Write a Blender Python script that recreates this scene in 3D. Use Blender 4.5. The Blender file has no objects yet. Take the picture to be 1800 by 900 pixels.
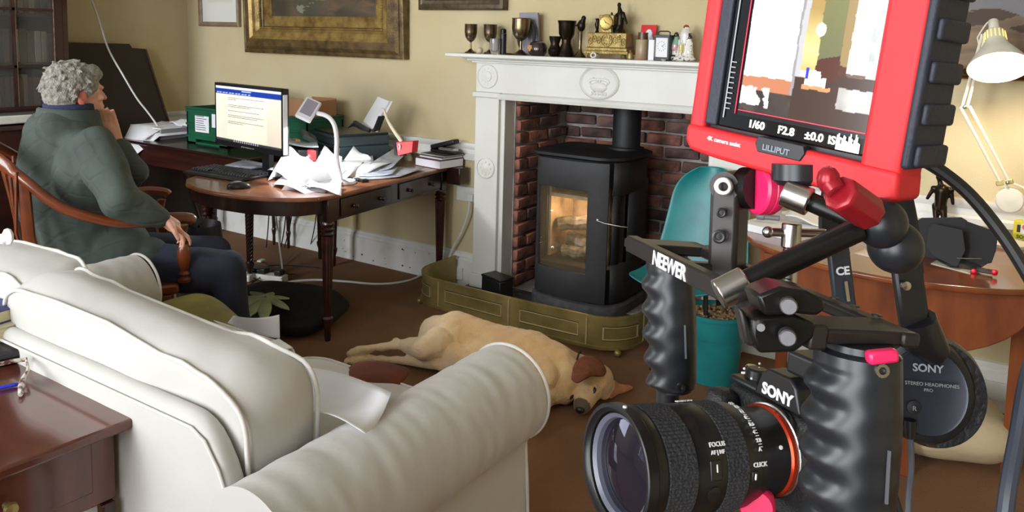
import bpy, bmesh, math, random
import numpy as np
from mathutils import Vector, Matrix, noise as mnoise
random.seed(7); rng = np.random.default_rng(5)
SC = bpy.context.scene; COL = SC.collection
V = Vector
# ---------------- camera ----------------
CAMR = [(0.8367, -0.0822, 0.5414), (0.5469, 0.0792, -0.8335), (0.0256, 0.9935, 0.1114)]
CAM = V((0, -3.825, 1.5)); FPX = 1400.0
cd = bpy.data.cameras.new('camera'); cam = bpy.data.objects.new('camera', cd); COL.objects.link(cam)
RM = Matrix(CAMR); q = RM.to_quaternion(); RM = q.to_matrix()
cam.matrix_world = Matrix.Translation(CAM) @ RM.to_4x4()
cd.sensor_fit = 'HORIZONTAL'; cd.sensor_width = 36.0; cd.lens = 36.0 * FPX / 1800
cd.shift_y = -(450 - 225) / 1800.0; cd.clip_start = 0.02
SC.camera = cam
# ---------------- light ----------------
w = bpy.data.worlds.new('sky'); SC.world = w; w.use_nodes = True
w.node_tree.nodes['Background'].inputs[0].default_value = (0.80, 0.88, 1.0, 1)
w.node_tree.nodes['Background'].inputs[1].default_value = 0.7
def area(name, loc, target, sx, sy, power, col):
    l = bpy.data.lights.new(name, 'AREA'); l.shape = 'RECTANGLE'; l.size = sx; l.size_y = sy; l.energy = power; l.color = col
    o = bpy.data.objects.new(name, l); COL.objects.link(o); o.location = loc
    o.rotation_euler = (V(target) - V(loc)).to_track_quat('-Z', 'Y').to_euler(); return o
DAY = (0.93, 0.97, 1.0)
WIN = [(-4.6, -3.3), (-2.6, -1.3), (-0.6, 0.7)]
for i, (a, b) in enumerate(WIN):
    area('window_daylight', ((a + b) / 2, -8.8, 2.2), ((a + b) / 2, -1, 1.3), 3.2, 4.4, [690, 690, 340][i], DAY)
area('side_window_daylight', (-5.62, -3.5, 1.75), (0, -3.3, 1.1), 1.3, 2.1, 50, DAY)
SC.view_settings.view_transform = 'Standard'; SC.view_settings.look = 'None'
SC.view_settings.exposure = 0.05; SC.view_settings.gamma = 1.0
# ---------------- materials ----------------
def lin(c):
    c = c / 255.0
    return c / 12.92 if c <= 0.04045 else ((c + 0.055) / 1.055) ** 2.4
def S(r, g, b): return (lin(r), lin(g), lin(b), 1)
MC = {}
def mat(key, rgb=None, rough=0.6, metal=0.0, rgb2=None, nscale=8.0, amount=0.5, bump=0.0, bscale=60.0, emis=0.0, vcol=False,
        trans=0.0, rand=0.0, stretch=None, coat=0.0, sheen=0.0, alpha=1.0, detail=4.0, hi=0.7, lo=0.3, tint=None):
    if key in MC: return MC[key]
    m = bpy.data.materials.new(key); m.use_nodes = True; nt = m.node_tree; N = nt.nodes; L = nt.links
    b = N['Principled BSDF']; b.inputs['Roughness'].default_value = rough; b.inputs['Metallic'].default_value = metal
    if coat: b.inputs['Coat Weight'].default_value = coat; b.inputs['Coat Roughness'].default_value = 0.1
    if sheen: b.inputs['Sheen Weight'].default_value = sheen
    if trans: b.inputs['Transmission Weight'].default_value = trans
    if alpha < 1: b.inputs['Alpha'].default_value = alpha
    tc = N.new('ShaderNodeTexCoord'); src = tc.outputs['Object']
    if stretch:
        mp = N.new('ShaderNodeMapping'); mp.inputs['Scale'].default_value = stretch; L.new(src, mp.inputs[0]); src = mp.outputs[0]
    if vcol:
        at = N.new('ShaderNodeAttribute'); at.attribute_name = 'Col'; col = at.outputs['Color']
    else:
        c1 = S(*rgb); c2 = S(*rgb2) if rgb2 else tuple(x * 0.86 for x in c1[:3]) + (1,)
        nz = N.new('ShaderNodeTexNoise'); nz.inputs['Scale'].default_value = nscale; nz.inputs['Detail'].default_value = detail
        L.new(src, nz.inputs['Vector'])
        rp = N.new('ShaderNodeMapRange'); rp.inputs[1].default_value = lo; rp.inputs[2].default_value = hi; rp.inputs[4].default_value = amount * 2 if amount < .5 else 1
        L.new(nz.outputs[0], rp.inputs[0])
        mx = N.new('ShaderNodeMix'); mx.data_type = 'RGBA'; mx.inputs[6].default_value = c1; mx.inputs[7].default_value = c2
        L.new(rp.outputs[0], mx.inputs[0]); col = mx.outputs[2]
        if rand:
            oi = N.new('ShaderNodeObjectInfo'); hs = N.new('ShaderNodeHueSaturation')
            mr = N.new('ShaderNodeMapRange'); mr.inputs[3].default_value = 1 - rand; mr.inputs[4].default_value = 1 + rand
            L.new(oi.outputs['Random'], mr.inputs[0]); L.new(mr.outputs[0], hs.inputs['Value']); L.new(col, hs.inputs['Color']); col = hs.outputs[0]
    L.new(col, b.inputs['Base Color'])
    if emis:
        L.new(col, b.inputs['Emission Color']); b.inputs['Emission Strength'].default_value = emis
    if bump:
        n2 = N.new('ShaderNodeTexNoise'); n2.inputs['Scale'].default_value = bscale; n2.inputs['Detail'].default_value = 3; L.new(src, n2.inputs['Vector'])
        bp = N.new('ShaderNodeBump'); bp.inputs['Strength'].default_value = bump; bp.inputs['Distance'].default_value = 0.01
        L.new(n2.outputs[0], bp.inputs['Height']); L.new(bp.outputs[0], b.inputs['Normal'])
    MC[key] = m; return m
# ---------------- mesh builder ----------------
def at(px, py, d): return CAM + RM @ V(((px - 900) / FPX * d, -(py - 225) / FPX * d, -d))
def on(axis, val, px, py):
    r = RM @ V(((px - 900) / FPX, -(py - 225) / FPX, -1)); i = 'XYZ'.index(axis)
    return CAM + r * ((val - CAM[i]) / r[i])
def frame(z, x=None):
    z = V(z).normalized(); x = V(x) if x is not None else (V((1, 0, 0)) if abs(z.x) < .9 else V((0, 1, 0)))
    x = (x - z * x.dot(z)).normalized(); y = z.cross(x); return x, y, z
class MB:
    def __init__(s): s.v = []; s.f = []; s.m = []; s.k = 0
    def add(s, vs, fs):
        o = len(s.v); s.v += [V(a) for a in vs]; s.f += [tuple(i + o for i in f) for f in fs]; s.m += [s.k] * len(fs); return s
    def box(s, c, size, ax=None, tp=1.0):
        ax = ax or (V((1, 0, 0)), V((0, 1, 0)), V((0, 0, 1))); c = V(c); a, b, h = [x / 2 for x in size]; vs = []
        for k in (-1, 1):
            t = tp if k == 1 else 1
            for i, j in ((-1, -1), (1, -1), (1, 1), (-1, 1)): vs.append(c + ax[0] * i * a * t + ax[1] * j * b * t + ax[2] * k * h)
        return s.add(vs, [(3, 2, 1, 0), (4, 5, 6, 7), (0, 1, 5, 4), (1, 2, 6, 5), (2, 3, 7, 6), (3, 0, 4, 7)])
    def bx(s, x0, x1, y0, y1, z0, z1): return s.box(((x0 + x1) / 2, (y0 + y1) / 2, (z0 + z1) / 2), (x1 - x0, y1 - y0, z1 - z0))
    def loft(s, rings, caps=True, closed=True, loop=False):
        n = len(rings[0]); o = len(s.v); fs = []
        R = len(rings)
        for r in range(R if loop else R - 1):
            for i in range(n if closed else n - 1):
                j = (i + 1) % n; r2 = (r + 1) % R
                fs.append((r * n + i, r * n + j, r2 * n + j, r2 * n + i))
        if caps and not loop: fs += [tuple(range(n))[::-1], tuple((R - 1) * n + i for i in range(n))]
        return s.add([p for r in rings for p in r], fs)
    def lathe(s, base, axis, prof, n=24, x=None, caps=True, sx=1, sy=1):
        x, y, z = frame(axis, x); b = V(base)
        return s.loft([[b + z * h + x * (math.cos(2 * math.pi * i / n) * r * sx) + y * (math.sin(2 * math.pi * i / n) * r * sy) for i in range(n)] for r, h in prof], caps)
    def cyl(s, p0, p1, r0, r1=None, n=16):
        p0, p1 = V(p0), V(p1); r1 = r0 if r1 is None else r1
        return s.lathe(p0, p1 - p0, [(r0, 0), (r1, (p1 - p0).length)], n)
    def tube(s, pts, r, n=8, loop=False, flat=None):
        pts = [V(p) for p in pts]; N = len(pts); rings = []; up = None
        for i, p in enumerate(pts):
            a = pts[(i - 1) % N] if (loop or i > 0) else p; c = pts[(i + 1) % N] if (loop or i < N - 1) else p
            t = (c - a).normalized()
            if up is None: x, y, z = frame(t, flat)
            else: x, y, z = frame(t, up)
            up = x; rr = r[min(len(r) - 1, int(i * len(r) / N))] if isinstance(r, list) else r
            k = 1 if not isinstance(rr, tuple) else 0
            ra, rb = (rr, rr) if k else rr
            rings.append([p + x * math.cos(2 * math.pi * j / n) * ra + y * math.sin(2 * math.pi * j / n) * rb for j in range(n)])
        return s.loft(rings, not loop, True, loop)
    def ball(s, c, r, ax=None, n=16):
        r = (r, r, r) if not isinstance(r, (tuple, list)) else r; ax = ax or (V((1, 0, 0)), V((0, 1, 0)), V((0, 0, 1))); c = V(c); h = n // 2; vs = [c - ax[2] * r[2]]
        for k in range(1, h):
            t = math.pi * k / h
            for i in range(n): a = 2 * math.pi * i / n; vs.append(c + ax[0] * (r[0] * math.sin(t) * math.cos(a)) + ax[1] * (r[1] * math.sin(t) * math.sin(a)) - ax[2] * (r[2] * math.cos(t)))
        vs.append(c + ax[2] * r[2]); fs = [(0, 1 + (i + 1) % n, 1 + i) for i in range(n)]
        for k in range(h - 2):
            for i in range(n): fs.append((1 + k * n + i, 1 + k * n + (i + 1) % n, 1 + (k + 1) * n + (i + 1) % n, 1 + (k + 1) * n + i))
        L = len(vs) - 1; fs += [(L, L - n + i, L - n + (i + 1) % n) for i in range(n)]
        return s.add(vs, fs)
    def grid(s, nu, nv, fn):
        vs = [fn(i / nu, j / nv) for j in range(nv + 1) for i in range(nu + 1)]
        return s.add(vs, [(j * (nu + 1) + i, j * (nu + 1) + i + 1, (j + 1) * (nu + 1) + i + 1, (j + 1) * (nu + 1) + i) for j in range(nv) for i in range(nu)])
    def prism(s, pts, ext):
        pts = [V(p) for p in pts]; ext = V(ext); n = len(pts)
        return s.add(pts + [p + ext for p in pts], [tuple(range(n))[::-1], tuple(range(n, 2 * n))] + [(i, (i + 1) % n, (i + 1) % n + n, i + n) for i in range(n)])
ORG = {}
def props(o, label=None, cat=None, group=None, kind=None):
    if label: o['label'] = label
    if cat: o['category'] = cat
    if group: o['group'] = group
    if kind: o['kind'] = kind
    return o
def root(name, loc, label, cat, group=None):
    o = bpy.data.objects.new(name, None); COL.objects.link(o); o.location = loc; o.empty_display_size = .05
    ORG[o.name] = V(loc); return props(o, label, cat, group)
def finish(me, angle=35):
    bm = bmesh.new(); bm.from_mesh(me); bmesh.ops.recalc_face_normals(bm, faces=bm.faces); a = math.radians(angle)
    for f in bm.faces: f.smooth = angle > 0
    for e in bm.edges:
        if len(e.link_faces) == 2 and e.calc_face_angle(0) > a: e.smooth = False
    bm.to_mesh(me); bm.free()
def obj(name, mb, m, parent=None, org=None, angle=35, bevel=0, seg=2, sub=0, solid=0, **kw):
    if parent is not None: o_ = ORG[parent.name]
    elif org is not None: o_ = V(org)
    else:
        a = mb.v; o_ = V(((min(p.x for p in a) + max(p.x for p in a)) / 2, (min(p.y for p in a) + max(p.y for p in a)) / 2, min(p.z for p in a)))
    me = bpy.data.meshes.new(name); me.from_pydata([p - o_ for p in mb.v], [], mb.f)
    ms = m if isinstance(m, (list, tuple)) else [m]
    for x in ms: me.materials.append(x)
    if len(ms) > 1: me.polygons.foreach_set('material_index', mb.m)
    finish(me, angle)
    o = bpy.data.objects.new(name, me); COL.objects.link(o)
    if parent is None: o.location = o_
    else: o.parent = parent
    ORG[o.name] = o_
    if solid: md = o.modifiers.new('s', 'SOLIDIFY'); md.thickness = solid; md.offset = 0
    if bevel: md = o.modifiers.new('b', 'BEVEL'); md.width = bevel; md.segments = seg; md.limit_method = 'ANGLE'; md.angle_limit = .6; md.harden_normals = False
    if sub: md = o.modifiers.new('u', 'SUBSURF'); md.levels = sub; md.render_levels = sub
    return props(o, **kw)
def box(name, x0, x1, y0, y1, z0, z1, m, parent=None, **kw): return obj(name, MB().bx(x0, x1, y0, y1, z0, z1), m, parent, **kw)
def blob(name, shapes, m, parent=None, voxel=.008, smooth=4, paint=None, org=None, fuzz=0, **kw):
    """one continuous skin around many tapered limbs; shapes: ('c',p0,p1,r0,r1) limbs, ('e',c,(rx,ry,rz),axes) masses"""
    mb = MB()
    for s_ in shapes:
        if s_[0] == 'c':
            _, a, b, r0, r1 = s_; a, b = V(a), V(b); n = 16
            mb.cyl(a, b, r0, r1, n); mb.ball(a, r0, n=n); mb.ball(b, r1, n=n)
        else: mb.ball(s_[1], s_[2], s_[3] if len(s_) > 3 else None, n=20)
    o_ = ORG[parent.name] if parent is not None else (V(org) if org is not None else V((0, 0, 0)))
    me = bpy.data.meshes.new(name + '_t'); me.from_pydata([p - o_ for p in mb.v], [], mb.f); finish(me)
    t = bpy.data.objects.new('t', me); COL.objects.link(t)
    r = t.modifiers.new('r', 'REMESH'); r.mode = 'VOXEL'; r.voxel_size = voxel
    sm = t.modifiers.new('s', 'SMOOTH'); sm.iterations = smooth; sm.factor = .6
    dg = bpy.context.evaluated_depsgraph_get(); me2 = bpy.data.meshes.new_from_object(t.evaluated_get(dg))
    bpy.data.objects.remove(t); bpy.data.meshes.remove(me); me2.name = name
    me2.materials.clear(); me2.materials.append(m)
    n = len(me2.vertices); co = np.empty(n * 3, 'f'); me2.vertices.foreach_get('co', co); co = co.reshape(-1, 3)
    if fuzz:
        nn = np.empty(n * 3, 'f'); me2.vertices.foreach_get('normal', nn); nn = nn.reshape(-1, 3)
        amp, sc = fuzz if isinstance(fuzz, tuple) else (fuzz, 60)
        d = np.array([mnoise.noise(V(p) * sc) for p in co]); co = co + nn * (d * amp)[:, None]; me2.vertices.foreach_set('co', co.astype('f').ravel())
    if paint is not None:
        ca = me2.color_attributes.new('Col', 'FLOAT_COLOR', 'POINT'); W = co + np.array(o_)
        ca.data.foreach_set('color', np.array([paint(V(p)) for p in W], 'f').ravel())
    me2.polygons.foreach_set('use_smooth', [True] * len(me2.polygons)); me2.update()
    o = bpy.data.objects.new(name, me2); COL.objects.link(o)
    if parent is None: o.location = o_
    else: o.parent = parent
    ORG[o.name] = o_
    return props(o, **kw)
def canvas(name, O, U, W, nx, ny, fn, m, parent=None, **kw):
    """flat painted / displayed picture: fn(u, v) -> sRGB 0-255, v up"""
    O, U, W = V(O), V(U), V(W); mb = MB(); mb.grid(nx, ny, lambda u, v: O + U * u + W * v)
    o = obj(name, mb, m, parent, angle=0, **kw); me = o.data
    ca = me.color_attributes.new('Col', 'FLOAT_COLOR', 'POINT'); cols = []
    for j in range(ny + 1):
        for i in range(nx + 1): cols += list(S(*[min(255, max(0, c)) for c in fn(i / nx, j / ny)]))
    ca.data.foreach_set('color', cols); return o
def text(name, s, O, right, up, size, m, parent, ext=.0004, bold=0, align='LEFT', **kw):
    cu = bpy.data.curves.new(name, 'FONT'); cu.body = s; cu.size = size; cu.extrude = ext; cu.offset = bold; cu.align_x = align; cu.resolution_u = 3
    t = bpy.data.objects.new('t', cu); COL.objects.link(t)
    me = bpy.data.meshes.new_from_object(t.evaluated_get(bpy.context.evaluated_depsgraph_get()))
    bpy.data.objects.remove(t); r = V(right).normalized(); u = (V(up) - r * V(up).dot(r)).normalized(); n = r.cross(u)
    o_ = ORG[parent.name] if parent is not None else V(O)
    for v in me.vertices: v.co = V(O) - o_ + r * v.co.x + u * v.co.y + n * v.co.z
    me.materials.clear(); me.materials.append(m); me.name = name
    o = bpy.data.objects.new(name, me); COL.objects.link(o)
    if parent is None: o.location = o_
    else: o.parent = parent
    ORG[o.name] = o_
    return props(o, **kw)
def lerp(a, b, t): return a + (b - a) * t
def smooth_path(pts, k=6):
    pts = [V(p) for p in pts]; out = []; P = [pts[0] * 2 - pts[1]] + pts + [pts[-1] * 2 - pts[-2]]
    for i in range(1, len(P) - 2):
        a, b, c, d = P[i - 1:i + 3]
        for j in range(k):
            t = j / k; out.append(.5 * ((2 * b) + (c - a) * t + (2 * a - 5 * b + 4 * c - d) * t * t + (3 * b - a - 3 * c + d) * t ** 3))
    return out + [pts[-1]]
WHITEP = mat('white_paint', (222, 222, 217), .45, nscale=3, rgb2=(204, 203, 194), amount=.4, bump=.1, bscale=20)
SKIRT = mat('chipped_white_paint', (226, 226, 222), .5, nscale=10, rgb2=(210, 208, 202), hi=.8, lo=.5)
CREAM = mat('cream_wall', (206, 194, 160), .85, rgb2=(190, 172, 130), nscale=1.3, amount=.5, bump=.15, bscale=120, detail=6)
MAHOG = mat('dark_mahogany', (62, 28, 22), .28, rgb2=(34, 15, 12), nscale=3, stretch=(1, 1, 7), coat=.4)
DMAHOG = mat('very_dark_mahogany', (46, 22, 18), .3, rgb2=(26, 12, 10), nscale=4, coat=.4)
BLACKPL = mat('black_plastic', (26, 27, 29), .4, nscale=40)
SATIN = mat('satin_black_metal', (22, 21, 21), .32, metal=.4, nscale=30)
STEEL = mat('brushed_steel', (190, 186, 182), .25, metal=1, nscale=50)
BRASS = mat('aged_brass', (176, 158, 100), .36, metal=.55, rgb2=(118, 106, 62), nscale=6, bump=.05, bscale=40, detail=6)
PAPER = mat('white_paper', (236, 236, 240), .8, nscale=5, rgb2=(226, 226, 232))
SLIP = mat('cream_slipcover_cotton', (192, 189, 184), .9, rgb2=(184, 181, 175), nscale=4, bump=.25, bscale=14, sheen=.2)
PIPING = mat('slipcover_piping', (214, 210, 204), .85, nscale=20)
INK = mat('print_ink', (60, 60, 66), .7, nscale=50)
WHITEINK = mat('white_print', (225, 225, 225), .6, nscale=50)
BRONZE = mat('dark_bronze', (52, 42, 32), .3, metal=.8, rgb2=(30, 24, 18), nscale=15)
SILVER = mat('tarnished_silver', (140, 124, 98), .25, metal=.9, rgb2=(88, 74, 56), nscale=9)
TEAL = mat('teal_plastic', (32, 134, 138), .38, rgb2=(26, 116, 122), nscale=10)
CARPET = mat('brown_carpet', (136, 96, 64), .95, rgb2=(112, 78, 50), nscale=2.2, bump=.5, bscale=260, detail=8)
GILT = mat('antique_gilt', (176, 148, 86), .38, metal=.4, rgb2=(112, 86, 46), nscale=14, bump=.25, bscale=90, detail=7)
DARKGILT = mat('dark_worn_gilt', (124, 102, 62), .42, metal=.35, rgb2=(72, 54, 34), nscale=16, bump=.3, bscale=110, detail=7)
def wallface(name, O, U, W, m, t, holes=()): pass
# ---------------- room ----------------
XL, XR, YF, ZC = -5.5, 1.9, -5.6, 3.0
box('floor', XL, XR, YF, 0.0, -.08, 0, CARPET, kind='structure')
box('ceiling', XL - .15, XR + .15, YF - .15, .15, ZC, ZC + .1, WHITEP, kind='structure')
OX0, OX1, OZ = -2.47, -1.28, 1.19
mb = MB(); mb.bx(XL - .15, OX0, 0, .15, -.08, ZC); mb.bx(OX1, XR + .15, 0, .15, -.08, ZC); mb.bx(OX0, OX1, 0, .15, OZ, ZC)
obj('wall_back', mb, CREAM, kind='structure')
mb = MB(); mb.bx(XL - .15, XL, -2.85, 0, -.08, ZC); mb.bx(XL - .15, XL, YF, -4.15, -.08, ZC); mb.bx(XL - .15, XL, -4.15, -2.85, -.08, .7); mb.bx(XL - .15, XL, -4.15, -2.85, 2.8, ZC)
obj('wall_left', mb, CREAM, kind='structure')
box('wall_right', XR, XR + .15, YF, 0, -.08, ZC, CREAM, kind='structure')
mb = MB(); xs = [XL - .15] + [e for a in WIN for e in a] + [XR + .15]
for i in range(0, len(xs), 2): mb.bx(xs[i], xs[i + 1], YF - .15, YF, -.08, ZC)
for a, b in WIN: mb.bx(a, b, YF - .15, YF, -.08, .7); mb.bx(a, b, YF - .15, YF, 2.8, ZC)
obj('wall_front', mb, CREAM, kind='structure')
for i, (a, b) in enumerate(WIN):
    mb = MB()
    for x in (a, b - .05): mb.bx(x, x + .05, YF - .12, YF - .04, .7, 2.8)
    for z in (.7, 1.72, 2.75): mb.bx(a, b, YF - .12, YF - .04, z, z + .05)
    mb.bx((a + b) / 2 - .012, (a + b) / 2 + .012, YF - .1, YF - .06, .7, 2.8)
    obj('window_%d' % (i + 1), mb, WHITEP, kind='structure')
mb = MB()
for y in (-4.15, -2.9): mb.bx(XL - .12, XL - .04, y, y + .05, .7, 2.8)
for z in (.7, 1.72, 2.75): mb.bx(XL - .12, XL - .04, -4.15, -2.85, z, z + .05)
obj('window_4', mb, WHITEP, kind='structure')
def skirt(name, x0, x1, wall='back'):
    prof = [(0, 0), (.03, 0), (.03, .16), (.022, .168), (.022, .178), (.012, .19), (.012, .2), (0, .205)]
    mb = MB()
    if wall == 'back': mb.prism([V((x0, -a, b)) for a, b in prof], (x1 - x0, 0, 0))
    else: mb.prism([V((XL + a, x0, b)) for a, b in prof], (0, x1 - x0, 0))
    return obj(name, mb, SKIRT, kind='structure')
skirt('baseboard_back', XL, -2.66); skirt('baseboard_back_right', -1.09, XR); skirt('baseboard_left', -1.0, 0, 'left')
def dado(name, x0, x1, wall='back'):
    prof = [(0, .775), (.02, .775), (.02, .80), (.012, .81), (.012, .838), (.022, .85), (.03, .866), (.03, .876), (0, .88)]
    mb = MB()
    if wall == 'back': mb.prism([V((x0, -a, b)) for a, b in prof], (x1 - x0, 0, 0))
    else: mb.prism([V((XL + a, x0, b)) for a, b in prof], (0, x1 - x0, 0))
    return obj(name, mb, SKIRT, kind='structure')
dado('trim_1', XL, -2.67); dado('trim_2', -1.08, XR); dado('trim_3', -1.0, 0, 'left')
# paint chips on the skirting: bare dark patches, thin flakes missing
mb = MB(); CHIP = mat('bare_wood_chip', (70, 60, 52), .9)
for i in range(16):
    x = random.uniform(-3.85, -2.85); z = random.uniform(.02, .07) if i < 11 else random.uniform(.12, .17); r = random.uniform(.003, .009)
    mb.lathe((x, -.0301, z), (0, -1, 0), [(r, 0), (r * .8, .0006)], 7, sy=.7)
obj('paint_chip', mb, CHIP, bpy.data.objects['baseboard_back'], kind='stuff')
# ---------------- fireplace recess ----------------
SOOT = mat('sooty_mortar', (196, 188, 182), .95, rgb2=(96, 86, 82), nscale=6, bump=.8, bscale=40, detail=7)
mb = MB(); D_ = .62
mb.bx(OX0 - .1, OX0 - .03, .15, D_, -.08, 1.6); mb.bx(OX1 + .03, OX1 + .1, .15, D_, -.08, 1.6); mb.bx(OX0 - .1, OX1 + .1, D_ + .03, D_ + .1, -.08, 1.6)
mb.bx(OX0 - .1, OX1 + .1, .15, D_ + .1, 1.6, 1.65); mb.bx(OX0 - .03, OX0 + .0, .0, .15, .0, OZ); mb.bx(OX0 - .03, OX0 + .008, .0, D_, .0, OZ); mb.bx(OX1 - .008, OX1 + .03, .0, D_, .0, OZ); mb.bx(OX0 - .03, OX0 + .008, .15, D_, OZ, 1.6); mb.bx(OX1 - .008, OX1 + .03, .15, D_, OZ, 1.6); mb.bx(OX0, OX1, .0, D_, 0, .05); mb.bx(OX0, OX1, D_ - .012, D_ + .03, 0, 1.6)
recess = obj('wall_recess', mb, SOOT, kind='structure')
BRK = mat('red_brick', (182, 118, 100), .92, rgb2=(104, 76, 68), nscale=9, bump=.6, bscale=50, detail=7, rand=.35, hi=.62, lo=.38)
BRKD = mat('sooty_brick', (142, 106, 98), .95, rgb2=(78, 64, 62), nscale=8, bump=.7, bscale=45, detail=7, rand=.45, hi=.62, lo=.36)
bm_ = []
for k in range(6):
    r = random.Random(k)
    for full in (1, 0):
        L = .208 if full else .098; b = MB().box((0, 0, 0), (L, .03, .061)); nv = []
        for p in b.v: nv.append(p + V((r.uniform(-.006, .006), r.uniform(-.005, .004), r.uniform(-.006, .006))))
        b.v = nv; me = bpy.data.meshes.new('brick'); me.from_pydata(b.v, [], b.f); me.materials.append(BRKD if k % 2 else BRK); finish(me, 30); bm_.append(me)
def brick(full, loc, rotz, red=None):
    k = random.choice([0, 2, 4]) if red else random.choice([1, 3, 5]); me = bm_[k * 2 + (0 if full else 1)]
    o = bpy.data.objects.new('brick', me); COL.objects.link(o); o.parent = recess; o.location = V(loc) - ORG[recess.name]; o.rotation_euler = (random.uniform(-.02, .02), random.uniform(-.015, .015), rotz)
    bb = o.modifiers.new('b', 'BEVEL'); bb.width = .006; bb.segments = 1
for c in range(15):
    z = .09 + c * .0765; off = (c % 2) * .1125
    for i in range(6):
        x = OX0 + .115 + i * .225 - off
        if OX0 + .1 < x < OX1 - .09: brick(1, (x, D_ - .022, z), 0, random.random() < .4)
        elif OX0 < x < OX1 + .02: brick(0, (max(OX0 + .055, min(OX1 - .055, x + (.055 if x < -1.9 else -.055))), D_ - .022, z), 0, random.random() < .4)
    for i in range(3):
        y = .11 + i * .225 - off
        if y < .1: brick(0, (OX0 + .022, .05, z), math.pi / 2, True)
        elif y < D_ - .09: brick(1, (OX0 + .022, y, z), math.pi / 2, i == 0 or random.random() < .5)
        if c % 1 == 0 and .1 < y < D_ - .09: brick(1, (OX1 - .022, y, z), math.pi / 2, random.random() < .4)
HSTONE = mat('dark_hearth_slate', (66, 62, 62), .6, rgb2=(120, 116, 112), nscale=25, hi=.75, lo=.5, bump=.3, bscale=30)
hr = box('hearth', -2.7, -1.60, -.42, -.001, 0, .05, HSTONE, bevel=.006, label='low dark slate hearth slab under the wood stove', cat='hearth')
# ---------------- chimneypiece ----------------
mp = root('mantelpiece', (-1.875, -.06, 0), 'white painted wooden chimneypiece with carved oval medallion and shelf', 'mantelpiece')
mb = MB()
for sx in (-1, 1):
    a, b = (-2.66, -2.5) if sx < 0 else (-1.25, -1.09)
    m2 = MB(); m2.bx(a, b, -.12, 0, .13, 1.165); m2.bx(a - .01, b + .01, -.135, 0, .051 if sx < 0 else 0, .13)
    p_ = obj('pilaster', m2, WHITEP, mp, bevel=.003)
    m3 = MB(); xi = b if sx < 0 else a
    m3.bx(min(xi, xi + sx * -.03), max(xi, xi + sx * -.03), -.1, .0, .051 if sx < 0 else 0, OZ); obj('inner_slip', m3, WHITEP, mp, bevel=.004)
    m4 = MB(); cxp = (a + b) / 2
    m4.lathe((cxp, -.12, .76), (0, -1, 0), [(.062, 0), (.062, .005), (.056, .008), (.054, .003), (.03, .004), (.02, .008), (.0, .01)], 32)
    for q in range(8):
        an = q * math.pi / 4; m4.ball((cxp + math.cos(an) * .035, -.124, .76 + math.sin(an) * .035), (.008, .004, .008), n=8)
    obj('roundel', m4, WHITEP, mp)
    m5 = MB(); m5.bx(a - .015, b + .015, -.135, 0, 1.165, 1.195); obj('capital', m5, WHITEP, mp, bevel=.005)
    m6 = MB(); m6.lathe((cxp, -.12, 1.285), (0, -1, 0), [(.07, 0), (.07, .004), (.066, .007), (.062, .003), (.03, .003), (.028, .007), (.012, .008), (0, .012)], 36)
    for q in range(12):
        an = q * math.pi / 6; m6.ball((cxp + math.cos(an) * .044, -.122, 1.285 + math.sin(an) * .044), (.009, .004, .009), n=8)
    obj('roundel', m6, WHITEP, mp)
m2 = MB(); m2.bx(-2.66, -1.09, -.12, 0, 1.195, 1.375); m2.bx(-2.5, -1.25, -.11, 0, 1.165, 1.195); obj('frieze', m2, WHITEP, mp, bevel=.003)
m2 = MB(); m2.prism([V((-2.5, -a, b)) for a, b in [(.1, OZ - .03), (.135, OZ - .03), (.14, OZ - .015), (.13, OZ), (.1, OZ)]], (1.25, 0, 0)); obj('lintel_moulding', m2, WHITEP, mp)
m2 = MB()
for ov, z0, z1 in [(.02, 1.36, 1.372), (.04, 1.372, 1.384), (.06, 1.384, 1.392)]: m2.bx(-2.66 - ov, -1.09 + ov, -.12 - ov, 0, z0, z1)
obj('bed_moulding', m2, WHITEP, mp, bevel=.004)
SH0, SH1, SHY, SHZ = -2.80, -.94, -.235, 1.412
m2 = MB(); m2.bx(SH0, SH1, SHY, 0, 1.392, SHZ); obj('shelf', m2, WHITEP, mp, bevel=.004)
m2 = MB(); ax_ = (V((1, 0, 0)), V((0, 0, 1)), V((0, -1, 0)))
m2.lathe((-1.875, -.12, 1.285), (0, -1, 0), [(.088, 0), (.088, .006), (.082, .012), (.076, .006), (.07, .004), (0, .005)], 48, x=(1, 0, 0), sx=1.3)
m2.ball((-1.875, -.123, 1.262), (.05, .014, .028), n=20)
for t in range(14):
    an = math.pi * (t / 13); m2.ball((-1.875 + math.cos(an) * .055, -.126, 1.285 + math.sin(an) * .012 + .005), (.009, .006, .008), n=8)
for sx in (-1, 1): m2.tube([(-1.875 + sx * (.03 + .025 * math.sin(t * .9)), -.127, 1.29 + .02 * math.cos(t * .9)) for t in range(7)], .005, 6)
for t in range(9): m2.ball((-1.875 + (t - 4) * .01, -.126, 1.228 + .004 * (t % 2)), (.006, .005, .01), n=8)
obj('medallion', m2, WHITEP, mp)
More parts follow.
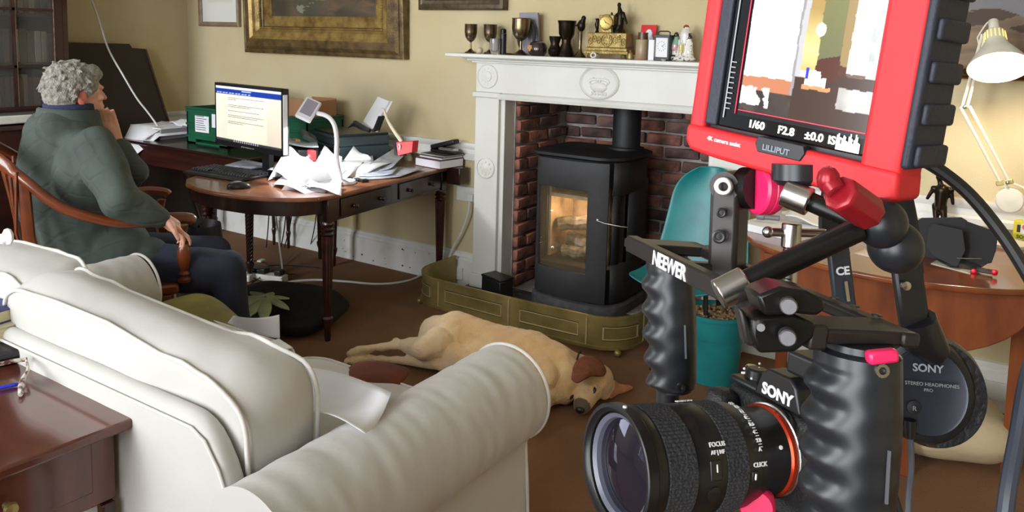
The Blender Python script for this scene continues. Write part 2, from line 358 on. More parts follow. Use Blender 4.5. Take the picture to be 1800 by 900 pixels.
# ---------------- wood stove ----------------
CAST = mat('matt_black_cast_iron', (46, 46, 48), .6, metal=.2, nscale=30, bump=.12, bscale=200)
CASTD = mat('dark_cast_iron', (28, 28, 30), .55, metal=.2, nscale=30)
GLASS = mat('sooty_stove_glass', (150, 130, 96), .06, nscale=3, alpha=.16)
st = root('wood_stove', (-1.96, .12, .05), 'black cast iron wood stove with glass door lit inside, on the hearth', 'stove')
SX0, SX1, SY0, SY1, R_ = -2.25, -1.735, -.12, .30, .15
def stove_out(inset, bulge=.045):
    """rounded plan outline of the stove: bowed front, rounded corners"""
    pts = []; x0, x1, y0, y1 = SX0 + inset, SX1 - inset, SY0 + inset, SY1 - inset
    for cx_, cy_, a0, r in ((x0 + .07, y0 + .07, 180, .07), (x1 - .13, y0 + .13, 270, .13), (x1 - .1, y1 - .1, 0, .1), (x0 + .07, y1 - .07, 90, .07)):
        for k in range(7):
            a = math.radians(a0 + k * 15); pts.append((cx_ + r * math.cos(a), cy_ + r * math.sin(a)))
    out = []
    for x, y in pts:
        if y < y0 + .1: u = (x - x0) / (x1 - x0) * 2 - 1; y -= bulge * (1 - u * u)
        out.append((x, y))
    return out
def ringz(inset, z): return [V((x, y, z)) for x, y in stove_out(inset)]
m = MB(); m.loft([ringz(-.015, .051), ringz(-.015, .10), ringz(.0, .11)]); obj('plinth', m, mat('dusty_slate', (92, 90, 92), .6, rgb2=(58, 57, 60), nscale=18), st)
m = MB()
zs = [.112, .88]
# body shell with a hollow fire chamber: back, sides, bottom, top blocks
o1 = stove_out(.004)
def shell(x0, x1, z0, z1):
    pass
m.bx(SX0 + .03, SX1 - .03, .24, SY1 - .01, .112, .88); m.loft([ringz(.004, .112), ringz(.004, .30)]); m.loft([ringz(.004, .74), ringz(.004, .875)])
m.bx(SX0 + .004, SX0 + .05, SY0 + .06, .3, .29, .75); m.bx(SX1 - .1, SX1 - .02, SY0 + .12, .3, .29, .75)
obj('body', m, CASTD, st, bevel=.004)
FIREB = mat('fire_brick_lining', (196, 178, 142), .9, rgb2=(120, 102, 78), nscale=9)
m = MB(); m.bx(SX0 + .05, SX1 - .1, .225, .239, .30, .74); m.bx(SX0 + .051, SX0 + .065, SY0 + .08, .22, .30, .74); m.bx(SX1 - .115, SX1 - .101, SY0 + .1, .22, .3, .74); m.bx(SX0 + .07, SX1 - .12, SY0 + .07, .22, .64, .66)
obj('firebrick_lining', m, FIREB, st)
# door: curved plate, with a window opening, covering the bowed front
def front(u, z, off=0):
    x = lerp(SX0 + .012, SX1 - .045, u); w_ = (x - SX0) / (SX1 - SX0) * 2 - 1
    y = SY0 - .045 * (1 - w_ * w_) - off
    if u < .12: y += .05 * (1 - u / .12) ** 2
    return V((x, y, z))
m = MB()
us = [0, .03, .06, .09, .14, .3, .45, .6, .76, .88, 1]; zz = [.125, .275, .38, .50, .64, .72, .80, .872]
W0, W1, Z0, Z1 = 3, 8, 1, 5
def wingrid(mb, off):
    vs = [front(u, z, off) for z in zz for u in us]; n = len(us); fs = []
    for j in range(len(zz) - 1):
        for i in range(n - 1):
            if W0 <= i < W1 and Z0 <= j < Z1: continue
            fs.append((j * n + i, j * n + i + 1, (j + 1) * n + i + 1, (j + 1) * n + i))
    mb.add(vs, fs)
wingrid(m, .012)
door = obj('stove_door', m, CAST, st, solid=.018, bevel=.002)
m = MB(); m.grid(8, 1, lambda u, v: front(lerp(us[W0] - .01, us[W1] + .01, u), lerp(zz[Z0] - .005, zz[Z1] + .005, v), .004)); obj('door_glass', m, GLASS, door, solid=.003)
m = MB(); hp = front(.95, .56, .03); m.tube([hp + V((-.03, 0, .012)), hp + V((.02, -.01, .006)), hp + V((.1, .01, -.002)), hp + V((.13, .03, -.005))], .0045, 8); m.ball(hp + V((-.03, .012, .014)), .012)
obj('door_handle', m, STEEL, door, label='chrome handle')
m = MB()
pl = stove_out(.004); side = [(SX1 - .038, front(1, 0).y + .02), (SX1 - .018, SY0 + .05), (SX1 - .008, SY0 + .09), (SX1 - .004, SY0 + .13), (SX1 - .004, .22)]
m.loft([[V((x, y, .125)) for x, y in side], [V((x, y, .33)) for x, y in side]], caps=False, closed=False)
m.loft([[V((x, y, .70)) for x, y in side], [V((x, y, .872)) for x, y in side]], caps=False, closed=False)
for k in (0, 3): m.loft([[V((x, y, .33)) for x, y in side[k:k + 2]], [V((x, y, .70)) for x, y in side[k:k + 2]]], caps=False, closed=False)
obj('side_panel', m, CAST, st, solid=.01)
m = MB(); m.loft([ringz(-.012, .878), ringz(-.022, .886), ringz(-.022, .90), ringz(-.008, .906)]); obj('top_plate', m, CASTD, st)
m = MB(); fx, fy = -1.865, .22; m.lathe((fx, fy, .906), (0, 0, 1), [(.10, 0), (.10, .012), (.082, .014), (.078, .02), (.078, .35), (.081, .35), (.081, .36), (.078, .36), (.078, .69)], 32); obj('flue_pipe', m, CASTD, st)
fl = mat('flame', (255, 120, 30), .5, emis=6, rgb2=(255, 190, 80), nscale=20)
LOGM = mat('charred_log', (150, 138, 108), .9, rgb2=(44, 36, 28), nscale=22, bump=.6, bscale=40)
for i, (a, b, r) in enumerate([((-2.16, .02, .47), (-1.86, .1, .52), .045), ((-2.12, .08, .38), (-1.85, .02, .37), .05), ((-2.1, -.04, .34), (-1.9, .0, .345), .035)]):
    m = MB(); a, b = V(a), V(b); m.tube([lerp(a, b, t / 6) + V((0, 0, .006 * math.sin(t * 2))) for t in range(7)], [r * (.9 + .12 * math.sin(t * 3 + i)) for t in range(7)], 10)
    obj('log', m, LOGM, org=(-2.0, .05, a.z - r), label=['pale split log on top of the fire in the stove', 'charred log lying in the middle of the fire in the stove', 'short charred log at the front of the stove fire'][i], cat='firewood')
m = MB()
for x, y, z, r in [(-2.03, .12, .50, .012), (-1.99, .13, .49, .016), (-1.95, .12, .51, .01), (-2.13, .1, .44, .018), (-1.93, .05, .31, .012)]:
    m.lathe((x, y, z), (.1, 0, 1), [(r * .6, 0), (r, r), (r * .5, r * 2.2), (0, r * 3.6)], 8)
obj('flame', m, fl, org=(-2.0, .1, .44), label='small orange flames burning on the logs in the stove', cat='fire', kind='stuff')
pl_ = bpy.data.lights.new('fire_glow', 'POINT'); pl_.energy = 3.5; pl_.color = (1, .66, .40); pl_.shadow_soft_size = .05; lo = bpy.data.objects.new('fire_glow', pl_); COL.objects.link(lo); lo.location = (-1.98, .02, .6)
# ---------------- small black box on the hearth ----------------
t = root('charger_box', (-2.41, -.2, .05), 'small black box on the hearth left of the wood stove', 'box')
c = V((-2.42, -.21, .11)); ax = (V((.96, -.26, 0)), V((.26, .96, 0)), V((0, 0, 1)))
obj('case', MB().box(c, (.16, .1, .11), ax), BLACKPL, t, bevel=.006)
obj('lid', MB().box(c + V((0, 0, .062)), (.165, .105, .014), ax), BLACKPL, t, bevel=.004)
m = MB()
for k in range(3): m.cyl(c + ax[1] * -.051 + ax[0] * (.03 + .012 * k) + V((0, 0, -.02)), c + ax[1] * -.056 + ax[0] * (.03 + .012 * k) + V((0, 0, -.02)), .004, n=8)
obj('terminal', m, STEEL, t)
# ---------------- brass fender ----------------
fd = root('brass_fender', (-2.1, -.3, 0), 'aged brass fireside fender with framed panels curving round the hearth', 'fender')
FX0, FX1, FY, FR = -2.83, -1.50, -.50, .2
path = [V((FX0, -.06, 0)), V((FX0, FY + FR, 0))] + [V((FX0 + FR - FR * math.cos(a), FY + FR - FR * math.sin(a), 0)) for a in [math.pi / 2 * k / 8 for k in range(1, 9)]]
for k in range(1, 14): path.append(V((lerp(FX0 + FR, FX1 - FR, k / 14), FY - .012 * math.sin(math.pi * k / 14), 0)))
path += [V((FX1 - FR + FR * math.sin(a), FY + FR - FR * math.cos(a), 0)) for a in [math.pi / 2 * k / 8 for k in range(0, 9)]] + [V((FX1, -.06, 0))]
def strip(mb, pts, z0, z1, th, out=0):
    n = len(pts); rings = []
    for i, p in enumerate(pts):
        t_ = (pts[min(n - 1, i + 1)] - pts[max(0, i - 1)]).normalized(); nn = V((t_.y, -t_.x, 0))
        rings.append([p + nn * (out - th) + V((0, 0, z0)), p + nn * out + V((0, 0, z0)), p + nn * out + V((0, 0, z1)), p + nn * (out - th) + V((0, 0, z1))])
    mb.loft(rings)
def resample(pts, ds=.02):
    out = [pts[0]]; acc = 0
    for a, b in zip(pts, pts[1:]):
        L = (b - a).length; k = max(1, int(L / ds))
        for j in range(1, k + 1): out.append(lerp(a, b, j / k))
    return out
fp = resample(path)
m = MB(); strip(m, fp, .035, .185, .004); obj('fender_wall', m, BRASS, fd)
m = MB(); strip(m, fp, .18, .19, .014, .006); obj('top_rim', m, BRASS, fd)
m = MB(); strip(m, fp, .028, .042, .018, .01); obj('bottom_rim', m, BRASS, fd)
L = [0]
for a, b in zip(fp, fp[1:]): L.append(L[-1] + (b - a).length)
def seg(s0, s1): return [p for p, l in zip(fp, L) if s0 <= l <= s1]
tot = L[-1]; LINEB = mat('dark_engraved_line', (36, 30, 18), .6, metal=.2, nscale=30); HIB = mat('bright_brass_bead', (224, 208, 160), .3, metal=.6, nscale=30)
b_ = [.03, .42, .545 + .05, 1.03, 1.47, 1.86, tot - .02]; b_ = [.02, .20, .57, 1.05, 1.50, tot - .22, tot - .02]
for s0, s1 in zip(b_, b_[1:]):
    sp = seg(s0 + .04, s1 - .04)
    if len(sp) < 3: continue
    m = MB(); strip(m, sp, .135, .139, .003, .003); strip(m, sp, .075, .079, .003, .003); strip(m, [sp[0], lerp(sp[0], sp[1], .2)], .075, .139, .003, .003); strip(m, [lerp(sp[-1], sp[-2], .2), sp[-1]], .075, .139, .003, .003); 
    pn = obj('panel_frame', m, HIB, fd)
    m = MB(); strip(m, sp, .139, .142, .002, .0015); strip(m, sp, .0715, .075, .002, .0015); obj('groove', m, LINEB, pn)
for s0 in b_[1:-1]:
    i = min(range(len(L)), key=lambda k: abs(L[k] - s0)); p = fp[i]; m = MB(); m.cyl(p + V((0, -.003, .04)), p + V((0, -.003, .18)), .004, n=8); obj('joint_rod', m, HIB, fd)
for p in (V((FX0 + .04, FY + .06, 0)), V((FX1 - .05, FY + .04, 0)), V((FX0 + .0, -.1, 0)), V((FX1, -.1, 0)), V(((FX0 + FX1) / 2, FY, 0))):
    m = MB(); m.ball(p + V((0, 0, .018)), .017); m.cyl(p + V((0, 0, .03)), p + V((0, 0, .04)), .008); obj('ball_foot', m, BRASS, fd)
# ---------------- things on the mantel shelf ----------------
def mpos(px, y): return on('Y', y, px, 97)
def M(px, y): p = mpos(px, y); return V((p.x, y, SHZ + .0005))
def lathe_thing(name, loc, prof, m, label, cat, group=None, n=24, parts=()):
    t = root(name, loc, label, cat, group)
    for nm, pr, mm in [(name.split('_')[-1] if False else 'bowl', prof, m)] if not parts else parts: obj(nm, MB().lathe(loc, (0, 0, 1), pr, n), mm, t)
    return t
def goblet(px, y, h, r, label, m=SILVER, group='silver goblets on the mantel shelf'):
    p = M(px, y); t = root('goblet', p, label, 'goblet', group)
    obj('foot', MB().lathe(p, (0, 0, 1), [(r * .95, 0), (r * .9, .006), (r * .5, h * .08), (r * .16, h * .15), (r * .14, h * .38)], 28), m, t)
    obj('bowl', MB().lathe(p, (0, 0, 1), [(0, h * .375), (r * .16, h * .38), (r * .55, h * .44), (r * .88, h * .56), (r, h * .72), (r * 1.0, h * .98), (r * 1.06, h), (r * 1.0, h), (r * .9, h * .7), (r * .5, h * .5), (0, h * .45)], 28, caps=False), m, t)
    return t
# scale on the shelf: 1 px is about 3 mm
goblet(827, -.13, .165, .036, 'tall tarnished silver goblet, leftmost on the white mantel shelf')
goblet(861, -.10, .165, .038, 'silver goblet standing behind the small glass on the mantel shelf')
goblet(915, -.14, .20, .051, 'large bright silver goblet in front of the grey booklet on the mantel')
p = M(843, -.15); obj('egg', MB().ball(p + V((0, 0, .018)), (.019, .019, .018)), mat('ivory_egg', (206, 192, 164), .5), label='small cream egg between two goblets on the mantel shelf', cat='egg')
p = M(869, -.17); t = root('glass_tumbler', p, 'small clear cut glass tumbler in front of the second goblet', 'glass')
CG = mat('clear_glass', (225, 225, 230), .08, trans=.85, nscale=5)
obj('tumbler', MB().lathe(p, (0, 0, 1), [(.02, 0), (.027, .03), (.028, .085), (.025, .085), (.022, .02), (0, .012)], 12), CG, t); obj('rim', MB().tube([p + V((.0265 * math.cos(a * .5236), .0265 * math.sin(a * .5236), .085)) for a in range(12)], .0015, 6, loop=True), CG, t)
p = M(884, -.12); t = root('black_canister', p, 'slim black cylindrical canister beside the glass tumbler on the mantel', 'canister')
obj('tube', MB().lathe(p, (0, 0, 1), [(.018, 0), (.018, .115)], 20), BLACKPL, t, bevel=.002); obj('cap', MB().lathe(p + V((0, 0, .1155)), (0, 0, 1), [(.0165, 0), (.017, .02), (.012, .026)], 20), SATIN, t)
p = M(893, -.18); obj('coaster', MB().lathe(p, (0, 0, 1), [(.026, 0), (.028, .006), (.02, .01)], 20), BLACKPL, label='flat dark dish beside the black canister on the mantel', cat='dish')
# grey booklet with dark wreath
p = M(930, -.05); t = root('grey_booklet', p, 'pale grey booklet leaning on the wall behind the large silver goblet', 'booklet')
ax = (V((1, -.05, 0)), V((.04, .98, .14)), V((.0, -.12, .99)))
obj('cover', MB().box(p + V((0, 0, .118)), (.125, .012, .23), ax), mat('grey_lilac_card', (150, 146, 156), .7), t); obj('label_patch', MB().box(p + V((.045, -.011, .2)), (.02, .002, .03), ax), PAPER, t)
m = MB(); pc = p + V((.01, -.05, .1)); m.tube([pc + V((.052 * math.cos(a), 0, .09 * math.sin(a))) for a in [math.radians(-50 + 15 * k) for k in range(19)]], [.006 + .006 * math.sin(math.pi * k / 18) for k in range(19)], 8)
obj('horseshoe_wreath', m, mat('dark_bristle', (44, 40, 42), .8, bump=.5), org=p + V((0, -.05, .02)), label='dark curved horseshoe shaped ornament behind the large goblet', cat='ornament')
p = M(945, -.15); t = root('crested_jar', p, 'squat dark round jar with a small red and gold shield crest', 'jar')
obj('jar', MB().lathe(p, (0, 0, 1), [(.034, 0), (.045, .02), (.046, .045), (.036, .07), (.02, .078), (.0, .08)], 24, sx=1.15), mat('dark_glazed_pot', (44, 30, 28), .2, coat=.5), t)
sh = [(0, 0), (.013, .014), (.014, .034), (-.014, .034), (-.013, .014)]
obj('shield_crest', MB().prism([p + V((-.022 + a, -.047, .022 + b)) for a, b in sh], (0, -.002, 0)), mat('gold_line', (190, 150, 70), .5), t)
m = MB()
for i_ in range(3):
    for j_ in range(3):
        if (i_ + j_) % 2 == 0: m.bx(p.x - .032 + i_ * .0075, p.x - .026 + i_ * .0075, -.0502, -.0490, p.z + .031 + j_ * .0085, p.z + .037 + j_ * .0085)
m.v = [q + V((0, p.y, 0)) for q in m.v]; obj('crest_check', m, mat('crest_red', (190, 40, 40), .5), t)
p = M(975, -.15); t = root('bronze_vase', p, 'small squat dark bronze vase beside the crested jar', 'vase')
obj('body', MB().lathe(p, (0, 0, 1), [(.024, 0), (.034, .015), (.036, .035), (.026, .052), (.022, .065), (.03, .09), (.032, .105), (.028, .105), (.018, .07), (0, .06)], 24), BRONZE, t); obj('lip', MB().tube([p + V((.031 * math.cos(a * .5236), .031 * math.sin(a * .5236), .105)) for a in range(12)], .002, 6, loop=True), BRONZE, t)
p = M(995, -.12); t = root('bronze_goblet', p, 'tall black bronze goblet with waisted stem behind the small vase', 'goblet')
obj('base', MB().lathe(p, (0, 0, 1), [(.05, 0), (.045, .02), (.025, .07), (.026, .09)], 24), BRONZE, t); obj('cup', MB().lathe(p, (0, 0, 1), [(.026, .09), (.042, .12), (.045, .17), (.05, .19), (.046, .19), (.035, .12), (0, .1)], 24), BRONZE, t)
p = M(1019, -.13); t = root('bird_figure', p, 'bronze bird ornament with beak to the left, on a slender column', 'figurine')
obj('column', MB().lathe(p, (0, 0, 1), [(.034, 0), (.03, .008), (.012, .03), (.009, .05), (.011, .13), (.007, .14)], 20), SILVER, t)
obj('bird', MB().ball(p + V((.004, 0, .165)), (.022, .018, .032), n=14).ball(p + V((.016, 0, .203)), (.013, .012, .014), n=12).cyl(p + V((.01, 0, .18)), p + V((.016, 0, .2)), .015, .011).cyl(p + V((-.008, 0, .168)), p + V((-.04, 0, .162)), .007, .001).cyl(p + V((.01, 0, .15)), p + V((-.004, 0, .135)), .012, .004), BRONZE, t)
# gilt clock
p = M(1071, -.11); ck = root('gilt_clock', p, 'ornate gilt mantel clock with a seated bronze figure beside the dial', 'clock')
GOLD = mat('bright_gilt', (158, 138, 82), .34, metal=.6, rgb2=(112, 90, 42), nscale=20, bump=.3, bscale=120)
for dx in (-.095, .095):
    obj('foot', MB().lathe(p + V((dx, -.03, 0)), (0, 0, 1), [(.013, 0), (.016, .008), (.01, .022)], 14), GOLD, ck)
obj('plinth', MB().box(p + V((0, 0, .03)), (.25, .095, .016)).box(p + V((0, 0, .046)), (.235, .088, .016)), GOLD, ck, bevel=.002)
base = obj('base_block', MB().box(p + V((0, 0, .092)), (.218, .078, .076)), GOLD, ck, bevel=.003)
m = MB()
for sx in (-1, 1):
    for k in range(3): cc = p + V((sx * (.045 + k * .024), -.041, .092 + .008 * math.sin(k * 2))); m.tube([cc + V((.011 * math.cos(a), 0, .016 * math.sin(a))) for a in [k2 * .6 for k2 in range(11)]], .0028, 6); m.ball(cc, (.005, .003, .006), n=8)
m.tube([p + V((.03 * math.cos(a * .39), -.041, .092 + .032 * math.sin(a * .39))) for a in range(16)], .003, 6, loop=True)
for k in range(8): m.ball(p + V((.019 * math.cos(k * .785), -.041, .092 + .02 * math.sin(k * .785))), (.006, .003, .006), n=8)
obj('relief_scrolls', m, GOLD, base)
obj('dial_case', MB().box(p + V((-.01, 0, .175)), (.085, .06, .09)).lathe(p + V((-.01, -.03, .182)), (0, 1, 0), [(.042, 0), (.042, .06)], 28), GOLD, ck, bevel=.003)
dl = obj('dial', MB().lathe(p + V((-.01, -.031, .182)), (0, -1, 0), [(.036, 0), (.036, .004), (.032, .006), (.026, .004), (0, .004)], 36), mat('gilt_dial', (196, 168, 96), .4, metal=.6), ck)
m = MB()
for a, l in ((2.2, .018), (-.4, .024)): dd = V((math.cos(a), 0, math.sin(a))); m.tube([p + V((-.01, -.037, .182)), p + V((-.01, -.037, .182)) + dd * l], .0012, 6)
m.ball(p + V((-.01, -.037, .182)), .003, n=8); obj('clock_hand', m, BLACKPL, dl)
m = MB()
for k in range(12): dd = V((math.cos(k * .5236), 0, math.sin(k * .5236))); m.tube([p + V((-.01, -.0365, .182)) + dd * .027, p + V((-.01, -.0365, .182)) + dd * .031], .0011, 6)
obj('hour_mark', m, BLACKPL, dl)
fp_ = p + V((.055, 0, .13))
blob('seated_figure', [('c', fp_ + V((0, 0, .03)), fp_ + V((.0, 0, .09)), .02, .017), ('c', fp_ + V((0, 0, .09)), fp_ + V((-.008, 0, .125)), .017, .01), ('e', fp_ + V((-.01, 0, .142)), (.011, .011, .013)), ('c', fp_ + V((-.01, -.01, .03)), fp_ + V((-.03, -.03, .03)), .013, .01), ('c', fp_ + V((.01, -.01, .03)), fp_ + V((.02, -.035, -.02)), .013, .008), ('c', fp_ + V((-.03, -.03, .03)), fp_ + V((-.02, -.032, -.02)), .009, .006),
     ('c', fp_ + V((-.012, 0, .1)), fp_ + V((-.045, 0, .075)), .008, .006), ('c', fp_ + V((-.045, 0, .075)), fp_ + V((-.05, 0, .1)), .006, .006), ('c', fp_ + V((.015, 0, .1)), fp_ + V((.04, -.01, .05)), .009, .006), ('e', fp_ + V((0, .0, .0)), (.03, .028, .035))], BRONZE, ck, voxel=.0035, smooth=2)
obj('urn', MB().lathe(p + V((-.075, 0, .13)), (0, 0, 1), [(.012, 0), (.006, .015), (.014, .04), (.008, .06), (.012, .072), (0, .075)], 16), BRONZE, ck)
p2_ = M(1043, -.18); obj('china_ornament', MB().tube([p2_ + V((.014 * math.cos(a * .524), 0, .015 + .012 * math.sin(a * .524))) for a in range(12)], .005, 8, loop=True).lathe(p2_, (0, 0, 1), [(.012, 0), (.01, .004)], 12), mat('white_china_o', (214, 208, 200), .2), label='tiny white china ring ornament in front of the gilt clock', cat='ornament')
p = M(1108, -.16); obj('brass_bell', MB().lathe(p, (0, 0, 1), [(.016, 0), (.018, .008), (.012, .03), (.004, .036), (.006, .042), (0, .046)], 18), BRASS, label='little dark brass bell right of the gilt clock foot', cat='bell')
# red card with a bird drawing
p = M(1136, -.045); t = root('red_greeting_card', p, 'red card with a drawn white bird behind the brown pot', 'card')
def bird(u, v):
    c = (206, 42, 44); x, y = (u - .5) * .6, v - .45
    if ((x - .05) / .2) ** 2 + ((y + .08) / .36) ** 2 < 1 and y > -.35: c = (206, 222, 232)
    if ((x - .02) / .13) ** 2 + ((y - .28) / .14) ** 2 < 1: c = (216, 228, 236)
    if ((x - .12) / .1) ** 2 + ((y + .2) / .1) ** 2 < 1: c = (226, 160, 60)
    if ((x + .02) ** 2 + (y - .3) ** 2) < .0006: c = (20, 20, 20)
    if ((x + .16) / .09) ** 2 + ((y + .05) / .06) ** 2 < 1: c = (120, 160, 200)
    return c
VP = mat('painted_print', vcol=True, rough=.7); U = V((.088, -.01, 0)); W = V((0, .025, .175))
obj('card', MB().prism([p + V((-.044, 0, 0)), p + V((-.044, 0, 0)) + U, p + V((-.044, 0, 0)) + U + W, p + V((-.044, 0, 0)) + W], (0, .003, 0)), mat('red_card', (200, 44, 44), .6), t)
canvas('card_picture', p + V((-.044, -.0006, 0)), U, W, 30, 50, bird, VP, t)
p = M(1129, -.15); t = root('pottery_jar', p, 'tall cream and brown stoneware jar left of the carriage clock', 'jar')
obj('body', MB().lathe(p, (0, 0, 1), [(.033, 0), (.035, .004), (.034, .095), (.031, .1)], 24), mat('cream_stoneware', (168, 148, 118), .35, rgb2=(140, 110, 82), nscale=12), t); obj('neck', MB().lathe(p + V((0, 0, .1)), (0, 0, 1), [(.026, 0), (.024, .035), (.02, .035), (.018, 0)], 24), mat('brown_glaze', (92, 56, 38), .3), t)
p = M(1146, -.17); t = root('white_card_box', p, 'small upright white box touching the carriage clock', 'box'); obj('carton', MB().box(p + V((0, 0, .05)), (.028, .03, .10)), PAPER, t, bevel=.001); obj('dark_side', MB().box(p + V((-.0155, 0, .05)), (.003, .03, .10)), BLACKPL, t)
p = M(1166, -.14); cc = root('carriage_clock', p, 'black framed carriage clock with white dial and top handle', 'clock')
obj('case', MB().box(p + V((0, 0, .008)), (.085, .07, .016)).box(p + V((0, 0, .118)), (.085, .07, .014)).box(p + V((-.037, 0, .063)), (.01, .066, .1)).box(p + V((.037, 0, .063)), (.01, .066, .1)).box(p + V((0, .028, .063)), (.07, .008, .1)), BLACKPL, cc, bevel=.0015)
dl = obj('dial', MB().box(p + V((0, -.026, .064)), (.062, .004, .094)), PAPER, cc)
m = MB()
for k in range(12): dd = V((math.cos(k * .5236), 0, math.sin(k * .5236) * 1.1)); m.tube([p + V((0, -.0285, .07)) + dd * .018, p + V((0, -.0285, .07)) + dd * .023], .0009, 5)
for a, l in ((-.4, .013), (.5, .018)): m.tube([p + V((0, -.0288, .07)), p + V((0, -.0288, .07)) + V((math.cos(a), 0, math.sin(a))) * l], .0009, 5)
obj('clock_hand', m, BLACKPL, dl); obj('handle', MB().tube([p + V((x_, 0, z_)) for x_, z_ in ((-.03, .125), (-.03, .138), (-.02, .143), (.02, .143), (.03, .138), (.03, .125))], .003, 8), BLACKPL, cc)
p = M(1167, -.19); obj('little_bowl', MB().lathe(p, (0, 0, 1), [(.008, 0), (.014, .006), (.012, .008), (0, .004)], 16), mat('pearl_dish', (200, 190, 180), .3), label='tiny pale dish in front of the carriage clock', cat='dish')
# staffordshire style figure group
p = M(1199, -.12); fg = root('china_figure_group', p, 'white china figure group of two people with green and pink details', 'figurine')
CH = mat('china_paint', vcol=True, rough=.2, coat=.4)
def chp(q):
    d = q - p; c = (218, 214, 208)
    if d.z > .145 and abs(d.x - .01) < .03 and d.y > .0: c = (150, 50, 44) if d.z > .165 else (214, 210, 204)
    if .075 < d.z < .12 and d.x < -.02: c = (130, 176, 152)
    if .05 < d.z < .08 and d.x < -.02: c = (196, 150, 160)
    if d.z < .035 and mnoise.noise(q * 90) > .25: c = (50, 50, 50)
    if abs(d.z - .06) < .02 and abs(d.x) < .014: c = (196, 186, 110)
    if mnoise.noise(q * 130) > .5: c = (90, 80, 78)
    if (.118 < d.z < .134 and d.x < -.02 and d.y < -.014) or (.108 < d.z < .124 and d.x > .03 and d.y < -.014): c = (222, 186, 160)
    elif (.118 < d.z < .146 and d.x < -.02) or (.108 < d.z < .135 and d.x > .03): c = (40, 34, 30)
    return S(*c)
blob('figures', [('e', p + V((0, 0, .012)), (.07, .035, .016)), ('c', p + V((-.035, 0, .02)), p + V((-.035, 0, .075)), .024, .016), ('c', p + V((-.035, 0, .075)), p + V((-.035, 0, .105)), .017, .012), ('e', p + V((-.034, 0, .126)), (.012, .013, .015)), ('c', p + V((.035, 0, .02)), p + V((.035, 0, .07)), .024, .017), ('c', p + V((.035, 0, .07)), p + V((.035, 0, .095)), .016, .012), ('e', p + V((.035, 0, .115)), (.012, .013, .015)),
     ('c', p + V((.005, .012, .02)), p + V((.01, .012, .13)), .03, .028), ('e', p + V((.01, .012, .15)), (.02, .014, .028)), ('c', p + V((0, -.015, .03)), p + V((0, -.015, .075)), .012, .014), ('c', p + V((-.045, -.005, .095)), p + V((-.052, -.02, .06)), .008, .007), ('c', p + V((.047, -.005, .088)), p + V((.05, -.02, .055)), .008, .007)], CH, fg, voxel=.0035, smooth=2, paint=chp)
# ---------------- pictures ----------------
def fbm(x, y, s=3, o=4, seed=0.0):
    return sum(mnoise.noise(V((x * s * 2 ** k, y * s * 2 ** k, seed + k * 7.3))) * .5 ** k for k in range(o))
def mixc(a, b, t): t = max(0, min(1, t)); return tuple(lerp(p, q_, t) for p, q_ in zip(a, b))
def framed(name, x0, x1, z0, z1, tilt, bands, fn, label, nx=70, ny=50, mount=None, mtint=None, y0=-.003, beads=0):
    """bands: list of (width, depth0, depth1, material, part name) from outside in"""
    cx_, cz = (x0 + x1) / 2, (z0 + z1) / 2; t = root(name, (cx_, y0, z0), label, 'painting')
    rot = lambda x, y, z: V((x, y + (z - z0) * -tilt, z))
    a0, a1, b0, b1 = x0, x1, z0, z1; top = lambda: None
    for w_, d0, d1, m_, pn in bands:
        m = MB(); mid = (d0 + d1) / 2 + .004
        prof = [(0, d0), (.3, mid), (.7, mid + (.003 if d1 > d0 else -.003)), (1, d1)]
        rings = []
        for q_, d in [(0, -.001)] + prof + [(1, -.001)]:
            rings.append([rot(xx, -d + y0, zz) for xx, zz in ((a0 + q_ * w_, b0 + q_ * w_), (a1 - q_ * w_, b0 + q_ * w_), (a1 - q_ * w_, b1 - q_ * w_), (a0 + q_ * w_, b1 - q_ * w_))])
        m.loft(rings, loop=True); obj(pn, m, m_, t, angle=25)
        a0 += w_; a1 -= w_; b0 += w_; b1 -= w_
    if beads:
        m = MB(); n_ = beads
        for k in range(n_): x_ = lerp(a0 - .085, a1 + .085, k / (n_ - 1)); m.ball(rot(x_, -.052 + y0, b0 - .082), (.006, .005, .006), n=6)
        for k in range(n_ // 2): z_ = lerp(b0 - .08, b1 + .08, k / (n_ // 2 - 1)); [m.ball(rot(xx, -.052 + y0, z_), (.006, .005, .006), n=6) for xx in (a0 - .082, a1 + .082)]
        obj('bead_moulding', m, GILT, t, kind='stuff')
    dep = .006
    canvas('canvas', rot(a0, -dep + y0, b0), rot(a1, -dep + y0, b0) - rot(a0, -dep + y0, b0), rot(a0, -dep + y0, b1) - rot(a0, -dep + y0, b0), nx, ny, fn, VP, t)
    return t
def landscape(u, v):
    n = fbm(u, v, 3.5, 5, 2.0); n2 = fbm(u * 1.5, v * 3, 4, 4, 9.0)
    c = mixc((62, 52, 38), (86, 74, 56), n + .5); c = mixc(c, (104, 80, 60), n2 * 1.5 if u > .55 else n2 * .5)
    vis = v * 2.2   # lower part carries the figures
    path_ = abs((u - .45) - .35 * (vis - .5) * (1 if vis > .5 else -1.2)) < .05 - .03 * abs(vis - .6) and vis > .42 and vis < .95
    if path_: c = mixc(c, (150, 132, 88), .8)
    if v > .5: c = mixc(c, (170, 160, 130), (v - .5) * 2.2 + n * .5)
    for (a, b, r) in ((.2, .28, .014), (.235, .24, .022), (.26, .22, .013), (.30, .27, .014), (.32, .26, .024), (.35, .265, .016), (.56, .29, .012), (.6, .295, .012)):
        if (u - a) ** 2 + ((v - b) * .9) ** 2 < r * r: c = (190, 178, 156)
    if (u - .37) ** 2 / .014 + (v - .10) ** 2 / .006 < 1 and n2 > .12: c = (168, 160, 140)
    if (u - .36) ** 2 / .02 + (v - .15) ** 2 / .02 < 1: c = mixc(c, (58, 66, 50), .4)
    return c
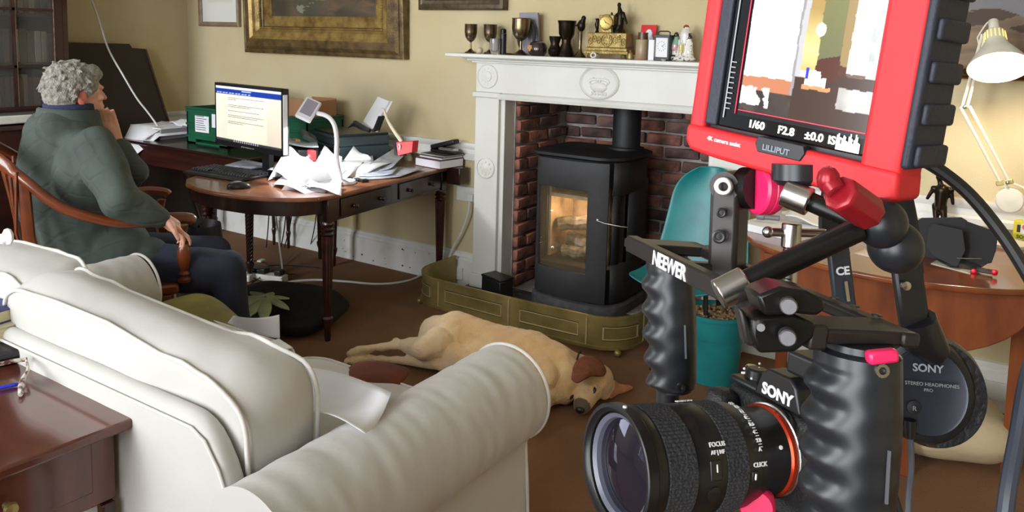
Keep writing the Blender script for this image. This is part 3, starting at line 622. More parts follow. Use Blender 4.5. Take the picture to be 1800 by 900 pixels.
framed('gilt_landscape_painting', -4.76, -3.26, 1.355, 2.45, .04, [(.03, .05, .055, DARKGILT, 'outer_frame'), (.07, .06, .085, DARKGILT, 'carved_frame'), (.07, .085, .05, GILT, 'cove_frame'), (.02, .04, .03, DARKGILT, 'bead_frame'), (.07, .022, .012, GILT, 'gilt_slip')], landscape,
       'large dark landscape painting with sheep in a heavy gilt frame', 150, 110, beads=90)
def wcol(u, v):
    c = (214, 214, 208); 
    if .18 < u < .84 and .30 < v < .9:
        n = fbm(u, v, 6, 3, 5); c = mixc((150, 150, 100), (110, 120, 70), n + .5)
        if u < .36: c = mixc((90, 84, 72), (60, 56, 48), n + .5)
        if .36 < u < .45 and v < .4: c = (206, 200, 196)
    elif .14 < u < .88 and .26 < v: c = (204, 204, 196)
    return c
PALEWOOD = mat('pale_wood_frame', (142, 122, 98), .5, rgb2=(120, 100, 78), nscale=20)
framed('framed_watercolour', -5.33, -4.86, 1.535, 2.15, .02, [(.012, .018, .022, PALEWOOD, 'frame_edge'), (.022, .022, .015, PALEWOOD, 'frame')], wcol, 'small watercolour with wide white mount left of the gilt painting', 50, 60)
framed('dark_framed_picture', -3.165, -2.53, 1.66, 2.4, .02, [(.03, .03, .045, mat('dark_frame', (62, 52, 42), .35, rgb2=(98, 82, 60), nscale=30, metal=.4), 'outer_frame'), (.035, .045, .03, MC['dark_frame'], 'inner_frame'), (.012, .025, .028, mat('silvered_bead', (150, 138, 118), .3, metal=.8), 'bead'), (.05, .02, .015, MC['dark_frame'], 'slip')], lambda u, v: mixc((70, 62, 50), (50, 44, 36), fbm(u, v, 4)), 'dark framed picture high on the wall left of the mantel goblets', 20, 20)
def moor(u, v):
    n = fbm(u, v, 3, 5, 4); n2 = fbm(u * 1.3, v * 5, 4, 4, 11); hz = .36 + .05 * math.sin(u * 9 + 1) + .03 * math.sin(u * 23)
    if v > hz + .06: return mixc((168, 166, 158), (206, 200, 186), (v - hz) * 2 + n)
    if v > hz - .06: return mixc((112, 112, 116), (126, 122, 122), n + .5)
    if v > hz - .14 and n2 > -.05: return (74, 58, 50)
    return mixc((112, 92, 74), (138, 116, 94), n2 + .4)
framed('moorland_painting', -.62, .75, 1.383, 2.3, .03, [(.02, .035, .045, mat('dark_gold', (112, 78, 36), .3, metal=.8, rgb2=(70, 44, 22), nscale=20), 'outer_frame'), (.02, .045, .03, MC['dark_gold'], 'cove_frame'), (.012, .028, .032, GILT, 'gilt_bead')], moor, 'landscape painting of hills and trees behind the white desk lamp', 260, 170)
# ---------------- writing table ----------------
DZ = .735
dt = root('writing_table', (-3.25, -.75, 0), 'long mahogany writing table with drawers, rounded end and turned legs', 'table')
TOPM = mat('leather_worn_table_top', (150, 94, 62), .32, rgb2=(108, 64, 44), nscale=3, stretch=(1, 4, 1), coat=.3)
RDIR = V((-.105, .9945, 0)); LDIR = V((-.9945, -.105, 0)); DO = V((-2.745, -1.16, 0))   # front right corner, axes to the wall and to the left
def dk(a, b, z=0): return DO + LDIR * a + RDIR * b + V((0, 0, z))
out = [dk(0, 1.12), dk(0, 0), dk(.03, -.07), dk(.10, -.14), dk(.2, -.20), dk(.34, -.235), dk(.5, -.24), dk(.66, -.215), dk(.8, -.16), dk(.9, -.07), dk(.94, .04), dk(.94, 1.12)]
m = MB(); m.prism([p + V((0, 0, DZ - .022)) for p in out], (0, 0, .022)); top = obj('table_top', m, TOPM, dt, bevel=.007, label='reddish brown table top with moulded edge')
def dbox(mb, a0, a1, b0, b1, z0, z1): mb.box(dk((a0 + a1) / 2, (b0 + b1) / 2, (z0 + z1) / 2), (a1 - a0, b1 - b0, z1 - z0), (LDIR, RDIR, V((0, 0, 1))))
AP = .115
m = MB(); dbox(m, .03, .055, .0, 1.08, DZ - .022 - AP, DZ - .0225); dbox(m, .86, .885, .0, 1.08, DZ - .022 - AP, DZ - .0225); dbox(m, .055, .86, 1.055, 1.08, DZ - .022 - AP, DZ - .0225)
obj('apron', m, DMAHOG, dt, bevel=.002, kind='stuff')
m = MB(); arc = out[2:10]; arc = [dk(.05, .0)] + [p + RDIR * .03 for p in arc[1:-1]] + [dk(.86, .0)]
rings = [[p + V((0, 0, DZ - .022 - .07)), p + V((0, 0, DZ - .0225)), p + RDIR * .02 + V((0, 0, DZ - .0225)), p + RDIR * .02 + V((0, 0, DZ - .022 - .07))] for p in arc]
m.loft(rings); obj('curved_apron', m, DMAHOG, dt)
for k, b0 in enumerate((.10, .59)):
    m = MB(); dbox(m, .022, .031, b0, b0 + .42, DZ - .022 - AP + .014, DZ - .034); d_ = obj('drawer', m, DMAHOG, dt, bevel=.003)
    for bb in (.1, .32):
        m = MB(); c = dk(.022, b0 + bb, DZ - .085); m.lathe(c, -LDIR, [(.009, 0), (.009, .003), (.006, .008), (.012, .014), (.012, .02), (.005, .024)], 14); obj('knob', m, DMAHOG, d_)
def turned_leg(parent, p, h, r, m_, spiral=False):
    mb = MB(); p = V(p)
    prof = [(r * .55, 0), (r * .5, .02), (r * .8, .05), (r * .6, .06), (r * .62, .08)]
    mb.lathe(p, (0, 0, 1), [(r * .45, .0), (r * .55, .03), (r * .5, .07), (r * .8, .10), (r * .85, .115), (r * .62, .125)], 14)
    rings = []
    n = 24; z0, z1 = .125, h - .13
    for k in range(13 if not spiral else 40):
        t = k / (12 if not spiral else 39); z = lerp(z0, z1, t); rr = lerp(r * .62, r * .98, t); rings.append([p + V((math.cos(2 * math.pi * i / n + (t * 14 if spiral else 0)) * rr * (1 if i % 3 else (.84 if not spiral else .72)), math.sin(2 * math.pi * i / n + (t * 14 if spiral else 0)) * rr * (1 if i % 3 else (.84 if not spiral else .72)), z)) for i in range(n)])
    mb.loft(rings)
    mb.lathe(p, (0, 0, 1), [(r * .8, h - .13), (r * 1.12, h - .12), (r * .85, h - .11), (r * 1.15, h - .095), (r * .85, h - .085), (r * 1.12, h - .07), (r, h - .06), (r * 1.0, h - .055)], 18)
    return obj('leg', mb, m_, parent)
for a, b in ((.05, .03), (.05, 1.05), (.86, .03), (.86, 1.05)):
    turned_leg(dt, dk(a, b, 0), DZ - .022 - AP + .06, .031, MAHOG)
    m = MB(); dbox(m, a - .03, a + .03, b - .03, b + .03, DZ - .022 - AP, DZ - .023); obj('leg_block', m, DMAHOG, dt, bevel=.002)
obj('end_block', MB().bx(-2.86, -2.765, -.12, -.035, DZ - .10, DZ - .0), DMAHOG, dt, bevel=.004)
# ---------------- second table along the wall ----------------
t2 = root('side_desk', (-4.5, -.45, 0), 'very dark mahogany desk behind the monitor, carrying the green crates', 'desk')
T2Z = .775
m = MB(); m.bx(-5.14, -3.74, -.86, -.04, T2Z - .02, T2Z); obj('desk_top', m, DMAHOG, t2, bevel=.006)
m = MB(); m.bx(-5.10, -3.80, -.82, -.79, T2Z - .15, T2Z - .0205); obj('front_apron', m, MAHOG, t2, bevel=.003)
m = MB(); m.bx(-5.10, -5.07, -.79, -.08, T2Z - .15, T2Z - .0205); obj('side_apron', m, MAHOG, t2, bevel=.003)
m = MB(); m.bx(-3.83, -3.80, -.79, -.08, T2Z - .15, T2Z - .0205); obj('side_apron', m, MAHOG, t2, bevel=.003)
for x, y in ((-5.02, -.74), (-3.87, -.74), (-5.02, -.14), (-3.9, -.14)): turned_leg(t2, (x, y, 0), T2Z - .10, .03, DMAHOG, spiral=True)
t3 = root('small_trestle', (-4.35, -.1, 0), 'little dark wooden stand with two turned legs under the desk by the skirting', 'stand')
for x in (-4.42, -4.27): turned_leg(t3, (x, -.09, 0), .42, .02, DMAHOG)
obj('rail', MB().bx(-4.5, -4.2, -.13, -.05, .36, .41), DMAHOG, t3, bevel=.003)
# ---------------- leaning dark board ----------------
bd = root('leaning_board', (-5.3, -.6, 0), 'tall dark brown board leaning against the left wall behind the man', 'board')
WD = mat('dark_brown_board', (58, 44, 38), .6, rgb2=(44, 33, 29), nscale=3)
P0, P1 = V((-5.2, -1.15, .0)), V((-5.2, -.13, .0)); up = V((-.25, 0, 1.37))
q0, q1 = P0, P1; q2, q3 = V((-5.45, -.40, 1.355)), V((-5.45, -1.15, 1.40)); q2b = V((-5.45, -.52, 1.385))
m = MB(); m.prism([q0, q1, q2, V((-5.45, -.50, 1.36)), V((-5.45, -.52, 1.39)), q3], (.02, 0, .004)); obj('panel', m, WD, bd, bevel=.003)
m = MB(); m.tube([q1 + V((.02, 0, .02)), q2 + V((.02, 0, 0))], .009, 6); obj('edge_strip', m, MAHOG, bd)
# ---------------- bookcase ----------------
bc = root('glazed_bookcase', (-5.2, -2.1, 0), 'tall mahogany bookcase with glazed doors behind the seated man', 'bookcase')
BX = -5.06; BY1 = -1.15; BY0 = -3.0   # front plane; right edge; left edge
m = MB(); m.bx(-5.49, BX - .32, BY0, BY1, .0, .02)
m = MB(); m.bx(-5.49, BX, BY1 - .03, BY1, 0, 2.5); m.bx(-5.49, BX, BY0, BY0 + .03, 0, 2.5); m.bx(-5.49, -5.47, BY0, BY1, 0, 2.5); m.bx(-5.49, BX, BY0, BY1, 2.46, 2.5); m.bx(-5.49, BX, BY0, BY1, 0, .06)
obj('carcass', m, MAHOG, bc)
for z in (1.0, 1.28, 1.58, 1.9, 2.2):
    obj('shelf', MB().bx(-5.47, BX - .06, BY0 + .03, BY1 - .03, z - .02, z), MAHOG, bc)
obj('cupboard_base', MB().bx(-5.40, BX + .16, BY0 + .03, BY1 - .02, .061, .90), MAHOG, bc, bevel=.006)
obj('writing_ledge', MB().bx(-5.40, BX + .20, BY0, BY1 + .01, .901, .93), MAHOG, bc, bevel=.006)
for di, (a, b) in enumerate(((BY1 - .60, BY1 - .03), (BY1 - 1.18, BY1 - .61))):
    m = MB(); m.bx(BX - .03, BX, a, a + .055, .96, 2.44); m.bx(BX - .03, BX, b - .055, b, .96, 2.44); m.bx(BX - .03, BX, a, b, .96, 1.02); m.bx(BX - .03, BX, a, b, 2.38, 2.44)
    dr = obj('glazed_door', m, MAHOG, bc, bevel=.003)
    m = MB(); 
    for yy in (lerp(a + .055, b - .055, .5),): m.bx(BX - .022, BX + .002, yy - .008, yy + .008, 1.02, 2.38)
    for zz_ in (1.26, 1.6, 1.95): m.bx(BX - .022, BX + .002, a + .055, b - .055, zz_ - .008, zz_ + .008)
    obj('glazing_bars', m, MAHOG, dr)
    m = MB()
    for yy in (lerp(a + .055, b - .055, .5) + .009, b - .056): m.bx(BX - .004, BX + .003, yy, yy + .003, 1.02, 2.38)
    obj('worn_beading', m, mat('worn_edge', (150, 130, 108), .5, rgb2=(90, 70, 55), nscale=30), dr)
    obj('glass_pane', MB().bx(BX - .016, BX - .013, a + .05, b - .05, 1.02, 2.38), mat('bookcase_glass', (150, 150, 146), .05, alpha=.14), dr)
BCOL = [(92, 72, 58), (110, 96, 80), (76, 60, 52), (132, 122, 108), (84, 56, 46), (64, 58, 54), (120, 108, 92), (88, 66, 44)]
bmats = [mat('book_cloth_%d' % i, c, .7, nscale=12) for i, c in enumerate(BCOL)]
BNAME = ['brown', 'fawn', 'dark brown', 'pale grey', 'reddish', 'grey brown', 'tan', 'chestnut']
def ORDW(n): n += 1; return '%d%s' % (n, 'th' if 10 < n % 100 < 14 else {1: 'st', 2: 'nd', 3: 'rd'}.get(n % 10, 'th'))
for z in (1.0, 1.28, 1.58):
    y = BY1 - .05; cnt = 0
    while y > BY1 - 1.1:
        wd = random.uniform(.022, .045); h = random.uniform(.18, .235); k = random.randrange(8); lean = 0
        o = bpy.data.objects.get('x')
        m = MB(); c = V((BX - .17, y - wd / 2, z + h / 2)); m.box(c, (.16, wd * .94, h))
        ft = ['right', 'left'][y < BY1 - .5]
        o = obj('book', m, bmats[k], bevel=.003, label='%s cloth book, %s from the right on the %s shelf behind the bookcase glass' % (BNAME[k], ORDW(cnt), {1.0: 'lowest', 1.28: 'middle', 1.58: 'upper'}[z]), cat='book', group='books in the glazed bookcase')
        y -= wd + .001; cnt += 1
        if random.random() < .06: y -= .03
# white router on the ledge
p = V((-4.93, -1.42, .9305)); rt = root('white_router', p, 'slim white plastic router box on the bookcase ledge left of the man', 'router')
WPL = mat('white_plastic', (222, 222, 216), .4, nscale=20)
obj('case', MB().box(p + V((0, -.12, .035)), (.12, .5, .05)), WPL, rt, bevel=.008); obj('lid', MB().box(p + V((0, -.12, .062)), (.116, .49, .006)), mat('grey_green_plastic', (92, 98, 90), .5), rt, bevel=.002)
obj('button', MB().lathe(p + V((.0605, .08, .04)), (1, 0, 0), [(.006, 0), (.006, .002)], 12), BLACKPL, rt)
obj('network_cable', MB().tube(smooth_path([p + V((.02, .13, .03)), p + V((.06, .18, .03)), p + V((.10, .23, -.0)), p + V((.11, .28, -.06)), p + V((.11, .3, -.12))], 5), .003, 6), mat('grey_green_cable', (120, 140, 126), .5), rt)
# hanging white cable from above down to the side desk
cpts = [on('X', -5.4, 150, -30), on('X', -5.3, 172, 30), on('X', -5.2, 190, 85), on('X', -5.1, 215, 130), on('X', -5.03, 240, 172), on('X', -4.97, 258, 195), on('X', -4.93, 272, 214), on('X', -4.9, 278, 224)]
obj('hanging_cable', MB().tube(smooth_path(cpts, 6), .006, 8), WPL, label='white cable hanging diagonally from above down to the desk', cat='cable')
# ---------------- papers and boxes on the side desk ----------------
def sheet(name, corners, m_, label, cat='paper', group=None, curl=.0, n=8, th=.0006, fn=None):
    a, b, c, d = [V(x) for x in corners]; mb = MB()
    def f(u, v):
        p = lerp(lerp(a, b, u), lerp(d, c, u), v); return p + V((0, 0, curl * (4 * (u - .5) ** 2) + (fn(u, v) if fn else 0)))
    mb.grid(n, n, f); return obj(name, mb, m_, solid=th, angle=60, label=label, cat=cat, group=group)
p = V((-4.96, -.56, T2Z + .001)); t = root('flat_box', p, 'flat grey box under white papers at the left end of the dark desk', 'box')
obj('carton', MB().box(p + V((0, 0, .035)), (.34, .3, .07)), mat('grey_card', (150, 150, 152), .8), t, bevel=.003); obj('lid', MB().box(p + V((0, 0, .072)), (.346, .306, .008)), PAPER, t, bevel=.002)
zt = T2Z + .078
sheet('loose_paper', [on('X', -4.93, 246, 228) + V((0, 0, 0)), V((-4.80, -.82, zt + .0)), V((-4.80, -.5, zt)), V((-5.1, -.5, zt + .01))], PAPER, 'white paper sheet draped over the box corner and the desk edge', fn=lambda u, v: -.16 * max(0, (.45 - v)) ** 1.1)
m = MB(); a0 = V((-4.94, -.885, T2Z + .075)); 
def drape(u, v):
    if v > .5: return V((lerp(-5.08, -4.76, u), lerp(-.72, -.4, (v - .5) * 2), T2Z + .083 - .06 * (u > .55) * (u - .55) * 2))
    t = (.5 - v) * 2; return V((lerp(lerp(-5.08, -4.98, t), lerp(-4.76, -4.90, t), u), -.74 - .13 * min(1, t * 1.5), T2Z + .083 - .06 * max(0, u - .55) * 2 - .23 * t + .03 * u * t))
m.grid(8, 12, drape); obj('draped_papers', m, PAPER, solid=.001, angle=60, label='white sheets hanging down over the front edge of the dark desk', cat='paper')
m = MB(); 
def crum(u, v): q = V((lerp(-4.95, -4.62, u), lerp(-.55, -.3, v), 0)); return q + V((0, 0, T2Z + .085 + .05 * math.sin(u * 3.1) * math.sin(v * 3.1) + .03 * mnoise.noise(V((u * 4, v * 4, 0)))))
m.grid(10, 10, crum); obj('crumpled_paper', m, PAPER, solid=.001, angle=30, label='crumpled white paper on top of the stack beside the green crate', cat='paper')
GREEN = mat('green_plastic', (28, 96, 68), .45, rgb2=(20, 78, 54), nscale=8)
def crate(x0, x1, y0, y1, z0, h, label, tag=True):
    t = root('green_crate', ((x0 + x1) / 2, (y0 + y1) / 2, z0), label, 'crate', 'green plastic crates on the desk')
    m = MB(); w_ = .012
    m.bx(x0, x1, y0, y0 + w_, z0 + .03, z0 + h); m.bx(x0, x1, y1 - w_, y1, z0, z0 + h); m.bx(x0, x0 + w_, y0, y1, z0, z0 + h); m.bx(x1 - w_, x1, y0, y1, z0, z0 + h); m.bx(x0, x1, y0, y1, z0, z0 + .01)
    m.bx(x0, x0 + .09, y0, y0 + w_, z0, z0 + .03); m.bx(x1 - .09, x1, y0, y0 + w_, z0, z0 + .03)
    obj('shell', m, GREEN, t)
    m = MB()
    for z in (.04, h * .5, h - .03): m.bx(x0 - .006, x1 + .006, y0 - .006, y0, z0 + z, z0 + z + .014); m.bx(x1, x1 + .006, y0, y1, z0 + z, z0 + z + .014)
    obj('ribs', m, GREEN, t, bevel=.002); m = MB(); m.bx(x0 - .008, x1 + .008, y0 - .008, y0 + .006, z0 + h - .012, z0 + h); m.bx(x1 - .006, x1 + .008, y0, y1, z0 + h - .012, z0 + h); obj('rim', m, GREEN, t, bevel=.003)
    if tag:
        lb = obj('paper_label', MB().bx(x0 + .10, x0 + .24, y0 - .009, y0 - .007, z0 + .08, z0 + h - .05), PAPER, t)
        m = MB()
        for k in range(7): m.bx(x0 + .11, x0 + .11 + random.uniform(.06, .11), y0 - .0102, y0 - .0095, z0 + .095 + k * .014, z0 + .099 + k * .014)
        obj('printed_lines', m, INK, lb, kind='stuff'); obj('paper_label', MB().bx(x0 + .27, x0 + .33, y0 - .009, y0 - .007, z0 + .12, z0 + h - .03), PAPER, t)
    return t
crate(-4.58, -4.16, -.66, -.3, T2Z, .235, 'green plastic crate with white labels left of the monitor')
obj('dark_folder', MB().box((-4.38, -.3, T2Z + .2), (.4, .03, .26)), mat('dark_folder', (52, 46, 44), .6), label='dark folder standing up inside the labelled green crate', cat='folder')
crate(-3.94, -3.55 - .22, -.38, -.06, T2Z, .2, 'plain green plastic crate right of the monitor under a cardboard flap', False)
CARD = mat('brown_cardboard', (176, 130, 92), .85, nscale=10)
t = root('cardboard_box', (-3.84, -.18, T2Z + .2), 'open brown cardboard box standing in the green crate behind the monitor', 'box')
obj('box_wall', MB().bx(-4.0, -3.78, -.34, -.335, T2Z + .02, T2Z + .31), CARD, t); obj('box_wall', MB().bx(-4.0, -3.78, -.12, -.115, T2Z + .02, T2Z + .31), CARD, t); obj('box_side', MB().bx(-3.785, -3.78, -.335, -.12, T2Z + .02, T2Z + .30), CARD, t)
# ---------------- monitor ----------------
A, B, C_ = at(378, 144, 4.42), at(497, 157, 4.0), at(378, 253, 4.42); right = (B - A); wM = right.length; right.normalize(); upm = V((0, 0, 1)); nrm = upm.cross(right) * -1; nrm = right.cross(upm); nrm = nrm.normalized()
hM = .345; A.z = max(A.z, 0); zt = (A.z + B.z) / 2; TL = V((A.x, A.y, zt)); BL = TL - V((0, 0, hM)); rh = V((right.x, right.y, 0)).normalized(); nrm = rh.cross(upm)
if nrm.dot(CAM - TL) < 0: nrm = -nrm
axm = (rh, -nrm, upm); cM = BL + rh * wM / 2 + upm * hM / 2
mo = root('computer_monitor', (cM.x, cM.y, DZ), 'thin black computer monitor showing a text document on the writing table', 'monitor')
obj('housing', MB().box(cM - nrm * .02, (wM, .035, hM), axm), BLACKPL, mo, bevel=.005)
m = MB(); bz = .016
for c, s_ in ((upm * (hM / 2 - .008), (wM, .004, .016)), (upm * (-hM / 2 + .015), (wM, .004, .03)), (rh * (wM / 2 - .006), (.012, .004, hM)), (rh * (-wM / 2 + .006), (.012, .004, hM))): m.box(cM + c + nrm * .0, s_, axm)
obj('bezel', m, BLACKPL, mo)
obj('side_trim', MB().box(cM + rh * (wM / 2 + .002) - nrm * .012 - upm * .01, (.005, .024, hM - .04), axm), mat('silver_white_trim', (228, 228, 230), .3), mo)
def doc(u, v):
    if v > .955: return (236, 238, 242)
    if v > .86:
        return (24, 58, 150) if not (abs(v - .885) < .012 and (int(u * 60) % 3) and u < .55 or abs(v - .93) < .012 and .42 < u < .56) else (190, 206, 240)
    if v < .035: return (60, 62, 70) if not (.28 < u < .68 and int(u * 60) % 2) else (190, 200, 215)
    if .18 < u < .79: return (255, 247, 222)
    return (240, 228, 208)
SCRM = mat('lit_screen', vcol=True, rough=.3, emis=.42)
sc = canvas('screen', BL + nrm * .0022 + rh * .012 + upm * .03, rh * (wM - .024), upm * (hM - .046), 90, 60, doc, SCRM, mo)
m = MB()
for (v0, n_, w_) in ((.80, 1, .98), (.77, 1, .22), (.67, 1, .98), (.64, 1, .62), (.565, 1, .86), (.485, 1, .98), (.455, 1, .8), (.37, 1, .98), (.34, 1, .42)):
    x = 0
    while x < w_:
        l = random.uniform(.02, .055); a = .20 + x * .57; b = min(.2 + (x + l) * .57, .2 + w_ * .57)
        c = BL + nrm * .0028 + rh * (.012 + (wM - .024) * (a + b) / 2) + upm * (.03 + (hM - .046) * v0); m.box(c, ((b - a) * (wM - .024), .0004, .0035), axm); x += l + .015
obj('document_text', m, mat('screen_text', (70, 70, 74), .5, emis=.06), sc, kind='stuff')
m = MB(); bs = V((cM.x, cM.y, DZ)) - nrm * .12; m.box(bs + V((0, 0, .14)), (.07, .03, .26), axm); m.box(bs + nrm * .06 + V((0, 0, .2)), (.08, .10, .06), axm); obj('stand_neck', m, BLACKPL, mo, bevel=.004); obj('stand_base', MB().lathe(bs + V((0, 0, .001)), (0, 0, 1), [(.12, 0), (.12, .008), (.05, .016)], 28, sy=.8), BLACKPL, mo)
m = MB(); 
for k in range(9): m.box(BL + nrm * .004 + rh * (wM * .42 + k * .014) + upm * .012, (.006, .002, .004), axm)
obj('control_buttons', m, WHITEINK, mo, kind='stuff')
# ---------------- keyboard, mouse ----------------
k0, k1, k2, k3 = on('Z', DZ + .01, 325, 305), on('Z', DZ + .01, 432, 322), on('Z', DZ + .01, 480, 303), on('Z', DZ + .01, 382, 288)
kx = (k1 - k0); kw = .44; kx.z = 0; kx.normalize(); ky = V((-kx.y, kx.x, 0)); kc = (k0 + k1 + k2 + k3) / 4; kc.z = DZ
kb = root('keyboard', kc, 'black computer keyboard with wrist rest on the rounded table end', 'keyboard'); kax = (kx, ky, V((0, 0, 1)))
obj('tray', MB().box(kc + V((0, 0, .010)), (kw, .17, .018), kax), BLACKPL, kb, bevel=.006); obj('wrist_rest', MB().box(kc - ky * .105 + V((0, 0, .008)), (kw, .05, .014), kax), BLACKPL, kb, bevel=.006)
KEY = mat('black_key', (38, 40, 44), .35); keym = None
for r in range(6):
    for c in range(20):
        if r == 0 and 4 < c < 10:
            if c > 5: continue
        pc = kc + kx * (-kw / 2 + .018 + c * .0213) + ky * (-.066 + r * .0265) + V((0, 0, .0192))
        if keym is None: o = obj('key', MB().box(V((0, 0, .004)), (.0175, .021, .008), kax, tp=.8), KEY, kb, org=None); keym = o.data; 
        else: o = bpy.data.objects.new('key', keym); COL.objects.link(o); o.parent = kb
        o.location = pc - ORG[kb.name] + V((0, 0, 0)) + (ORG[kb.name] if False else V((0, 0, 0)))
# first key mesh was built relative to the keyboard origin: shift its vertices back
off = ORG[kb.name]
for v in keym.vertices: v.co += off
p = on('Z', DZ, 420, 331); ms = root('computer_mouse', p, 'silver and black computer mouse on the bare wood of the table', 'mouse')
f_ = V((.75, .66, 0)).normalized(); s_ = V((-f_.y, f_.x, 0)); obj('mouse_body', MB().ball(p + V((0, 0, .008)), (.058, .032, .027), (f_, s_, V((0, 0, 1))), 20).box(p + V((0, 0, .004)), (.09, .05, .007), (f_, s_, V((0, 0, 1)))), BLACKPL, ms); obj('silver_back', MB().ball(p + V((0, 0, .011)) - f_ * .008, (.045, .024, .0262), (f_, s_, V((0, 0, 1))), 20), mat('silver_plastic', (150, 152, 156), .3, metal=.5), ms)
obj('scroll_wheel', MB().lathe(p + f_ * .035 + V((0, 0, .022)) - s_ * .003, s_, [(.009, 0), (.009, .006)], 14), BLACKPL, ms)
# ---------------- printer ----------------
PR = mat('dark_teal_grey_plastic', (54, 68, 72), .42, nscale=12)
def onD(px, py, z=DZ): return on('Z', z, px, py)
pc = V((-3.42, -.33, DZ)); pax = (V((.93, -.36, 0)), V((.36, .93, 0)), V((0, 0, 1)))
pc = (onD(565, 287) + onD(655, 290)) / 2 + pax[1] * .17 - V((.155, .03, 0)); pc.z = DZ
pr_ = root('printer', pc, 'dark grey inkjet printer with see-through ink windows on the table', 'printer')
pw = (onD(655, 290) - onD(565, 287)).length; pw = .39
obj('base_body', MB().box(pc + V((0, 0, .055)), (pw, .33, .115), pax), PR, pr_, bevel=.008)
obj('scanner_unit', MB().box(pc + V((0, 0, .1415)) - pax[1] * .005, (pw + .012, .335, .06), pax), PR, pr_, bevel=.012)
obj('lid', MB().box(pc + V((0, 0, .178)), (pw - .01, .32, .014), pax), mat('black_gloss_lid', (38, 44, 46), .3, nscale=8), pr_, bevel=.004)
obj('output_slot', MB().box(pc + V((.0, 0, .085)) - pax[1] * .166, (pw * .72, .006, .03), pax), BLACKPL, pr_)
obj('output_tray', MB().box(pc + V((0, 0, .02)) - pax[1] * .17, (pw * .7, .02, .012), pax), PR, pr_, bevel=.002)
for k in range(4): obj('ink_window', MB().box(pc + V((0, 0, .035)) - pax[1] * .167 + pax[0] * (-.06 + .065 * k), (.038, .004, .042), pax), mat('pale_ink_window', (170, 190, 200), .2), pr_, bevel=.002)
# rear feed with paper
bp_ = pc + pax[1] * .13 + pax[0] * .14
sup = V((0, 0, 1)) * .95 + pax[0] * .42 + pax[1] * .1; sup.normalize(); r2 = (V((1, 0, 0)) * .5 + V((0, -1, 0)) * .1 + V((0, 0, -.25))).normalized()
pa, pb_ = at(633, 222, 4.72), at(652, 232, 4.62); pd_, pcn = at(664, 170, 4.75), at(684, 178, 4.65)
m = MB(); m.prism([pa, pb_, pcn, pd_], (0.002, .01, 0)); m.prism([pb_ + V((.02, .02, 0)), pb_ + V((.03, .02, 0)), pcn + V((.012, .015, .0)), pcn + V((-.01, .015, 0))], (0, .002, 0)); obj('paper_stack_in_feeder', m, PAPER, label='white paper standing upright in the printer rear feeder', cat='paper')
m = MB(); a_ = at(654, 231, 4.6); b2 = at(665, 204, 4.6); m.prism([a_, a_ + V((.012, 0, 0)), b2 + V((.01, 0, 0)), b2], (0, .05, 0)); m.prism([at(642, 226, 4.62), at(655, 232, 4.6), at(655, 228, 4.6)], (0, .02, 0))
for k in range(3): m.tube([at(650, 230, 4.6), at(632 - k * 4, 222 - k * 3, 4.65), at(618 - k * 3, 217 + k * 4, 4.68)], [.012, .016, .002], 6)
obj('feeder_guide', m, BLACKPL, pr_, label='black open rear paper support', kind='stuff')
# phone, eraser, tray left of the printer
pz = onD(545, 262); t = root('card_reader', pz + V((0, 0, .05)), 'grey desk telephone tilted beside the printer', 'telephone')
cpos = at(543, 241, 4.75); axp = (V((.8, -.5, -.25)).normalized(), V((.35, .75, -.5)).normalized()); axp = (axp[0], (axp[1] - axp[0] * axp[1].dot(axp[0])).normalized()); axp = axp + (axp[0].cross(axp[1]),)
obj('phone_body', MB().box(cpos, (.1, .1, .03), axp), mat('slate_plastic', (84, 96, 98), .4), t, bevel=.006); obj('phone_display', MB().box(cpos - axp[2] * .0 + axp[2] * .016, (.05, .03, .002), axp), BLACKPL, t)
ORG[t.name]
p_ = at(521, 249, 4.75); obj('wooden_block', MB().box(p_, (.06, .03, .035), pax), mat('tan_block', (190, 160, 112), .6), label='small tan block lying beside the grey telephone', cat='block', bevel=.003)
sheet('grey_document_tray', [at(497, 252, 4.5), at(560, 262, 4.4), at(556, 252, 4.8), at(505, 244, 4.9)], mat('grey_sheet', (168, 176, 182), .5), 'grey curved document tray edge beside the monitor', cat='tray', curl=.012, th=.006)
obj('dark_stand_block', MB().box(at(530, 270, 4.55), (.2, .12, .07), pax), BLACKPL, label='black box shape under the grey document tray', cat='box', bevel=.004)
RED = mat('red_card_box', (206, 34, 38), .5, nscale=10)
p_ = at(548, 273, 4.3); t = root('small_red_box', p_, 'small red carton between the papers and the printer', 'box'); obj('carton', MB().box(p_, (.055, .03, .055), pax), RED, t, bevel=.002); obj('white_mark', MB().box(p_ - pax[1] * .016, (.012, .001, .012), pax), WHITEINK, t)
# ink bottles
for i, (px, py, d, h, lab) in enumerate([(664, 284, 4.5, .07, 'small ink bottle with white cap nearest the printer corner'), (672, 279, 4.6, .085, 'taller pale bottle right beside the ink bottle')]):
    b0 = onD(px, py); t = root('ink_bottle', b0, lab, 'bottle', 'bottles beside the printer')
    obj('bottle', MB().lathe(b0, (0, 0, 1), [(.014, 0), (.014, h * .65), (.008, h * .8)], 14), mat('smoky_bottle', (86, 92, 98), .2), t); obj('cap', MB().lathe(b0, (0, 0, 1), [(.010, h * .8), (.011, h), (.004, h * 1.1)], 12), WPL, t); obj('bottle_label', MB().lathe(b0, (0, 0, 1), [(.0146, h * .25), (.0146, h * .55)], 14), PAPER, t)
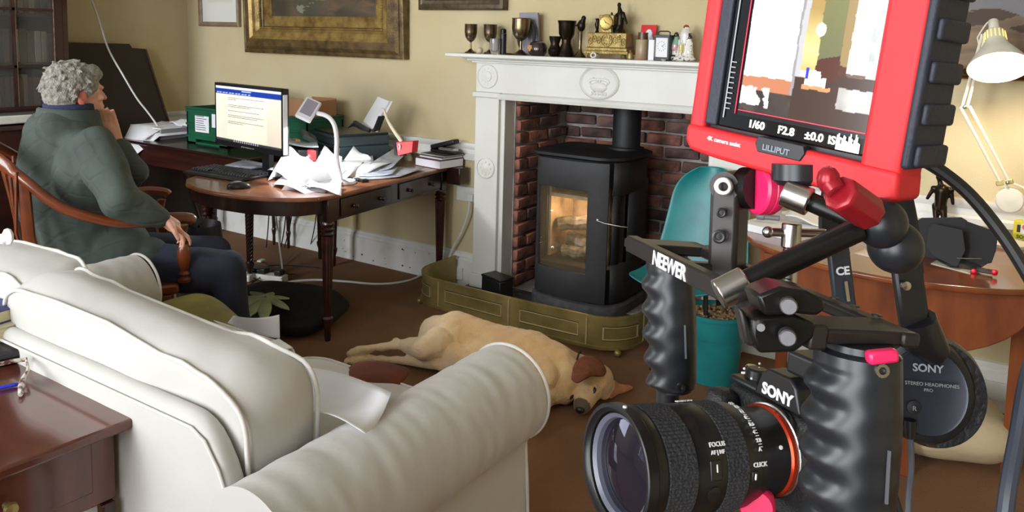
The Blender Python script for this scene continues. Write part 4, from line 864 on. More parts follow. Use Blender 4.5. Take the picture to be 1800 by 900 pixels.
# cream roll bag and cane, red folder
b0 = V((-3.12, -.1, DZ)); b0 = onD(697, 268); obj('cream_cylinder', MB().lathe(b0, (0, 0, 1), [(.045, 0), (.047, .01), (.045, .17), (.036, .185), (.0, .188)], 20), mat('cream_canister', (206, 200, 180), .5), label='tall cream canister standing by the wall behind the red folder', cat='canister')
obj('bent_wire', MB().tube([onD(684, 272) + V((0, 0, .0)), onD(684, 272) + V((0, 0, .19)), onD(686, 270) + V((.02, 0, .205)), onD(700, 270) + V((.01, 0, .2)), onD(703, 270) + V((0, 0, .18))], .004, 6), mat('grey_wire', (150, 144, 130), .4), label='bent grey wire frame around the cream canister', cat='wire')
obj('cream_cane', MB().tube(smooth_path([at(671, 191, 4.5), at(675, 194, 4.5), at(680, 208, 4.5), at(690, 226, 4.5), at(706, 249, 4.5)], 5), [.006 + .0003 * k for k in range(21)], 8), mat('ivory_stick', (214, 204, 178), .4), label='ivory coloured stick leaning out of the red folder', cat='stick')
fa, fb, fc, fd_ = at(696, 250, 4.45), at(726, 248, 4.4), at(724, 268, 4.4), at(699, 274, 4.42)
t = root('red_folder', (fa + fb + fc + fd_) / 4, 'red card folder with small white mark standing by the wall', 'folder'); obj('folder_card', MB().prism([fd_, fc, fb, fa], (.0, .05, 0)), RED, t, bevel=.002)
obj('spine', MB().prism([fd_ + V((-.022, .0, 0)), fd_, fa, fa + V((-.022, 0, -.01))], (.02, .05, 0)), BLACKPL, t)
m = MB(); mm = lerp(fa, fd_, .4) * .82 + lerp(fb, fc, .4) * .18; m.tube([mm + V((.009 * math.cos(k * .7), -.004, .02 * math.sin(k * .7))) for k in range(9)], .002, 5, loop=True); m.tube([mm + V((0, -.004, -.01)), mm + V((.006, -.004, .01)), mm + V((-.004, -.004, .016))], .002, 5); obj('white_mark', m, WHITEINK, t)
# books with hole punch near the wall
bax = (V((.97, -.12, 0)).normalized(), V((.12, .97, 0)).normalized(), V((0, 0, 1)))
bz = onD(753, 294) + bax[1] * .09; bz.z = DZ
def book(c, s_, ax_, cov, lab, group='books on the writing table', pages=PAPER):
    t = root('book', c, lab, 'book', group); a, b, h = s_; c = V(c)
    obj('pages', MB().box(c + V((0, 0, h / 2)), (a - .006, b - .006, h - .006), ax_), pages, t)
    obj('cover_board', MB().box(c + V((0, 0, .0015)), (a, b, .003), ax_), cov, t); obj('cover_board', MB().box(c + V((0, 0, h - .0015)), (a, b, .003), ax_), cov, t); obj('spine', MB().box(c + V((0, 0, h / 2)) + ax_[1] * (b / 2 - .0015), (a, .003, h), ax_), cov, t); return t
book(bz, (.21, .2, .05), bax, mat('maroon_cover', (96, 34, 38), .5), 'thick white paged book with maroon cover under the hole punch')
book(bz + V((.005, .01, .0505)), (.19, .18, .014), bax, mat('grey_cover', (120, 116, 108), .6), 'thin grey book second from the top under the hole punch')
book(bz + V((.01, .02, .065)), (.2, .17, .010), bax, mat('dark_grey_cover', (74, 70, 66), .6), 'thin dark notebook directly under the black hole punch')
hp = root('hole_punch', bz + V((.02, .03, .076)), 'black hole punch lying open on the stack of books', 'hole punch'); h0 = bz + V((.025, .03, .076))
obj('punch_base', MB().box(h0 + V((0, 0, .009)), (.21, .06, .017), bax), BLACKPL, hp, bevel=.005)
a2 = (V((.95, -.1, .26)).normalized(), V((.1, .99, 0)).normalized()); a2 = a2 + (a2[0].cross(a2[1]),)
obj('punch_lever', MB().box(h0 + V((-.01, 0, .053)), (.20, .055, .028), a2), BLACKPL, hp, bevel=.008); obj('steel_body', MB().box(h0 + V((.02, 0, .024)), (.12, .045, .022), bax), STEEL, hp)
# desk lamp
LP = onD(600, 322); lb_ = root('led_desk_lamp', LP, 'white gooseneck LED desk lamp standing among the bright papers', 'lamp')
WG = mat('white_gloss_plastic', (226, 224, 230), .25)
obj('lamp_base', MB().lathe(LP, (0, 0, 1), [(.075, 0), (.078, .006), (.07, .016), (.02, .022)], 32), WG, lb_)
neck = [at(592, 318, 4.06), at(592, 280, 4.06), at(592, 245, 4.06), at(589, 223, 4.06), at(581, 209, 4.07), at(570, 202, 4.08), at(558, 199, 4.09)]
obj('gooseneck', MB().tube(smooth_path([LP + V((0, 0, .015))] + neck[1:], 6), .0115, 12), WG, lb_)
hc = at(542, 193, 4.1); hr_ = (at(558, 196, 4.1) - at(532, 184, 4.1)).normalized(); hu = (at(540, 168, 4.12) - at(532, 207, 4.06)); hu = (hu - hr_ * hu.dot(hr_)).normalized(); hn = hr_.cross(hu)
hax = (hr_, hn, hu)
hd = obj('lamp_head', MB().box(hc, (.088, .024, .13), hax), WG, lb_, bevel=.009, seg=3)
sgn = 1 if hn.dot(CAM - hc) > 0 else -1
obj('inset_panel', MB().box(hc + hn * sgn * .0125 + hu * .008, (.062, .001, .09), hax), mat('lilac_grey_panel', (150, 140, 150), .4), hd)
sp = bpy.data.lights.new('led_lamp_light', 'AREA'); sp.shape = 'RECTANGLE'; sp.size = .08; sp.size_y = .07; sp.energy = 6.5; sp.color = (.95, .97, 1.0)
so = bpy.data.objects.new('led_lamp_light', sp); COL.objects.link(so); so.location = hc + V((0.02, 0, -.065)); so.rotation_euler = V((.1, .08, -1)).to_track_quat('-Z', 'Y').to_euler()
# the heap of papers
HP = mat('bright_heap_paper', (244, 244, 248), .8)
def xy(px, py, z): return on('Z', z, px, py)
hl = [((478, 325), (560, 345), (612, 300), (520, 290), .010), ((490, 300), (600, 322), (640, 285), (540, 275), .03), ((530, 330), (600, 340), (600, 320), (545, 318), .016), ((545, 318), (640, 306), (690, 286), (600, 280), .022), ((560, 300), (660, 296), (655, 276), (575, 272), .04), ((470, 300), (520, 318), (550, 292), (505, 272), .05)]
lbls = ['white sheet hanging at the front edge of the table under the lamp', 'bright white sheet left of the lamp neck in the paper heap', 'short white slip at the foot of the desk lamp', 'white sheet reaching right from the lamp towards the printer', 'white sheet leaning on the printer front', 'white folded sheet nearest the monitor in the heap']
for i, (a, b, c, d, z) in enumerate(hl):
    z0 = DZ + z * .6; ang = i * 1.3
    sheet('paper_sheet', [xy(*a, z0), xy(*b, z0), xy(*c, z0 + .02), xy(*d, z0 + .02)], HP, lbls[i], group='papers heaped under the desk lamp', fn=lambda u, v, a_=ang: .014 * math.sin(u * 5 + a_) * math.cos(v * 4 + a_))
for i, (a, b, c, lab) in enumerate([((470, 318), (545, 300), (506, 262), 'peaked folded white paper beside the monitor edge'), ((548, 300), (600, 296), (573, 270), 'peaked folded white paper left of the lamp neck'), ((596, 296), (655, 290), (613, 266), 'peaked folded white paper right of the lamp neck'), ((494, 335), (590, 320), (560, 285), 'large tented white paper in front of the lamp')]):
    d = [4.02, 4.2, 4.3, 3.85][i]; A_, B_, C2 = at(*a, d), at(*b, d), at(*c, d + .05)
    A_ = xy(*a, DZ + .004); B_ = xy(*b, DZ + .004); m = MB(); back = V((0, .16, 0))
    top_ = lerp(A_, B_, .5); top_.z = DZ + .004; hh = [.12, .09, .075, .11][i]; top_ += V((-.01, .06, hh))
    m.grid(6, 6, lambda u, v: lerp(lerp(A_, B_, u), top_ + V((.05, .02, -.03)) * (u - .5) * 2, v) + V((0, 0, .008 * math.sin(u * 7 + i))))
    obj('folded_paper', m, HP, solid=.0008, angle=30, label=lab, cat='paper', group='papers heaped under the desk lamp')
GP = mat('printed_grey_page', (196, 200, 208), .6, rgb2=(128, 134, 146), nscale=14)
sheet('magazine_page', [xy(640, 300, DZ + .012), xy(690, 300, DZ + .012), xy(727, 262, DZ + .06), xy(700, 262, DZ + .07)], GP, 'large grey white page curling up in front of the red folder', curl=.02)
sheet('magazine_page', [xy(612, 318, DZ + .004), xy(705, 312, DZ + .004), xy(748, 296, DZ + .006), xy(680, 292, DZ + .008)], GP, 'printed page lying flat near the drawer edge of the table', curl=.006)
sheet('clear_file', [xy(628, 312, DZ + .008), xy(690, 308, DZ + .008), xy(700, 296, DZ + .012), xy(650, 296, DZ + .012)], mat('blue_grey_page', (150, 156, 180), .4, rgb2=(210, 214, 224), nscale=12), 'blue grey picture page lying on the printed page', curl=.008)
m = MB(); g0 = xy(540, 332, DZ + .012)
for dx in (-.018, .018): m.tube([g0 + V((dx + .014 * math.cos(k * .63), .0 + .01 * math.sin(k * .63), .01)) for k in range(10)], .0018, 5, loop=True)
m.tube([g0 + V((-.03, 0, .01)), g0 + V((-.05, .05, .008)), g0 + V((-.04, .08, .004))], .0018, 5); m.tube([g0 + V((.03, 0, .01)), g0 + V((.04, .06, .008))], .0018, 5)
obj('reading_glasses', m, BLACKPL, label='thin black reading glasses lying on the papers at the table edge', cat='glasses')
for i, (px, py, s_) in enumerate([(606, 318, (.03, .08, .016)), (630, 318, (.06, .03, .012)), (640, 320, (.035, .04, .014))]):
    obj('black_pocket_item', MB().box(xy(px, py, DZ) + V((0, 0, s_[2] / 2 + .001)), s_, pax), BLACKPL, bevel=.003, label=['black marker leaning by the lamp base', 'flat black case on the table edge right of the lamp', 'small dark block rightmost behind the drawer edge'][i], cat='stationery')
sheet('magazine', [xy(395, 292, DZ + .02), xy(440, 296, DZ + .02), xy(482, 292, DZ + .03), xy(430, 282, DZ + .025)], mat('magazine_cover', (176, 180, 190), .5, rgb2=(110, 120, 140), nscale=14), 'folded magazine lying behind the keyboard', th=.012)
m = MB(); m.tube(smooth_path([xy(482, 300, DZ + .012), xy(490, 308, DZ + .03), xy(478, 312, DZ + .012), xy(470, 304, DZ + .012), xy(500, 300, DZ + .012)], 5), .003, 6); obj('coiled_earphone_lead', m, BLACKPL, label='coiled black lead on the table beside the monitor foot', cat='cable')
# wall socket by the table and cables
sk = root('wall_socket', (-2.78, -.002, .56), 'cream plug socket on the wall beside the chimneypiece with a cable', 'socket'); obj('socket_plate', MB().bx(-2.86, -2.72, -.02, -.001, .52, .61), WPL, sk, bevel=.003); obj('plug', MB().bx(-2.76, -2.72, -.05, -.021, .53, .575), WPL, sk, bevel=.004)
obj('flex', MB().tube(smooth_path([V((-2.74, -.05, .53)), V((-2.75, -.05, .45)), V((-2.8, -.045, .33)), V((-2.86, -.045, .23)), V((-2.9, -.05, .12))], 6), .006, 8), WPL, sk)
s2 = root('skirting_socket', (-2.83, -.031, .03), 'white double socket fixed to the skirting near the fender', 'socket'); obj('socket_plate', MB().bx(-2.9, -2.79, -.042, -.031, .035, .115), WPL, s2, bevel=.003)
m = MB()
for x, z in ((-2.86, .08), (-2.845, .065), (-2.875, .065)): m.bx(x - .003, x + .003, -.0435, -.0415, z - .006, z + .006)
obj('pin_holes', m, BLACKPL, s2, kind='stuff')
cab = [(-2.95, -.28), (-3.0, -.42), (-3.15, -.55), (-3.4, -.66), (-3.6, -.7), (-3.8, -.68)]
fl_pts = [on('Z', .008, *p) for p in ((742, 483), (722, 492), (690, 498), (655, 499), (610, 495), (560, 492), (520, 494), (498, 497), (478, 492), (470, 486))]
obj('white_floor_cable', MB().tube(smooth_path(fl_pts, 5), .007, 8), WPL, label='white cable running across the carpet from the extension block to the wall', cat='cable')
obj('white_hanging_lead', MB().tube(smooth_path([on('Y', -.45, 484, 330), on('Y', -.5, 484, 370), on('Y', -.55, 490, 420), on('Z', .03, 496, 470), on('Z', .03, 494, 492)], 6), .006, 8), WPL, label='white lead hanging from the table down to the extension block', cat='cable')
eb = root('extension_block', on('Z', 0, 480, 488), 'white multi-way extension block on the carpet under the table', 'extension block'); e0 = on('Z', .02, 476, 487); ea = (V((.96, .28, 0)), V((-.28, .96, 0)), V((0, 0, 1)))
obj('block', MB().box(e0, (.2, .07, .04), ea), WPL, eb, bevel=.006)
obj('plug', MB().box(e0 + ea[0] * .06 + V((0, 0, .035)), (.045, .05, .035), ea), BLACKPL, eb, bevel=.005); obj('plug', MB().box(e0 - ea[0] * .05 + V((0, 0, .035)), (.045, .05, .035), ea), BLACKPL, eb, bevel=.005)
obj('white_adaptor', MB().box(on('Z', .025, 430, 486), (.11, .07, .045), ea), WPL, label='white power adaptor on the carpet beside the man foot', cat='adaptor', bevel=.008)
obj('black_adaptor', MB().box(on('Z', .04, 452, 476), (.13, .09, .05), ea), BLACKPL, label='black power adaptor tangled in leads under the table', cat='adaptor', bevel=.008)
obj('usb_plug', MB().box(on('Z', .05, 459, 458), (.03, .05, .012), ea), WPL, label='small white plug end lying on the tangled leads', cat='plug', bevel=.003)
for i, pp in enumerate([[(428, 470), (450, 458), (470, 465), (490, 480), (520, 482)], [(432, 492), (460, 470), (500, 466), (560, 470)], [(440, 500), (468, 480), (500, 462), (520, 440)], [(424, 480), (470, 500), (450, 505)]]):
    obj('black_lead', MB().tube(smooth_path([on('Z', .012 + .012 * (k % 2), *p) for k, p in enumerate(pp)], 6), .0035, 6), BLACKPL, label=['thin black lead arching over the adaptor', 'black lead running right across the carpet', 'black lead rising towards the skirting', 'short black lead in front of the extension block'][i], cat='cable')
for i, (x0, x1) in enumerate([(475, 468), (507, 494), (562, 545), (520, 500)]):
    a, b = on('Y', -.2, x0, 330), on('Z', .01, x1, 435); obj('hanging_lead', MB().tube(smooth_path([a, lerp(a, b, .5) + V((0, 0, -.05)), b], 6), .004, 6), BLACKPL, label=['leftmost thin black lead hanging behind the table', 'second thin black lead hanging behind the table', 'rightmost black lead hanging beside the table front leg', 'third thin black lead hanging behind the table'][i], cat='cable')
# ---------------- sofa ----------------
so_ = root('sofa', (-1.9, -2.45, 0), 'white slipcovered sofa with fat rolled arms seen from behind', 'sofa')
def wr(x, y, s=9, seed=0): return mnoise.noise(V((x * s, y * s, seed)))
AY0, AY1 = -2.90, -2.04    # arm back and front
def arm(cx_, out_, nm_='arm', label=None, zc=.525):
    """rolled arm: cross section in XZ swept along Y; out_ = +1 for the right arm"""
    rc = .135
    prof = []
    prof.append((-.06 * 1, .30)); prof.append((-.125, .36))
    for k in range(0, 17):
        a = math.radians(190 - k * 14.5); prof.append((math.cos(a) * rc, zc - 0 + math.sin(a) * rc))
    prof += [(.055, .40), (.062, .36), (.066, .28), (.07, .18), (.078, .08), (.085, .015)]
    ny = 72; rings = []
    for j in range(ny + 1):
        v = j / ny; y = lerp(AY0, AY1, v); ring = []
        for i, (x, z) in enumerate(prof):
            w_ = .0035 * wr(z * 1.2 + v * .8, v * 3.2 - z, 7, 1) + .0022 * math.sin(v * 95 + z * 22 + 6 * wr(v * 2, z, 3, 2)) * max(0, wr(v * 1.5, z * 2, 6, 3) + .25)
            if z < .4: w_ += .006 * math.sin(v * 24 + z * 4) * (1 - z / .45)
            f_ = 1 + w_ / .13
            xx = x * f_ + (.0 if z > .4 else 0); zz_ = zc + (z - zc) * (f_ if z > .35 else 1)
            shrink = 1 - .05 * (1 - v) ** 2
            ring.append(V((cx_ + out_ * xx * shrink + lean(v), y + .02 * math.sin(z * 7), zz_)))
        rings.append(ring)
    m = MB(); m.loft(rings, caps=False, closed=False)
    # front cap of the roll, slightly padded
    cc = V((cx_ + lean(1), AY1 + .0, zc)); m.add([cc + V((0, .016, 0))] + rings[-1][1:19], [(0, i, i + 1) for i in range(1, 18)])
    cb = V((cx_, AY0 - .012, zc)); m.add([cb] + rings[0][1:19], [(0, i + 1, i) for i in range(1, 18)]); b_ = rings[0]; m.add([b_[1], b_[18], cb], [(0, 1, 2)]); m.add([b_[i] for i in (0, 1, 18, 19, 20, 21, 22, 23, 24)] + [V((b_[0].x, AY0, .015))], [(0, 1, 2, 3), (0, 3, 4, 5), (0, 5, 6, 7), (0, 7, 8, 9)])
    a = rings[-1]; m.add([a[i] for i in (0, 1, 18, 19, 20, 21, 22, 23, 24)] + [V((a[0].x, AY1, .015))], [(0, 1, 2, 3), (0, 3, 4, 5), (0, 5, 6, 7), (0, 7, 8, 9)])
    m.add([a[1], a[18], cc], [(0, 1, 2)])
    o = obj(nm_, m, SLIP, so_, angle=50, sub=1, label=label)
    m = MB(); pts = [cc + V((out_ * math.cos(math.radians(200 - k * 15)) * rc * .985, .006, math.sin(math.radians(200 - k * 15)) * rc * .985)) for k in range(18)]
    pts = [V((p.x, AY1 - .002, p.z)) for p in pts] ; m.tube(smooth_path(pts, 3), .0055, 8); m.tube([V((cx_ + out_ * .06 + lean(1), AY1 + .003, .40)), V((cx_ + out_ * .085 + lean(1), AY1 + .003, .02))], .0045, 8)
    obj('piping', m, PIPING, o)
    return o
def lean(v): return .0
arm(-1.150, 1); arm(-2.90, -1, zc=.48)
# back: upholstered frame with rolled top edge, covered in the same cotton
m = MB(); prof = [(-2.905, .01), (-2.895, .2), (-2.887, .45), (-2.886, .705), (-2.882, .722), (-2.868, .732), (-2.853, .730), (-2.842, .722), (-2.836, .70), (-2.83, .5), (-2.80, .25)]
rings = []; nx = 40
for i in range(nx + 1):
    x = lerp(-2.90, -1.235, i / nx); s_ = 0
    drop = 0
    if x > -1.36: drop = .15 * ((x + 1.36) / .125) ** 2
    rings.append([V((x, y + (.003 * math.sin(x * 40 + z * 5) + .004 * wr(x, z, 4)) * (z < .66), z - (drop * max(0, (z - .3) / .43)))) for y, z in prof])
m.loft(rings, caps=True, closed=False); obj('back', m, SLIP, so_, angle=50, sub=1)
m = MB(); m.tube([r[3] + V((0, -.003, 0)) for r in rings], .0035, 8); m.tube([rings[-1][k] + V((.002, 0, 0)) for k in range(0, 10)], .0035, 8); obj('back_piping', m, PIPING, so_)
obj('seat_base', MB().bx(-2.6, -1.27, -2.78, -2.06, .03, .30), SLIP, so_, bevel=.02)
for x in (-2.66, -1.2):
    for y in (-2.84, -2.1): obj('foot', MB().lathe((x, y, 0), (0, 0, 1), [(.02, 0), (.028, .03), (.03, .07)], 14), MAHOG, so_)
def cushion(name, c, axes, dims, m_, label, cat='cushion', group=None, edge=.02, corner=.35, puff=.03, band=None, wseed=0, pipes=True, wamp=.006, pm=None, sub=1, ball=None, sag=0):
    """boxed cushion: outline a rounded rectangle in axes[0] x axes[1], thickness along axes[2]"""
    c = V(c); A_, B_, N_ = [V(x).normalized() for x in axes]; a, b, t = [d / 2 for d in dims]; n = 48
    out = []
    for k in range(n):
        th = 2 * math.pi * k / n; ct, s = math.cos(th), math.sin(th); e = corner
        out.append((a * math.copysign(abs(ct) ** e, ct), b * math.copysign(abs(s) ** e, s)))
    def P_(x, y, z): 
        q_ = c + A_ * x + B_ * y + N_ * z
        if sag and y > 0: q_ = q_ - B_ * sag * (y / b) ** 2 * max(0, math.cos((x / a + .12) * 1.75)) * (1 if z > 0 else .0) * min(1, abs(z) / t)
        return q_ + N_ * wamp * mnoise.noise(q_ * 9 + V((wseed, 0, 0))) + B_ * wamp * .8 * mnoise.noise(q_ * 11 + V((0, wseed, 3)))
    rings = []
    levels = [(0.0, 1), (.25, 1), (.5, .97), (.72, .85), (.88, .6), (.97, .2), (1.0, 0)]
    for f, h in levels: rings.append([P_(x * f, y * f, -(t + puff * (h))) for x, y in out])
    for zz_, ex in ((-t * .6, .012), (-t * .2, .018), (t * .2, .018), (t * .6, .012)): rings.append([P_(x * (1 + ex / a), y * (1 + ex / b), zz_) for x, y in out])
    for f, h in reversed(levels): rings.append([P_(x * f, y * f, (t + puff * h)) for x, y in out])
    mb = MB(); mb.loft(rings, caps=False); o = obj(name, mb, m_, angle=80, sub=sub, label=label, cat=cat, group=group)
    if pipes:
        for s in (-1, 1):
            mb = MB(); mb.tube([P_(x * 1.012, y * 1.012, s * t * 1.0) for x, y in out], .0055, 8, loop=True); obj('piping', mb, pm or PIPING, o, angle=60)
    return o
SLIP2 = SLIP
cushion('back_cushion', (-1.745, -2.740, .655), ((1, 0.02, -.07), (0.06, -.10, 1), (0, 1, .10)), (.95, .35, .185), SLIP, 'big white piped back cushion leaning at the near end of the sofa', group='sofa back cushions', corner=.42, puff=.012, wseed=3, wamp=.016, sag=.045)
cushion('back_cushion', (-2.44, -2.70, .67), ((1, -.02, .02), (0.0, -.12, 1), (0, 1, .12)), (.56, .33, .17), SLIP, 'second white back cushion farther left on the sofa, behind the near one', group='sofa back cushions', corner=.5, puff=.04, wseed=8, wamp=.015)
cushion('seat_cushion', (-2.28, -2.35, .385), ((1, 0, 0), (0, 1, 0), (0, 0, 1)), (.66, .60, .12), SLIP, 'cream seat cushion at the far end of the sofa', group='sofa seat cushions', corner=.3, puff=.02, wseed=5)
cushion('seat_cushion', (-1.62, -2.35, .385), ((1, 0, 0), (0, 1, 0), (0, 0, 1)), (.64, .60, .12), SLIP, 'cream seat cushion at the near end beside the fat arm', group='sofa seat cushions', corner=.3, puff=.02, wseed=6)
RUSS = mat('russet_velvet', (112, 52, 26), .9, rgb2=(76, 34, 18), nscale=8)
cushion('russet_cushion', on('Z', .44, 648, 672), ((1, .25, .0), (-.2, .9, .2), (0, -.2, .9)), (.17, .17, .03), RUSS, 'small russet brown cushion lying on the sofa seat edge', corner=.4, puff=.012, pipes=False, wamp=.02)
OLIVE = mat('olive_velvet', (118, 108, 30), .85, rgb2=(84, 76, 18), nscale=7)
cushion('olive_cushion', on('Z', .40, 346, 574), ((1, -.25, -.08), (.2, .9, .1), (.08, -.1, 1)), (.48, .26, .05), OLIVE, 'olive green velvet cushion on the far end of the sofa', corner=.6, puff=.03, pipes=False)
LEAFB = mat('dark_leaf_cushion', (24, 22, 20), .95, nscale=9); LEAFG = mat('pale_green_felt', (176, 186, 146), .9, rgb2=(150, 162, 118), nscale=10)
lc = on('Z', .08, 496, 540); lf = cushion('leaf_cushion', lc, ((1, .3, .0), (-.3, 1, 0), (0, 0, 1)), (.62, .48, .06), LEAFB, 'dark floor cushion with pale green leaf applique under the table end', corner=.6, puff=.06, pipes=False)
lp0 = on('Z', .19, 466, 522)
for k, (tx, ty, w_) in enumerate([(410, 528, .045), (392, 550, .05), (432, 560, .05), (464, 565, .05), (508, 545, .04), (508, 526, .035), (440, 515, .04), (480, 516, .035)]):
    tp = on('Z', .185, tx, ty - 4); d = tp - lp0; sd = V((-d.y, d.x, 0)).normalized(); m = MB()
    m.grid(8, 4, lambda u, v: lp0 + d * (u * .96 + .04) + sd * (v - .5) * 2 * w_ * .66 * math.sin(math.pi * min(1, u * .94 + .06)) ** .7 + V((0, 0, .006 * math.sin(v * 3.1) - .012 * u * u)))
    obj('leaf', m, LEAFG, lf, solid=.006)
# loose papers
sheet('paper_on_arm', [on('Z', .53, 490, 652), on('Z', .60, 515, 735), on('Z', .675, 641, 770), on('Z', .675, 688, 697)], PAPER, 'large white sheet of paper resting over the sofa arm and seat', curl=.01, n=12, fn=lambda u, v: .022 * math.sin(math.pi * v) - .01 * math.sin(math.pi * u))
sheet('white_paper_on_seat', [on('Z', .47, 400, 572), on('Z', .47, 492, 600), on('Z', .55, 491, 558), on('Z', .55, 410, 560)], PAPER, 'white paper standing up on the sofa seat by the leaf cushion', curl=.01)
sheet('white_paper_on_seat', [on('Z', .46, 470, 620), on('Z', .46, 515, 614), on('Z', .46, 490, 598), on('Z', .46, 460, 600)], PAPER, 'white paper corner poking out beyond the cushion piping', curl=.006)
# ---------------- near side table with books ----------------
TZ = .66
tbl = root('side_table', (-1.85, -3.12, 0), 'polished mahogany side table with a drawer in the near left corner', 'side table')
NM = mat('polished_mahogany', (108, 58, 44), .16, rgb2=(78, 38, 28), nscale=3, stretch=(1, 5, 1), coat=.6)
c0 = on('Z', TZ, 235, 735); c1 = on('Z', TZ, 62, 640); c2 = on('Z', TZ, 0, 868); ux = (c1 - c0).normalized(); uy = (c2 - c0).normalized(); uy = (uy - ux * uy.dot(ux)).normalized()
def tq(a, b, z): return c0 + ux * a + uy * b + V((0, 0, z - TZ))
m = MB(); m.prism([tq(0, 0, TZ - .024), tq(.9, 0, TZ - .024), tq(.9, .48, TZ - .024), tq(0, .48, TZ - .024)], (0, 0, .024)); obj('table_top', m, NM, tbl, bevel=.006, seg=3)
def tb(a0, a1, b0, b1, z0, z1): return MB().prism([tq(a0, b0, z0), tq(a1, b0, z0), tq(a1, b1, z0), tq(a0, b1, z0)], (0, 0, z1 - z0))
obj('carcass', tb(.045, .85, .02, .43, TZ - .19, TZ - .0245), NM, tbl, bevel=.003)
dr = obj('drawer_front', tb(.042, .05, .07, .41, TZ - .155, TZ - .04), NM, tbl, bevel=.003)
obj('knob', MB().lathe(tq(.042, .24, TZ - .1), -ux, [(.008, 0), (.006, .01), (.014, .02), (.012, .028), (0, .03)], 16), BRASS, dr)
for a, b in ((.05, .04), (.85, .04), (.05, .42), (.85, .42)): obj('leg', tb(a - .014, a + .014, b - .014, b + .014, 0, TZ - .191), MAHOG, tbl, bevel=.003)
hz = TZ + .0005; gx = (-ux, uy * -1, V((0, 0, 1)))
def bk(px, py, z, dims, cov, lab, pages, rot=0):
    corner = on('Z', z, px, py); ca, sa = math.cos(rot), math.sin(rot); X_ = -ux * ca - uy * sa; Y_ = uy * ca - ux * sa; X_ = (-ux * ca + uy * sa); Y_ = V((X_.y, -X_.x, 0));
    if Y_.dot(uy) < 0: Y_ = -Y_
    c = corner - X_ * dims[0] / 2 + Y_ * 0 - Y_ * 0 ; c = corner - X_ * dims[0] / 2 - Y_ * dims[1] / 2 * -1 ; c.z = z
    return book(c - Y_ * dims[1] , dims, (X_, Y_, V((0, 0, 1))), cov, lab, 'books piled on the near side table', pages), (X_, Y_)
CREAMP = mat('cream_pages', (222, 214, 176), .8, rgb2=(206, 196, 150), nscale=40, stretch=(1, 1, 12))
# the black case at the bottom, its near right corner in view, then two books
def stack(px, py, z, dims, far):
    """right corner of a flat box: one side runs left along the sofa back, the other towards the viewer"""
    k = on('Z', z, px, py); Yd = (on('Z', z, *far) - k).normalized(); Xd = V((-Yd.y, Yd.x, 0)); Xd = -Xd if Xd.dot(ux) < 0 else Xd
    return k + Xd * dims[1] / 2 + Yd * dims[0] / 2, (Yd, Xd, V((0, 0, 1)))
c, a_ = stack(70, 632, hz, (.24, .15), (0, 648)); cs = root('black_case', V((c.x, c.y, hz)), 'flat black case at the bottom of the pile on the near side table', 'case')
obj('case_body', MB().box(V((c.x, c.y, hz + .019)), (.24, .15, .036), a_), mat('black_leather_case', (44, 42, 44), .5, bump=.2, bscale=200), cs, bevel=.014, seg=3); obj('zip_line', MB().box(V((c.x, c.y, hz + .02)), (.2412, .1512, .003), a_), SATIN, cs)
c, a_ = stack(40, 590, hz + .0385, (.21, .13), (0, 602)); book(V((c.x, c.y, hz + .0385)), (.21, .13, .036), a_, mat('buff_cover', (190, 180, 150), .6), 'pale buff paged book in the middle of the near pile', 'books piled on the near side table', CREAMP)
c, a_ = stack(44, 556, hz + .0755, (.22, .14), (0, 570)); book(V((c.x, c.y, hz + .0755)), (.22, .14, .034), a_, mat('navy_blue_cover', (52, 52, 128), .5), 'thick cream paged book with navy blue cover topmost of the near pile', 'books piled on the near side table', CREAMP)
q_ = V((c.x, c.y, hz + .111)); sheet('folded_leaflet', [q_ - a_[0] * .06 - a_[1] * .06, q_ - a_[0] * .07 + a_[1] * .05, q_ + a_[0] * .09 + a_[1] * .06, q_ + a_[0] * .09 - a_[1] * .06], mat('grey_leaflet', (176, 172, 182), .6, rgb2=(96, 92, 100), nscale=30), 'grey printed leaflet on top of the navy blue book', curl=.01)
obj('pale_tissue', MB().ball(at(14, 416, 2.0), (.02, .012, .022), n=10).ball(at(6, 420, 2.0), (.02, .014, .014), n=10), PAPER, label='scrap of white tissue on top of the far sofa cushion', cat='tissue')
# tortoiseshell glasses and blue pen
SHELL = mat('mottled_grey_tortoiseshell', (206, 196, 184), .3, rgb2=(84, 48, 44), nscale=70, hi=.6, lo=.45)
g = root('spectacles', on('Z', TZ, 25, 645), 'grey mottled spectacles lying upside down on the near side table', 'glasses')
gz = TZ + .004; P1_ = on('Z', TZ + .035, 0, 640); P2_ = on('Z', TZ + .035, 46, 632)
obj('frame_front', MB().tube(smooth_path([P1_ - (P2_ - P1_) * 1.4, P1_, lerp(P1_, P2_, .5) + V((0, 0, .002)), P2_], 5), [(.003, .005)] * 16, 8), SHELL, g)
obj('temple', MB().tube(smooth_path([P2_, on('Z', TZ + .03, 49, 650), on('Z', TZ + .018, 40, 668), on('Z', TZ + .008, 36, 694)], 5), [.003, .003, .003, .003, .0035, .004, .004, .005, .005, .0055, .006, .007, .0075, .007, .006, .005], 8), SHELL, g)
obj('hinge', MB().ball(P2_ + V((0, 0, .003)), .0035, n=8), STEEL, g)
obj('blue_pen', MB().tube([on('Z', TZ + .006, -60, 695), on('Z', TZ + .006, 27, 676)], .0048, 8).cyl(on('Z', TZ + .006, 27, 676), on('Z', TZ + .006, 36, 673), .0045, .001), mat('blue_pen_plastic', (46, 60, 200), .3), label='blue pen lying beside the spectacles on the near side table', cat='pen')
